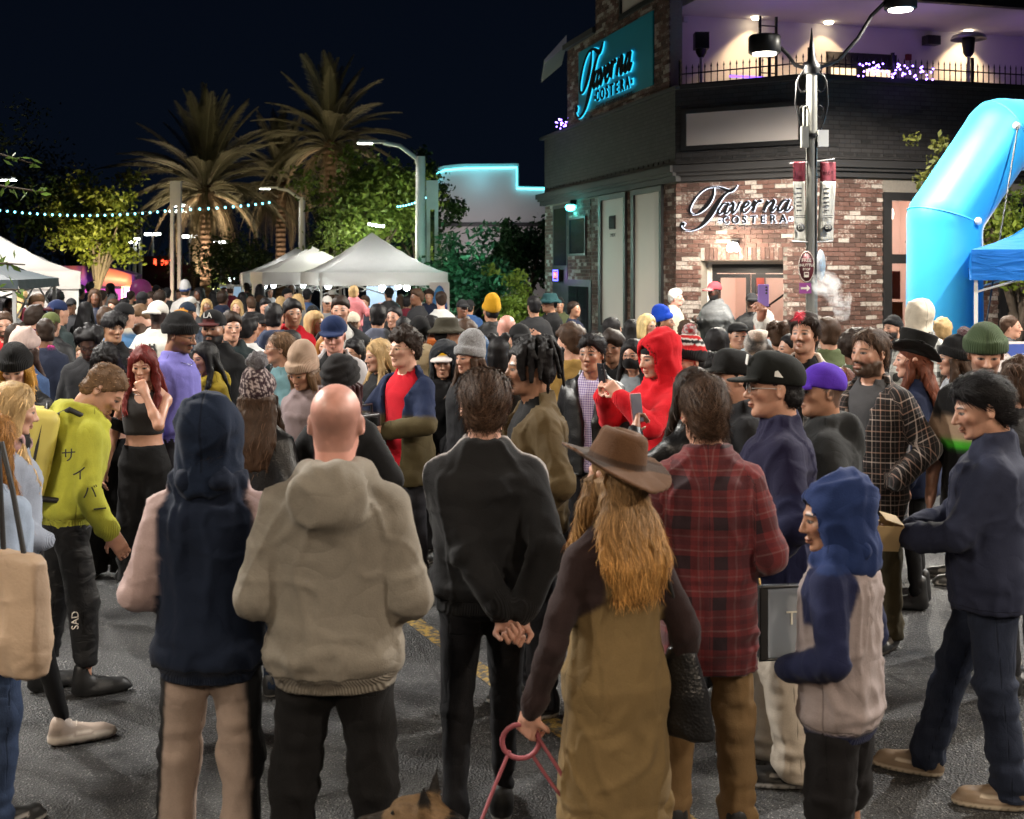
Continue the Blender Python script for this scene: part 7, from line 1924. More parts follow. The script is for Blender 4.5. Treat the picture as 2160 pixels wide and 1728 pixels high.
def cap_mark(info, pts, mat, name='cap_patch'):
    m = MB(); V = [tuple(float(x) for x in info['hd'](p)) for p in pts]; m.add(V, [tuple(range(len(V)))]); o = m.build(name, mat, info['root']); o.modifiers.new('thickness', 'SOLIDIFY').thickness = .003
def foreground():
    I = {}
    I['bald'] = P(708, 3.95, 1.82, 181, 'bald person in a taupe hoodie with hands in the pouch, seen from behind', w=1.07, b=1.06, top=T('hoodie', (.225, .200, .165), hem=.80, t=.032), arms=('kang', 'kang'), hair=('balding', 'brown'), skin='pink', legs=dict(style='straight', col=(.010, .0095, .010)), feet=((.16, .0, 12), (-.15, .03, -12)), face=2)
    I['navyhood'] = P(445, 4.2, 1.73, 180, 'person in a navy hood with pale pink sleeves and beige striped trousers', w=.98, top=T('hoodie', (.010, .016, .034), hem=.78, fn=fn_navy_sleeve, t=.024), hood='up', hat=HT('hood', (.010, .018, .040), p=(.02,)), arms=('kang', 'kang'), skin='light', legs=dict(style='straight', col=(.34, .26, .215), denim=False, fn=fn_sidebar), feet=((.13, 0, 10), (-.12, .02, -10)))
    I['black'] = P(1022, 4.65, 1.79, 186, 'person with dark bowl hair and black striped sweatshirt, hands clasped behind', w=1.05, top=T('sweat', (.013, .013, .014), fn=fn_track, hem=.86, t=.03), arms=(((-.055, .215, .885), (1, .6, 0), 'fist', (0, 1, 0)), ((.115, .215, .89), (1, .6, 0), 'fist', (0, 1, 0))), hair=('bowl', 'brown'), skin='pale', legs=dict(style='slim', col=(.012, .012, .014)), feet=((.12, .10, 8), (-.08, -.16, -5)), hp=4)
    I['hatw'] = P(1296, 3.9, 1.63, 204, 'person with long ginger hair in a brown fedora and khaki overalls', sex='f', w=1.04, top=T('dress', (.030, .018, .018), fn=fn_overall, hem=.40, t=.016, mat='fleece'), arms=('leash', 'down'), hair=('longwave', (.20, .115, .05)), tip=(.36, .185, .055), hat=HT('fedora', (.105, .052, .026), band=(.05, .028, .018), br=(.002, .022), tilt=(-8, -6)), skin='pale', legs=dict(style='wide', col=(.20, .135, .060), tuck=True, denim=False), hy=12, hr=-5, feet=((.11, 0, 8), (-.12, .05, -8)))
    I['plaid'] = P(1489, 4.67, 1.76, 176, 'person with short brown hair in a red plaid shirt and khaki trousers', w=1.02, top=T('shirt', (.2, .1, .1), mat='plaid_red', hem=.64, t=.024), arms=('kang', 'kang'), hair=('short', 'brown'), skin='light', legs=dict(KH), feet=((.13, 0, 10), (-.12, .02, -10)), hy=14)
    I['boy'] = P(1772, 4.06, 1.48, 236, 'child in a blue hood and grey sweatshirt with navy raglan sleeves', w=1.02, b=1.04, hs=1.16, top=T('hoodie', (.30, .25, .245), sleevecol=(.014, .018, .055), raglan=True, ribcol=(.012, .016, .05), hem=.74, t=.030, fn=lambda V, N, c, a, t: c.__setitem__(V[:, 2] > 1.415, (.016, .032, .11))), hood='up', hat=HT('hood', (.016, .032, .11), p=(.02,), sc=1.0), arms=('kang', 'kang'), hair=('short', 'black'), skin='tan', legs=dict(style='shorts', col=(.011, .010, .011), cuff=.40), hy=32, hp=8, fsex='f', face=2)
    I['boxman'] = P(2088, 5.0, 1.75, 250, 'person with short dark hair in a navy jacket holding a kraft food box', w=1.17, b=1.15, top=T('jacket', (.022, .026, .050), hem=.80, t=.03, mat='twill'), arms=('box', 'box'), hair=('short', 'black'), skin='light', legs=dict(style='straight', col=(.018, .024, .044)), shoes=dict(col=(.20, .14, .09), sole=(.50, .42, .32), lace=(.3, .25, .18)), hy=14, hp=14, feet=((.12, .05, 8), (-.12, -.28, -8)))
    I['tote1'] = P(14, 5.5, 1.67, 118, 'person with blond hair in a pale grey blue hooded jacket and black leggings', sex='f', w=1.05, top=T('hoodie', (.27, .30, .37), hem=.88, t=.034), arms=('fwd', 'kang'), hair=('long', 'blond'), skin='pale', legs=dict(style='leggings', col=BK, cuff=.12), shoes=dict(style='chunky', col=(.40, .32, .27), sole=(.66, .58, .50), lace=(.62, .55, .48)), hp=12, feet=((.12, .30, 8), (-.10, -.28, -2)), extra=('scarf',), scarf2=(.5, .3, .3))
    I['tote2'] = P(-32, 4.7, 1.62, 150, 'person in a pale blue fleece and jeans with a tan tote on the shoulder', sex='f', w=1.1, top=T('sweat', (.30, .36, .46), hem=.86, t=.04), arms=('down', 'down'), hair=('longwave', 'ginger'), skin='pale', legs=dict(JN), hp=10)
    I['lime'] = P(142, 6.2, 1.74, 122, 'person bending forward in a lime hoodie with a yellow backpack', top=T('hoodie', (.44, .44, .055), hem=.88), arms=('down', ((.27, -.16, .86), (.3, 1, 0), 'relax', (-1, 0, .2))), hair=('crop', 'lightbrown'), skin='light', legs=dict(style='straight', col=BK, mat='nylon', cuff=.16), lean=12, hp=30, hy=-28, lod=1, shoes=dict(style='high', col=BK, sole=(.05, .05, .05)), feet=((.10, .08, 5), (-.11, -.10, -6)))
    I['scarf'] = P(545, 6.2, 1.66, 168, 'person in a patterned bobble beanie and black leather jacket', sex='f', top=T('leather', BK, mat='leather', t=.04), hair=('longwave', 'brown'), hat=HT('pombeanie', (.040, .022, .028), fn=fn_nordic, pom=(.11, .10, .12), pompos=(.0, .055, .185), pomsize=1.15, tilt=(-6, 14)), skin='light', legs=dict(style='straight', col=(.012, .02, .04)), hy=20)
    I['braids'] = P(720, 6.35, 1.71, 172, 'person with long burgundy braids and a black head wrap', sex='f', top=T('coat', BK, t=.03), hair=('braids', 'burgundy'), hat=HT('wrap', (.012, .011, .012), sc=1.05), skin='brown', legs=dict(BJ), arms=('pocket', 'pocket'))
    I['dread'] = P(1126, 5.95, 1.84, -78, 'person with hanging twists in a brown work jacket, in profile', top=T('jacket', (.085, .058, .026), mat='twill', open=.10, inner=BK, t=.034), hair=('dread', 'black'), skin='tan', hp=4, arms=('pocket', 'pocket'), beard=.25, lod=0)
    I['leatherw'] = P(1462, 5.9, 1.70, 212, 'person with long dark hair in a black leather jacket filming on a pink phone', sex='f', top=T('leather', BK, mat='leather'), hair=('long', 'darkbrown'), skin='light', arms=('phoneup', 'phone'), legs=dict(BJ))
    I['purplej'] = P(1640, 5.2, 1.81, 262, 'person in a black cap and blue violet jacket with white trousers', w=1.05, top=T('jacket', (.012, .014, .045), fn=fn_yoke((.012, .011, .036)), mat='fleece', hem=.82, t=.04), arms=('pocket', 'pocket'), hair=('crop', 'black'), hat=HT('snapback', (.008, .009, .008), p=(.024, .12), sc=1.08), extra=('glasses',), glasscol=(.5, .5, .5), skin='light', legs=dict(style='wide', col=(.50, .44, .37), denim=False), shoes=dict(col=BK, sole=(.4, .4, .4)), hy=4, feet=((.11, .05, 6), (-.11, -.05, -6)))
    cap_mark(I['purplej'], [(-.03, -.112, .095), (-.03, -.106, .135), (.03, -.106, .135), (.03, -.112, .095)], 'white_rubber'); cap_mark(I['purplej'], [(.0965, -.015, .055), (.0965, .02, .05), (.095, .0, .078), (.0955, -.012, .075)], 'white_rubber')
    I['cap2'] = P(1552, 6.3, 1.75, -82, 'person in a plain black flat brim cap behind the blue violet jacket', top=T('hoodie', BK2), hair=('crop', 'black'), hat=HT('snapback', (.009, .009, .009), p=(.024, .12), sc=1.06), skin='light', hy=0)
    I['purplecap'] = P(1738, 5.95, 1.71, 258, 'heavyset person in a vivid purple cap and black hoodie', w=1.2, top=T('hoodie', (.020, .021, .022), t=.04), hair=('buzz', 'black'), hat=HT('cap', (.085, .028, .40), back=False, p=(.020, .12), sc=1.06), skin='tan', hy=18, face=9, arms=('pocket', 'pocket'))
    return I

def midground():
    I = {}
    I['phoneg'] = P(226, 8.5, 1.68, 8, 'person with long black hair in a black cropped top reading a phone', sex='f', top=T('crop', BK, sleeve=1., t=.014, hem=1.12), hair=('longwave', 'black'), skin='light', hp=30, arms=('phone', 'fwd'), legs=dict(BW, tuck=True), lod=1, shoes=dict(col=BK, sole=WH), side=0)
    I['redhair'] = P(304, 8.25, 1.66, 4, 'person with wavy red hair in a dark grey cropped tank, hand at the mouth', sex='f', top=T('crop', (.030, .028, .028), sleeve=0, hem=1.11, t=.006), hair=('longwave', 'red'), skin='light', hp=14, arms=('mouth', 'down'), legs=dict(BW, tuck=True), lod=1, extra=('necklace',))
    I['purplesw'] = P(372, 8.9, 1.85, 76, 'person in a lavender sweatshirt, black beanie and thin glasses', top=T('sweat', (.155, .14, .42), t=.03), hair=('buzz', 'black'), hat=HT('beanie', (.010, .010, .011), sc=1.08, p=(.012, .22)), extra=('glasses', 'necklace'), skin='tan', beard=.55, mustache=True, hp=14, arms=('down', 'down'), lod=1)
    I['yellow'] = P(436, 9.3, 1.62, -38, 'person with long black hair in a mustard hoodie holding a clear cup', sex='f', top=T('hoodie', (.33, .24, .025)), hair=('long', 'black'), skin='light', arms=('down', 'cup'), hp=8, lod=1)
    i = P(452, 9.9, 1.83, -8, 'bearded heavyset person in a black hoodie with a skull print and black cap', w=1.2, top=T('hoodie', BK), hair=('buzz', 'black'), hat=HT('snapback', (.010, .010, .011), bill=(.06, .012, .012), sc=1.06, p=(.028, .10)), skin='tan', beard=1.15, face=9, lod=1)
    body_text(i, 'LA', .062, (.0, -.140, 1.735), 'white_rubber', name='cap_letters')
    m = MB(); k = i['k']; m.lathe([(0, 0), (.030, 0)], (.09*k, -.195*k, 1.26*k), 14, M=Matrix.Rotation(R(90), 3, 'X')); m.box((.09*k, -.195*k, 1.222*k), (.034, .002, .022)); m.build('skull_print', 'sign_cream', i['root'])
    i = P(334, 12.4, 1.84, 168, 'person in a white sweatshirt with a black emblem and a white backward cap', w=1.1, top=T('sweat', (.55, .54, .49), t=.035), hair=('buzz', 'black'), hat=HT('capback', (.60, .58, .54), sc=1.1), skin='dark', arms=('pocket', 'pocket'))
    m = MB(); k = i['k']; m.lathe([(.020, 0), (.045, 0)], (-.03, .178*k, 1.30*k), 14, M=Matrix.Rotation(R(90), 3, 'X')); m.box((-.055, .178*k, 1.345*k), (.02, .003, .03)); m.box((-.005, .178*k, 1.345*k), (.02, .003, .03)); m.build('emblem', 'ink', i['root'])
    P(262, 12.6, 1.82, 152, 'person in a blue denim jacket with cream collar and dark cap', w=1.12, top=T('jacket', (.055, .13, .25), mat='denim', fn=lambda V, N, c, a, t: c.__setitem__((V[:, 2] > 1.465), (.5, .46, .38))), hair=('crop', 'black'), hat=HT('capback', BK, sc=1.05), skin='light', arms=('kang', 'kang'), legs=dict(JN))
    P(238, 10.5, 1.80, 38, 'person with straight black fringe in a black zipped jacket', top=T('jacket', BK, mat='twill'), hair=('bowl', 'black'), skin='olive', arms=('pocket', 'phone'), face=1, lod=1)
    P(190, 9.8, 1.73, 12, 'dark skinned person with beaded short locs looking down', top=T('sweat', BK2), hair=('locs', 'black'), skin='dark', hp=26)
    P(34, 7.6, 1.71, 12, 'person with golden blond hair in a thick black beanie looking down', sex='f', top=T('puffer', BK), hair=('long', (.40, .20, .035)), hat=HT('beanie', (.011, .011, .012), sc=1.12, p=(.012, .14)), skin='pale', hp=24)
    P(52, 9.2, 1.70, 166, 'person in a pale pink cat ear beanie and denim jacket, seen from behind', sex='f', top=T('jacket', (.05, .09, .19), mat='denim'), hair=('long2', (.045, .024, .018)), hat=HT('catbeanie', (.55, .42, .38), sc=1.1, p=(.01, .25)), skin='light', hy=-15)
    P(122, 13.2, 1.84, 146, 'person in a dark green sweater, navy backward cap and light jeans', w=1.1, top=T('sweat', (.022, .032, .033)), hair=('crop', 'brown'), hat=HT('capback', (.015, .025, .075), bill=(.05, .01, .015)), skin='light', legs=dict(JL))
    P(70, 13., 1.78, 152, 'person in a maroon hoodie with tousled dark hair', top=T('hoodie', (.065, .010, .026), hoodsize=1.2), hair=('curly', 'darkbrown'), skin='light', hp=12)
    P(8, 12.4, 1.75, 25, 'long bearded person in a bright red shirt under a cream coat', top=T('coat', (.45, .40, .30), open=.14, inner=(.42, .012, .018)), hair=('pony', 'brown'), skin='light', beard=2.2, hp=10)
    P(33, 11.4, 1.66, 172, 'person with shoulder length straight dark hair behind the red shirt', sex='f', top=T('jacket', BK2), hair=('bob', 'darkbrown'), skin='light')
    P(98, 11.2, 1.72, 176, 'person in a navy polo with a magenta collar and thin silver glasses', top=T('tee', (.014, .018, .035), fn=lambda V, N, c, a, t: c.__setitem__((V[:, 2] > 1.49), (.55, .02, .22))), hair=('crop', 'darkbrown'), extra=('glasses',), skin='brown', legs=dict(style='straight', col=NV), hy=40)
    P(108, 12.2, 1.74, 178, 'person in an olive green backward cap', top=T('jacket', BK2), hair=('crop', 'brown'), hat=HT('capback', (.085, .10, .035)), skin='light')
    P(78, 15., 1.86, 32, 'tall person with cropped sandy hair facing the tents', top=T('jacket', (.10, .09, .07)), hair=('short', 'lightbrown'), skin='light')
    P(22, 16.2, 1.80, 20, 'dark skinned person in a white shirt by the closed tent', top=T('shirt', (.60, .62, .66)), hair=('buzz', 'black'), skin='dark')
    P(118, 18., 1.84, 118, 'person with a big black afro beside the trailer', top=T('hoodie', (.03, .04, .06)), hair=('afro', 'black'), skin='brown')
    P(174, 14., 1.30, -4, 'small child in a pink jacket with fair hair', sex='f', hs=1.2, top=T('puffer', (.32, .10, .11), t=.04), hair=('long', 'lightbrown'), skin='pale')
    P(180, 17., 1.72, 178, 'person with a mass of long black hair behind the small child', sex='f', top=T('coat', BK), hair=('long2', 'black'), skin='brown')
    P(222, 13.8, 1.74, 172, 'person with brown cropped hair in a beige jacket', top=T('jacket', (.32, .28, .22)), hair=('short', 'brown'), skin='light')
    P(306, 14.2, 1.78, -68, 'person looking down with sunglasses pushed up on light brown hair', top=T('tee', BK, sleeve=.55), hair=('short', 'lightbrown'), skin='pale', hp=32)
    P(294, 12.8, 1.60, 176, 'person with long reddish brown hair seen from behind', sex='f', top=T('jacket', BK2), hair=('long', 'brown'), skin='light')
    P(396, 13.8, 1.80, 162, 'person in a navy cap with an orange brim', top=T('jacket', (.02, .03, .05)), hair=('crop', 'brown'), hat=HT('capback', (.012, .02, .035), bill=(.40, .17, .02)), skin='light')
    P(391, 23., 1.90, 178, 'tall person in a white coat and white beanie with a blue band', top=T('puffer', (.50, .48, .46)), hair=('crop', 'brown'), hat=HT('bigbeanie', (.55, .55, .55), band=(.03, .08, .30), br=(-.1, .05)), skin='light')
    P(463, 11.4, 1.74, 172, 'person with very long pale blond hair in a dark maroon top', sex='f', top=T('jacket', (.045, .008, .018)), hair=('long2', 'blond'), skin='pale')
    P(488, 10.9, 1.79, 24, 'person with open mouth in a dark green zip jacket', top=T('hoodie', (.012, .020, .022)), hair=('short', 'darkbrown'), skin='light', arms=('hip', 'down'), face=3)
    P(523, 11.6, 1.73, 158, 'person with curly dark hair in a white sweater, hand on hip', top=T('sweat', (.52, .52, .52)), hair=('wavy', 'black'), skin='tan', arms=('down', 'hip'))
    P(546, 13., 1.70, 52, 'person in a black cap and dark scarf in profile', top=T('jacket', BK), hair=('crop', 'black'), hat=HT('cap', BK), skin='tan')
    P(578, 12., 1.83, 181, 'person in a slate navy hoodie with short dark hair, from behind', w=1.1, top=T('hoodie', (.030, .040, .075)), hair=('short', 'black'), skin='light', arms=('kang', 'kang'))
    P(616, 12.2, 1.87, 26, 'person in a bright red hoodie with hands joined and a watch', w=1.05, top=T('hoodie', (.50, .010, .022)), hair=('short', 'black'), skin='tan', arms=('clasp', 'clasp'), face=1)
    P(663, 12.6, 1.74, 62, 'person with shoulder length blond hair in a fitted grey blazer', sex='f', top=T('blazer', (.17, .165, .165)), hair=('bob', 'blond'), skin='light', arms=('cup', 'phone'))
    P(718, 12.4, 1.90, 4, 'person in a black jacket over a pale grey shirt, facing the market crowd', top=T('jacket', (.018, .019, .020), open=.14, inner=(.42, .42, .40), mat='twill'), hair=('short', 'darkbrown'), skin='light', beard=.5, arms=('hip', 'pocket'), face=3)
    P(744, 13.4, 1.70, 172, 'person in a cream cap with a child riding on the shoulders', top=T('coat', (.05, .05, .05)), hair=('crop', 'brown'), hat=HT('cap', (.55, .48, .38)), skin='light')
    P(746, 13.5, .88, 172, 'toddler in a pink jacket riding on the shoulders of the cream cap', z=1.12, hs=1.35, top=T('puffer', (.62, .20, .22), t=.04), hair=('crop', 'blond'), skin='pale', arms=(((.50, -.08, 1.30), (0, .3, -1), 'relax', (0, 0, -1)),)*2, feet=((.12, -.1, 0), (-.12, -.1, 0)), legs=dict(style='baggy', col=(.3, .12, .15)))
    P(797, 13., 1.79, 184, 'person in a grey blue overcoat with black side panels, from behind', top=T('coat', (.10, .11, .15), hem=.78, fn=lambda V, N, c, a, t: c.__setitem__((V[:, 0] < -.06), BK)), hair=('short', 'black'), skin='tan')
    P(832, 13.6, 1.76, -18, 'person with tied back hair, dark scarf and white padded jacket', sex='f', top=T('puffer', (.50, .50, .50), fn=fn_yoke(BK)), hair=('bun', 'black'), skin='light')
    P(852, 11.9, 1.71, 178, 'person with a fresh fade in a black high collar jacket', top=T('jacket', BK2), hair=('crop', 'black'), skin='tan')
    P(885, 10.7, 1.75, 176, 'person in a sand coloured hoodie with a tight black cap of hair', w=1.1, top=T('hoodie', (.43, .34, .21)), hair=('crop', 'black'), hat=HT('beanie', (.008, .008, .009), p=(-.02, .3)), skin='brown')
    P(910, 12.2, 1.70, 176, 'person in a dark jacket with an orange hood lying open', top=T('hoodie', BK, fn=lambda V, N, c, a, t: c.__setitem__((V[:, 2] > 1.36), (.34, .085, .015)), hoodsize=1.25), hair=('short', 'black'), skin='tan')
    P(941, 10.6, 1.75, 148, 'person in a dark bucket hat and camouflage vest with cream sleeves', top=T('shirt', (.34, .29, .16), fn=fn_camo, t=.03), hair=('crop', 'black'), hat=HT('bucket', (.045, .04, .028)), skin='tan', hy=-40)
    P(984, 12., 1.68, 150, 'person with brown hair in a black jacket beside the blue hair', sex='f', top=T('jacket', BK), hair=('longwave', 'brown'), skin='light')
    P(1012, 10.2, 1.62, 178, 'person with long bright blue hair', sex='f', top=T('jacket', (.012, .018, .03)), hair=('long2', 'blue'), skin='pale')
    P(1036, 14., 1.83, 202, 'person in a yellow beanie with a twisted tip and dark jacket', top=T('jacket', BK), hair=('crop', 'black'), hat=HT('bigbeanie', (.48, .25, .012)), skin='tan')
    P(1069, 11., 1.77, 182, 'bald pale person in an olive jacket', top=T('jacket', (.06, .055, .03)), hair=('bald', 'brown'), skin='pink')
    P(1096, 10., 1.72, 196, 'person in a black backward cap waving one open hand', top=T('jacket', (.040, .040, .022)), hair=('crop', 'black'), hat=HT('capback', BK, sc=1.06), skin='light', arms=('down', ((.27, -.16, 1.60), (1, .3, -.4), 'flat', (0, 1, 0))))
    P(1052, 9.2, 1.66, 178, 'person with two black hair buns', sex='f', top=T('leather', BK), hair=('buns', 'black'), skin='light')
    P(1126, 16.4, 1.80, 200, 'person in a long dark parka by the climbing shrub', top=T('coat', BK2), hair=('short', 'black'), skin='tan')
    P(1160, 17.2, 1.83, -60, 'person in a dark teal hat by the tavern doors', top=T('coat', BK), hair=('crop', 'black'), hat=HT('bucket', (.01, .04, .045)), skin='tan')
    P(592, 9.2, 1.70, -78, 'person with a claw clip and round glasses in a teal sweatshirt', sex='f', top=T('sweat', (.10, .19, .21), t=.03), hair=('claw', 'lightbrown'), extra=('roundglasses',), glasscol=(.5, .45, .4), skin='light', legs=dict(JL), arms=('pocket', 'pocket'), lod=1)
    P(646, 8.3, 1.62, -18, 'young person in a ribbed beige beanie and mauve hoodie looking down', sex='f', hs=1.06, top=T('hoodie', (.19, .145, .15)), hair=('bob', 'lightbrown'), hat=HT('bigbeanie', (.37, .26, .19), sc=1.1, p=(.016, .2)), skin='tan', hp=22, hy=-8)
    P(706, 9.4, 1.81, 0, 'person in a navy flat brim cap and pale hooded jacket', w=1.08, top=T('jacket', (.40, .38, .39), open=.14, inner=BK, mat='fleece', fn=lambda V, N, c, a, t: c.__setitem__((np.abs(a) > 0) & (t > .1), BK)), hair=('crop', 'lightbrown'), hat=HT('snapback', (.014, .026, .080), sc=1.1, p=(.03, .10)), skin='pink', tone=.9, hp=10, lod=1, face=2)
    P(803, 9., 1.66, -58, 'smiling person with straight blond hair in a black jacket', sex='f', top=T('jacket', BK, mat='twill'), hair=('long', 'blond'), skin='pale', hp=6, lod=1)
    I['camera'] = P(856, 8.3, 1.77, -40, 'curly haired person with wire glasses and earbuds holding a camera', top=T('coat', (.012, .020, .055), fn=fn_coat67, open=.15, inner=(.48, .010, .022), innermat='fleece', hem=.70), hair=('curly', 'darkbrown'), extra=('glasses',), glasscol=(.5, .35, .2), skin='pale', arms=('cup', 'cup'), hy=-4, face=3)
    P(938, 9., 1.62, -8, 'young person in a black hood over a white and yellow cap', top=T('hoodie', BK), hood='up', hat=[HT('cap', (.52, .48, .46), bill=(.58, .52, .50), fn=lambda V, h, c: c.__setitem__((V[:, 1] < -.06) & (np.abs(V[:, 0]) < .034) & (V[:, 2] > .068) & (V[:, 2] < .125) & (h > 0), (.62, .36, .01)), sc=1.06), HT('hood', (.012, .014, .018), sc=1.08)], hair=('crop', 'brown'), skin='light', hp=8, lod=1)
    P(992, 8.7, 1.67, -44, 'person with brown hair in a slouchy heather grey beanie', sex='f', top=T('coat', BK2), hair=('long', 'brown'), hat=HT('bigbeanie', (.22, .22, .225), sc=1.1, mat='tweed', p=(.014, .24)), skin='light', hp=4)
    P(1206, 9.2, 1.75, 214, 'person with curly brown hair in a mustard corduroy jacket', top=T('jacket', (.27, .165, .045), mat='twill'), hair=('curly', 'brown'), skin='pale', hy=20)
    P(1249, 8.3, 1.73, -18, 'person in a black leather coat over a purple gingham shirt', w=1.06, top=T('leather', BK, mat='leather', open=.05, inner=(.3, .2, .4), innermat='gingham', hem=.78), hair=('short', 'black'), skin='tan', hy=-6, face=3)
    P(1293, 9.3, 1.71, -26, 'young person with a dark fringe and gold earring', top=T('sweat', BK), hair=('bowl', 'darkbrown'), skin='tan', hy=6)
    P(1336, 9., 1.66, -30, 'person in a black face mask and round glasses', sex='f', top=T('jacket', (.16, .18, .20)), hair=('long', 'black'), extra=('mask', 'roundglasses'), skin='light', hy=4)
    I['redhood'] = P(1392, 7.6, 1.77, -62, 'person in a bright red hooded sweatshirt aiming a phone', w=1.05, top=T('hoodie', (.52, .008, .016), t=.034), hood='up', hat=[HT('hood', (.52, .008, .016), p=(.02,), sc=1.08), HT('headband', BK)], hair=('crop', 'black'), skin='pale', hp=10, arms=('phoneup', 'phoneup'), beard=.2)
    P(1456, 8., 1.71, -56, 'person in a red and black striped bobble beanie', top=T('hoodie', BK2), hair=('crop', 'black'), hat=HT('pombeanie', (.45, .012, .015), sc=1.12, p=(.018, .2), pom=(.42, .02, .03), pom2=(.5, .45, .45), pompos=(.0, .055, .19), band=BK, br=(-.1, .058), stripes=[(.085, .095, WH), (.095, .115, BK), (.115, .122, WH), (.140, .147, WH)], tilt=(-4, 0)), skin='light', hp=10)
    I['raise'] = P(1696, 8.4, 1.86, -36, 'person with a red dyed forelock raising a violet phone overhead', top=T('jacket', (.40, .38, .36), fn=fn_sherpa, mat='tweed', open=.10, inner=BK, t=.04), hair=('wavy', 'darkbrown'), streak=(.40, .012, .03), skin='light', hp=-8, hy=4, arms=('pocket', ((.16, -.32, 1.76), (1, .1, -.3), 'grip', (.3, -1, .1))), mustache=True, beard=.25, face=3)
    I['plaidm'] = P(1838, 7., 1.84, -48, 'bearded person with a hair bun in a black and white plaid shirt', w=1.08, top=T('shirt', (.1, .1, .1), mat='plaid_white', open=.07, inner=(.07, .07, .075), hem=.66, t=.03), hair=('bun', 'brown'), skin='light', beard=1.9, arms=('pocket', 'pocket'), legs=dict(style='straight', col=(.05, .04, .022), denim=False), hy=-8)
    P(1928, 7.8, 1.72, 246, 'person in a tall black top hat with long auburn hair and navy coat', sex='f', top=T('coat', (.014, .020, .050), hem=.74), hair=('longwave', 'auburn'), hat=HT('tophat', (.010, .010, .010), tilt=(-16, -8), sc=1.06, mat='fleece'), skin='pale', legs=dict(style='slim', col=BK), shoes=dict(style='boot', col=BK, sole=BK), hy=10)
    P(2016, 8.4, 1.68, -96, 'person in a black beanie with a burgundy bobble and pale denim jacket', sex='f', top=T('jacket', (.42, .45, .50), mat='denim'), hair=('long', 'brown'), hat=HT('pombeanie', BK, sc=1.12, pom=(.07, .012, .022), pompos=(0, .075, .185), pomsize=1.1, p=(.014, .25)), skin='light')
    P(2078, 6.8, 1.86, -16, 'person in a ribbed green beanie and black tee with tan and green stripe', w=1.06, top=T('tee', (.011, .011, .012), fn=fn_stripe85, sleeve=.62, t=.04, hem=.78), hair=('wavy', 'brown'), hat=HT('beanie', (.065, .095, .050), band=(.045, .07, .035), br=(-.1, .056), sc=1.1, p=(.02, .10)), skin='light', beard=.55, mustache=True, hp=14, face=3)
    P(2152, 6.2, 1.71, 200, 'person with thick wavy brown hair behind the navy jacket', top=T('jacket', BK2), hair=('wavy', 'brown'), skin='light')
    P(1937, 11.5, 1.87, 190, 'person in a cream hood and black and white buffalo shirt', top=T('shirt', (.4, .4, .4), mat='plaid_bw', t=.03), hood='up', hat=HT('hood', (.60, .53, .43), sc=1.05), hair=('crop', 'brown'), skin='light')
    P(1988, 12.4, 1.66, 182, 'person with short curly blond hair', sex='f', top=T('jacket', GY), hair=('curly', 'blond'), skin='pale')
    P(1884, 13.2, 1.66, -62, 'bearded person in a black beanie by the guy rope', top=T('jacket', BK), hair=('crop', 'black'), hat=HT('beanie', BK), skin='light', beard=1.3)
    P(2130, 13.05, 1.68, 62, 'person with cropped fading hair behind the map panel', top=T('jacket', BK2), hair=('crop', 'brown'), skin='light')
    P(1612, 10.8, 1.81, 176, 'white haired person in a pale blue shirt', top=T('shirt', (.40, .47, .52), t=.024), hair=('short', 'white'), skin='pink')
    P(1644, 10.5, 1.72, 170, 'person with short green tipped locs', top=T('jacket', BK2), hair=('locs', 'brown'), skin='tan')
    P(1669, 9.7, 1.66, -78, 'person with slicked black hair in profile beside the red forelock', sex='f', top=T('jacket', BK), hair=('bun', 'black'), skin='light')
    P(1748, 10., 1.77, 182, 'person in an olive army jacket from behind', w=1.1, top=T('jacket', (.085, .105, .050), mat='twill'), hair=('short', 'brown'), skin='light')
    P(1802, 9.2, 1.69, 186, 'person with a round dark brown afro', top=T('jacket', (.06, .08, .05)), hair=('afro', 'darkbrown'), skin='brown')
    P(1778, 8., 1.52, -150, 'short person with reddish brown waves beside the beard', sex='f', top=T('jacket', BK2), hair=('longwave', 'auburn'), skin='light')
    P(1556, 11., 1.70, 2, 'person in a black flat cap wrapped in a tan scarf', top=T('coat', (.30, .20, .08), fn=fn_yoke((.36, .25, .10))), hair=('crop', 'black'), hat=HT('flatcap', BK), skin='light', extra=('scarf',), scarfcol=(.36, .25, .10))
    P(1512, 9.4, 1.72, 178, 'person with glossy black chin length hair', sex='f', top=T('jacket', BK2), hair=('bob', 'black'), skin='light')
    P(1502, 8.7, 1.58, 180, 'short person with black hair and a white hood', top=T('hoodie', (.5, .46, .47)), hair=('short', 'black'), skin='tan')
    P(1543, 8.4, 1.60, 160, 'person with a tan shawl and fair hair', sex='f', top=T('jacket', (.34, .24, .11)), hair=('bob', 'gold'), skin='light')
    P(1450, 12.4, 1.64, 30, 'person with a frizzy dark bob in a navy top', sex='f', top=T('sweat', NV), hair=('curly', 'brown'), skin='tan')
    P(1399, 13.4, 1.72, 72, 'person in a royal blue beanie and grey hoodie', top=T('hoodie', (.28, .29, .30)), hair=('crop', 'black'), hat=HT('bigbeanie', (.008, .055, .46)), skin='tan', beard=.4)
    P(1364, 13., 1.69, 42, 'person with a pale blond bob and glasses', sex='f', top=T('jacket', (.30, .30, .29)), hair=('bob', (.62, .47, .22)), extra=('glasses',), skin='pale')
    P(1291, 13., 1.66, 118, 'person with long black hair in a light grey top', sex='f', top=T('sweat', LG), hair=('long2', 'black'), skin='light')
    P(1332, 13.4, 1.62, 172, 'person with long black hair in a silver leather jacket', sex='f', top=T('leather', (.28, .28, .28)), hair=('long2', 'black'), skin='light')
    P(1424, 18.4, 1.74, 74, 'white haired person in a pale blazer and jeans by the brick corner', z=.13, lod=2, top=T('blazer', (.46, .43, .34)), hair=('short', 'white'), skin='pink', legs=dict(JN))
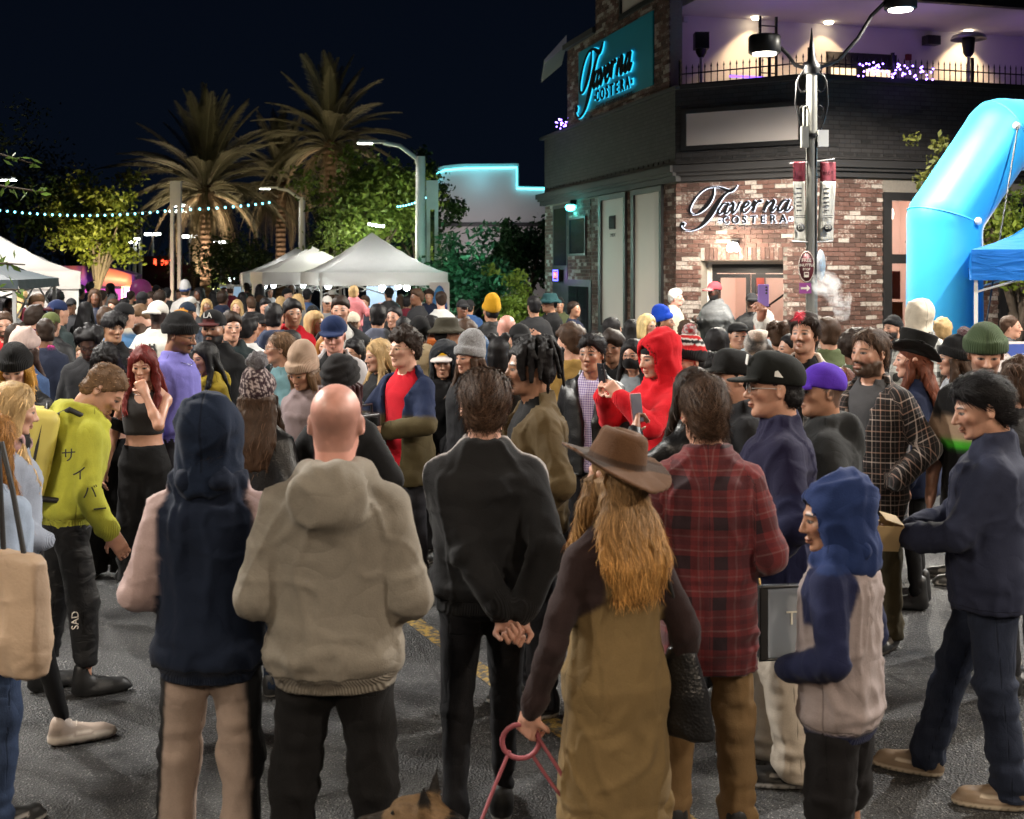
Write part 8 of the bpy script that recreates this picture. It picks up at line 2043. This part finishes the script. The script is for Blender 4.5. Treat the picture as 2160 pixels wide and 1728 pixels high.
    P(1509, 18.9, 1.84, -58, 'person in a red cap and grey yoke parka standing on the tavern step', z=.13, lod=2, w=1.16, top=T('puffer', (.015, .016, .017), fn=fn_yoke((.14, .145, .15))), hair=('buzz', 'black'), hat=HT('cap', (.55, .07, .09), bill=(.62, .2, .2), sc=1.1), skin='dark', arms=('pocket', 'phone'), beard=1.2, hp=6)
    P(1586, 17.4, 1.83, 176, 'person in a black cap and raised black collar near the glass doors', top=T('jacket', BK), hair=('buzz', 'black'), hat=HT('capback', BK2), skin='tan', z=.0)
    P(748, 10.6, 1.55, -38, 'person with black glasses in a white shirt and dark tie', top=T('jacket', BK, open=.14, inner=(.55, .55, .52), mat='twill'), hair=('wavy', 'black'), extra=('glasses',), skin='tan', beard=.5, mustache=True)
    P(612, 10.3, 1.66, 132, 'person with sleek long black hair in a white jacket', sex='f', top=T('jacket', (.5, .5, .5)), hair=('long2', 'black'), skin='light')
    P(690, 10.9, 1.60, -6, 'person with long ginger hair in a bright blue top', sex='f', top=T('sweat', (.015, .02, .30)), hair=('long', 'ginger'), skin='pale')
    return I

def far_crowd():
    rs = random.Random(21); cols = [('black', BK), ('black', BK2), ('charcoal', (.03, .03, .033)), ('navy', NV), ('grey', GY), ('white', (.45, .45, .44)), ('tan', (.28, .21, .13)), ('olive', (.06, .07, .035)), ('burgundy', (.10, .012, .022)), ('brown', (.06, .035, .02)), ('blue', (.03, .07, .18))]
    hairs = [('short black hair', ('short', 'black'), 'm'), ('short brown hair', ('short', 'brown'), 'm'), ('long black hair', ('long2', 'black'), 'f'), ('long brown hair', ('long', 'brown'), 'f'), ('blond hair', ('long', 'blond'), 'f'), ('curly dark hair', ('curly', 'darkbrown'), 'm'), ('a dark cap', ('crop', 'black'), 'm'), ('a dark beanie', ('crop', 'black'), 'm'), ('tied hair', ('bun', 'darkbrown'), 'f'), ('a pale cap', ('crop', 'brown'), 'm')]
    spots = [(150, 20), (168, 24), (200, 19.5), (216, 23), (240, 20.5), (262, 22), (276, 26), (300, 19), (318, 22), (338, 20), (352, 25), (402, 19), (420, 24), (436, 20), (450, 27), (470, 22), (486, 29), (500, 19.5), (512, 24), (530, 21), (548, 28), (560, 18), (592, 22), (606, 25), (628, 20), (648, 24), (660, 17.5), (690, 20), (770, 23), (700, 25.5), (860, 22.5), (880, 20), (905, 24), (930, 18.5), (975, 17.5), (990, 20), (140, 27), (190, 29), (232, 31), (330, 31), (378, 30), (425, 33), (472, 34), (520, 33), (570, 32), (615, 31), (820, 25), (845, 26.5), (10, 19), (45, 20), (96, 22), (1210, 18.2), (1180, 21)]
    seen = {}
    where = lambda px, Y: ('by the mural trailer' if px < 215 else 'near the pink balloon' if px < 335 else 'under the full palm' if px < 480 else 'by the farthest tent' if px < 620 else 'under the surf tent' if px < 870 else 'by the surf banner' if px < 1000 else 'by the tavern doors')
    tmpl = {}
    for (px, Y) in spots:
      while 1:
        cn, c = rs.choice(cols); hn, hr, sex = rs.choice(hairs); st = rs.choice(['jacket', 'hoodie', 'coat', 'sweat']); yaw = rs.choice([180, 170, 195, 150, 210, 160, 20, -30, 60, -60, 0])
        lab = '%s in %s %s, %s, %s' % ('person with '+hn, cn, {'jacket': 'jacket', 'hoodie': 'hoodie', 'coat': 'coat', 'sweat': 'sweatshirt'}[st], 'facing away' if abs(yaw-180) < 40 else 'in view', where(px, Y))
        lab = lab.replace(', in view', '')
        if lab not in seen: break
      if 1:
        n = seen.get(lab, 0); seen[lab] = n+1
        hat = HT('cap', BK2) if hn == 'a dark cap' else HT('beanie', BK) if hn == 'a dark beanie' else HT('cap', (.5, .48, .45)) if hn == 'a pale cap' else None
        P(px, Y, rs.uniform(1.62, 1.86), yaw, lab, group='people in the far crowd', sex=sex, top=T(st, c), hair=hr, hat=hat, skin=rs.choice(['light', 'tan', 'light', 'brown', 'pale']), legs=rs.choice([BJ, JN, dict(style='straight', col=BK2)]), arms=rs.choice([('down', 'down'), ('pocket', 'pocket'), ('phone', 'down'), ('kang', 'kang')]), w=rs.uniform(.95, 1.12), lod=3)
# ---------------------------------------------------------------- things that people carry
def wpos(info, p): q = info['l2'](p); return info['M'] @ Vector([float(v) for v in q])
def wrot(info, extra=None):
    M = info['M'].to_3x3() @ Matrix([[float(v) for v in r] for r in Rx(info['lean'])])
    return M if extra is None else M @ extra
def thing_at(name, loc, rot, label, cat):
    o = link(name, None); o.empty_display_size = .05; o.matrix_world = Matrix.Translation(loc) @ rot.to_4x4(); tag(o, label, cat); return o
def sdf_part(name, prims, v, mat, parent, col=(.5, .5, .5), fold_amp=0., seed=0):
    lo, hi = bbox(prims); F = Fld(lo, hi, v)
    for p, k in prims: (F.add if k >= 0 else (lambda a, b: F.sub(a, -b)))(p, k)
    V, Q = F.mesh()
    if fold_amp: V = V+normals(V, Q)*fold(V, seed, fold_amp)[:, None]
    return link(name, gmesh(name, G(V, Q, col)), parent, mat)
def phone(info, side, colmat, label, tilt=0., lift=.05, off=(0, 0, 0), rz=0.):
    p = hand_world(info, side); loc = p+Vector(off)+Vector((0, 0, lift))
    M = info['M'].to_3x3() @ Matrix.Rotation(R(rz), 3, 'Z') @ Matrix.Rotation(R(tilt), 3, 'X')
    r = thing_at('phone', loc, M, label, 'phone')
    sdf_part('case', [(rbox((0, 0, 0), (.037, .0045, .077), .004), 0)], .0035, colmat, r)
    m = MB(); m.box((0, .0052, 0), (.066, .0012, .144)); m.build('screen', 'phone_screen', r)
    for i in range(3): m = MB(); m.lathe([(0, .002), (.007, .002), (.007, 0)], (.02, -.0048, .055-.02*i), 10, M=Matrix.Rotation(R(90), 3, 'X')); m.build('lens', 'black_plastic', r)
    return r

def props(FG, MG):
    emit('phone_screen', (.7, .6, .65), .15); simple('phone_violet', (.30, .20, .62), .35); simple('phone_pink', (.75, .22, .25), .35); simple('phone_black', (.015, .015, .018), .3); simple('strap_black', (.014, .013, .013), .55); simple('pack_yellow', (.62, .52, .12), .6, var=.1, vs=8); simple('leash_pink', (.32, .08, .10), .6)
    phone(FG['leatherw'], 1, 'phone_pink', 'pink phone held up by the leather jacket', 10); phone(MG['redhood'], -1, 'phone_black', 'black phone aimed by the red hooded sweatshirt', 8); phone(MG['phoneg'], 1, 'phone_black', 'grey phone read by the black cropped top', -50, .02); phone(MG['raise'], -1, 'phone_violet', 'violet phone raised above the crowd', -6, .075, rz=20)
    # camcorder
    p = (hand_world(MG['camera'], 1)+hand_world(MG['camera'], -1))/2+Vector((-.02, -.03, .08)); r = thing_at('camera', p, MG['camera']['M'].to_3x3(), 'black video camera with a carrying handle held at chest height', 'camera')
    sdf_part('camera_body', [(rbox((0, .03, 0), (.05, .09, .045), .012), 0)], .007, 'black_plastic', r); m = MB(); m.lathe([(.0, .12), (.034, .12), (.036, .02), (.042, 0), (.0, .0)], (0, -.06, 0), 14, M=Matrix.Rotation(R(90), 3, 'X')); m.build('lens', 'black_plastic', r)
    m = MB(); m.tube([(0, -.05, .045), (0, -.05, .10), (0, .08, .10), (0, .08, .045)], .010, 6); m.build('handle', 'black_plastic', r); m = MB(); m.tube([(0, -.1, .075), (0, .0, .12)], .014, 6); m.build('microphone', 'black_plastic', r); m = MB(); m.box((.085, .03, .0), (.06, .008, .05)); m.build('flip_screen', 'black_plastic', r)
    # clear cup
    Mat('clear_plastic').set(base=(.95, .97, 1.), rough=.08, trans=.85, ior=1.2); p = hand_world(MG['yellow'], -1); r = thing_at('cup', p+Vector((0, -.02, .0)), Matrix.Identity(3), 'clear plastic cup with ice held by the mustard hoodie', 'cup')
    m = MB(); m.lathe([(.0, -.055), (.030, -.055), (.042, .06), (.040, .06), (.029, -.05), (.0, -.05)], (0, 0, 0), 16); m.build('wall', 'clear_plastic', r); m = MB(); m.lathe([(0, -.048), (.029, -.048), (.036, .01), (0, .012)], (0, 0, 0), 14); m.build('ice', 'white_rubber', r)
    # kraft food box
    i = FG['boxman']; p = (hand_world(i, 1)+hand_world(i, -1))/2; M = i['M'].to_3x3() @ Matrix.Rotation(R(12), 3, 'Z'); r = thing_at('food_box', p+Vector((-.05, -.01, .02)), M, 'kraft paper food box with open flaps', 'box')
    m = MB(); a, b, h = .085, .065, .055; A, B = .105, .085
    V = [(-a, -b, -h), (a, -b, -h), (a, b, -h), (-a, b, -h), (-A, -B, h), (A, -B, h), (A, B, h), (-A, B, h)]; m.add(V, [(3, 2, 1, 0), (0, 1, 5, 4), (1, 2, 6, 5), (2, 3, 7, 6), (3, 0, 4, 7)]); o = m.build('tray', 'kraft', r); o.modifiers.new('thickness', 'SOLIDIFY').thickness = .003
    for s in (-1, 1): m = MB(); m.add([(-A, s*B, h+.001), (A, s*B, h+.001), (A*.9, s*B*.15, h+.022), (-A*.9, s*B*.15, h+.022)], [(0, 1, 2, 3)]); o = m.build('flap', 'kraft', r); o.modifiers.new('thickness', 'SOLIDIFY').thickness = .003
    # yellow backpack
    i = FG['lime']; r = thing_at('backpack', wpos(i, (0, .21, 1.22)), wrot(i), 'yellow backpack with black outlines worn over the lime hoodie', 'backpack')
    sdf_part('bag', [(rbox((0, .04, 0), (.165, .095, .235), .05), 0), (rbox((0, .115, -.05), (.125, .035, .135), .025), .015)], .012, 'pack_yellow', r, fold_amp=.003)
    for s in (-1, 1):
        m = MB(); m.tube([(s*.12, .138, -.20), (s*.135, .136, .0), (s*.12, .136, .16), (s*.05, .125, .215)], .009, 5); m.tube([(s*.158, .04, -.19), (s*.165, .04, 0), (s*.155, .04, .19)], .008, 5); m.build('piping', 'strap_black', r)
        m = MB()
        m.tube([(s*.09, -.02, .20), (s*.10, -.09, .255), (s*.115, -.20, .22), (s*.13, -.30, .08), (s*.15, -.27, -.12), (s*.155, -.12, -.20), (s*.14, .0, -.20)], [.016]*7, 6); m.build('strap', 'strap_black', r)
    m = MB(); m.tube([(-.03, .0, .22), (0, .0, .26), (.03, .0, .22)], .010, 6); m.build('grab_loop', 'strap_black', r)
    for k, (x0, z0, x1, z1) in enumerate(((-.09, .12, .06, .15), (-.06, -.14, .09, -.11), (.02, .06, .03, -.14))): m = MB(); m.tube([(x0, .150, z0), (x1, .150, z1)], .007, 5); m.build('stripe', 'strap_black', r)
    # lettering on the lime sleeve and the trousers
    el, wr = i['arms'][-1]; sh = None
    root = i['root']
    for n, (t_, f) in enumerate(zip('サイバー', (.02, .30, .58, .84))):
        e0 = np.array(el)+ (np.array(el)-np.array(wr))*.95; q = e0*(1-f)+np.array(wr)*f if False else (e0+(np.array(wr)-e0)*f*.8)
        put_text('print', t_, .075, (float(q[0])-.082, float(q[1]), float(q[2])), (0, -1, 0), (0, 0, 1), 'ink', root, .002)
    put_text('print', 'SAD', .05, (-.19, .0, .42), (0, 0, 1), (0, 1, 0), 'sign_cream', root, .002)
    # leash
    i = FG['hatw']; p = hand_world(i, 1); r = thing_at('leash', p, Matrix.Identity(3), 'pink dog leash with a looped handle hanging from the hand', 'leash')
    m = MB(); m.tube([(.06*math.cos(a)-.015, 0, .055*math.sin(a)-.03) for a in np.linspace(0, 6.283, 20)], .0085, 6); m.build('handle_loop', 'leash_pink', r)
    m = MB(); m.tube([(.03, 0, .0), (.10, -.02, -.10), (.16, -.03, -.20), (.15, -.03, -.235), (.09, -.01, -.17), (.02, 0, -.07)], .006, 6); m.build('slack_loop', 'leash_pink', r)
    m = MB(); m.tube([(-.05, 0, -.06), (-.10, -.02, -.17), (-.16, -.08, -.30), (-.22, -.16, -.34)], .006, 6); m.build('strap', 'leash_pink', r)
    # black handbag on the hip of the hat wearer
    r = thing_at('handbag', wpos(i, (-.235, .06, .92)), i['M'].to_3x3() @ Matrix.Rotation(R(-60), 3, 'Z'), 'slouchy black handbag hanging at the hip of the khaki overalls', 'handbag')
    sdf_part('bag', [(loft(smoothrows([(-.20, 0, 0, .13, .045), (-.05, 0, 0, .10, .05), (.10, 0, 0, .05, .03)]), 2.3, .02), 0)], .01, 'leather', r, BK, .006, 3); sw = r.matrix_world.inverted() @ wpos(i, (-.13, .07, 1.44)); m = MB(); m.tube([(-.03, 0, .09), sw*.5+Vector((-.02, .02, .05)), sw], .008, 6); m.tube([(.03, 0, .09), sw*.5+Vector((.02, .02, .05)), sw], .008, 6); m.build('strap', 'strap_black', r)
    m = MB(); m.lathe([(.018, 0), (.022, .004), (.018, .008)], (0, -.03, .10), 14, M=Matrix.Rotation(R(90), 3, 'X')); m.build('ring', 'silver_metal', r)
    # tan tote at the left edge
    q = at(34, 1290, 4.45); r = thing_at('tote_bag', q, Matrix.Rotation(R(-30), 3, 'Z'), 'large tan tote bag hanging from the shoulder of the pale blue fleece', 'bag')
    sdf_part('bag', [(loft(smoothrows([(-.24, 0, 0, .15, .05), (-.10, 0, 0, .165, .075), (.22, 0, 0, .15, .045)]), 3.2, .025), 0)], .012, 'tote_tan', r, fold_amp=.006, seed=5); m = MB(); m.tube([(-.07, 0, .2), (-.09, 0, .45), (-.13, .02, .62)], .010, 6); m.tube([(.05, 0, .2), (-.02, 0, .45), (-.11, .02, .62)], .010, 6); m.build('strap', 'strap_black', r)
    # clear stadium bag on the blue violet jacket
    i = FG['purplej']; q = at(1648, 1310, 4.93); r = thing_at('clear_bag', q, Matrix.Rotation(R(8), 3, 'Z'), 'clear plastic bag with black edges on a chain strap', 'bag'); Mat('clear_vinyl').set(base=(.55, .62, .72), rough=.12, trans=.7, ior=1.1)
    sdf_part('pouch', [(rbox((0, 0, 0), (.10, .035, .15), .02), 0)], .01, 'clear_vinyl', r); m = MB(); m.tube([(-.10, -.03, .15), (.10, -.03, .15), (.10, -.03, -.15), (-.10, -.03, -.15), (-.10, -.03, .15)], .008, 5); m.box((-.085, 0, 0), (.03, .075, .29)); m.build('edge', 'strap_black', r); put_text('print', 'T', .08, (.03, -.04, .02), (1, 0, 0), (0, 0, 1), 'banner_cloth', r, .001)
    m = MB(); m.tube([(-.09, 0, .15), (-.10, .05, .30), (-.05, .12, .45)], .006, 5); m.build('chain', 'gold_metal', r)
    # white earbud cord
    # green bag strap and puff of vapour
    simple('bag_green', (.02, .22, .10), .6)
    m = Mat('vapour'); c = m.coord(); n = m.noise(c, 5., 5, .62, .5); d = n.step(.42, .72)*9.
    pv = m.node('ShaderNodeVolumePrincipled'); pv.inputs['Color'].default_value = (.95, .97, 1, 1); m.lk(d, pv.inputs['Density']); pv.inputs['Anisotropy'].default_value = .2
    m.nt.nodes.remove(m.b); m.lk(pv.outputs[0], m.out.inputs['Volume'])
    Y = 12.6; pr = []; rs = np.random.RandomState(2)
    for (px, py, rr) in ((1775, 665, 16), (1776, 650, 18), (1772, 634, 24), (1762, 620, 26), (1750, 606, 28), (1738, 598, 26), (1728, 600, 20), (1758, 600, 18)): p = at(px, py, Y); pr.append((ell((p.x, p.y, p.z), rr/FPX*Y), .05))
    o = sdf_part('smoke', pr, .03, 'vapour', None, fold_amp=.02); tag(o, 'white puff of vapour rising beside the shuttle sign', 'smoke'); o['kind'] = 'stuff'
    dog()

def dog():
    r = empty('dog', (gx(915, 3.5), 3.5, 0), R(-14)); r.scale = (.91, .91, .91); tag(r, 'tan and black shepherd dog looking left beside the pink leash', 'dog')
    # local: nose towards -X, body towards +X
    F = Fld((-.36, -.17, 0), (.95, .17, .80), .012)
    F.add(ell((.42, 0, .46), (.27, .115, .135))); F.add(ell((.22, 0, .44), (.16, .11, .165)), .06); F.add(ell((.64, 0, .48), (.15, .10, .11)), .06)
    F.add(cone((.14, 0, .52), (-.02, 0, .63), .095, .07), .05); F.add(ell((-.06, 0, .645), (.085, .068, .062)), .04)
    F.add(cone((-.10, 0, .635), (-.235, 0, .60), .042, .026), .025); F.add(ell((-.25, 0, .61), (.016, .018, .014)), .008); F.add(ell((-.09, 0, .675), (.04, .045, .022)), .02)
    for s in (-1, 1):
        F.add(cone((-.02, s*.048, .685), (-.012, s*.070, .775), .030, .006), .012); F.sub(ell((-.045, s*.062, .725), (.018, .014, .038)), .006)
        F.add(cone((.16, s*.075, .42), (.17, s*.085, .26), .052, .034), .04); F.add(cone((.17, s*.085, .26), (.155, s*.085, .05), .032, .024), .02); F.add(ell((.13, s*.085, .025), (.045, .03, .025)), .015)
        F.add(cone((.66, s*.07, .44), (.60, s*.085, .28), .075, .045), .04); F.add(cone((.60, s*.085, .28), (.74, s*.085, .19), .04, .026), .02); F.add(cone((.74, s*.085, .19), (.72, s*.085, .04), .024, .022), .015); F.add(ell((.69, s*.085, .024), (.045, .03, .024)), .015)
    F.add(cone((.78, 0, .50), (.88, 0, .34), .035, .04), .03); F.add(cone((.88, 0, .34), (.90, 0, .18), .04, .018), .02)
    F.cut(lambda X, Y, Z: -Z+.002+0*X+0*Y)
    V, Q = F.mesh(); N = normals(V, Q); V = V+N*(vnoise(V, (60, 60, 60))*.003+vnoise(V, (22,)*3)*.004)[:, None]
    tan = np.array((.20, .125, .065)); bk = np.array((.012, .010, .009)); q = np.clip(sstep(.47, .56, V[:, 2])*(V[:, 0] > .05)+sstep(.70, .72, V[:, 2])*(np.abs(V[:, 1]) > .03)+(V[:, 0] < -.17)*.9+(vnoise(V, (14,)*3) > .35)*.4, 0, 1)[:, None]
    c = tan*(1-q)+bk*q; c *= (1+.3*vnoise(V, (80,)*3))[:, None]; g = G(V, Q, c)
    # coat: short hairs over the surface
    rs = np.random.RandomState(3); n = 9000; ii = rs.randint(0, len(V), n); Pp, nn = V[ii], N[ii]; fl = np.tile((.9, 0, -.25), (n, 1))+rs.normal(0, .3, (n, 3)); fl -= nn*(fl*nn).sum(1, keepdims=True)*.75; fl /= np.linalg.norm(fl, axis=1, keepdims=True); L = rs.uniform(.012, .03, (n, 1)); sd = np.cross(fl, nn)*.0012
    B = np.stack([Pp-sd, Pp+sd, Pp+fl*L+sd*.2, Pp+fl*L-sd*.2], 1).reshape(-1, 3); gb = G(B, np.arange(n*4).reshape(-1, 4), np.repeat(c[ii]*rs.uniform(.6, 1.5, (n, 1)), 4, 0))
    link('body', gmesh('body', G.join([g, gb])), r, 'hair')
    for s in (-1, 1): m = MB(); m.lathe([(0, -.009), (.009, 0), (0, .009)], (-.125, s*.040, .668), 8); m.build('eye', 'black_plastic', r)
    m = MB(); m.tube([(.06+.02*math.cos(a), .085*math.cos(a), .565+.085*math.sin(a)) for a in np.linspace(0, 6.283, 22)], .010, 6); m.build('collar', 'leash_pink', r)
env_materials(); person_materials(); build_setting(); build_market()
_T = time.time()
FG = foreground(); MG = midground(); far_crowd()
props(FG, MG)
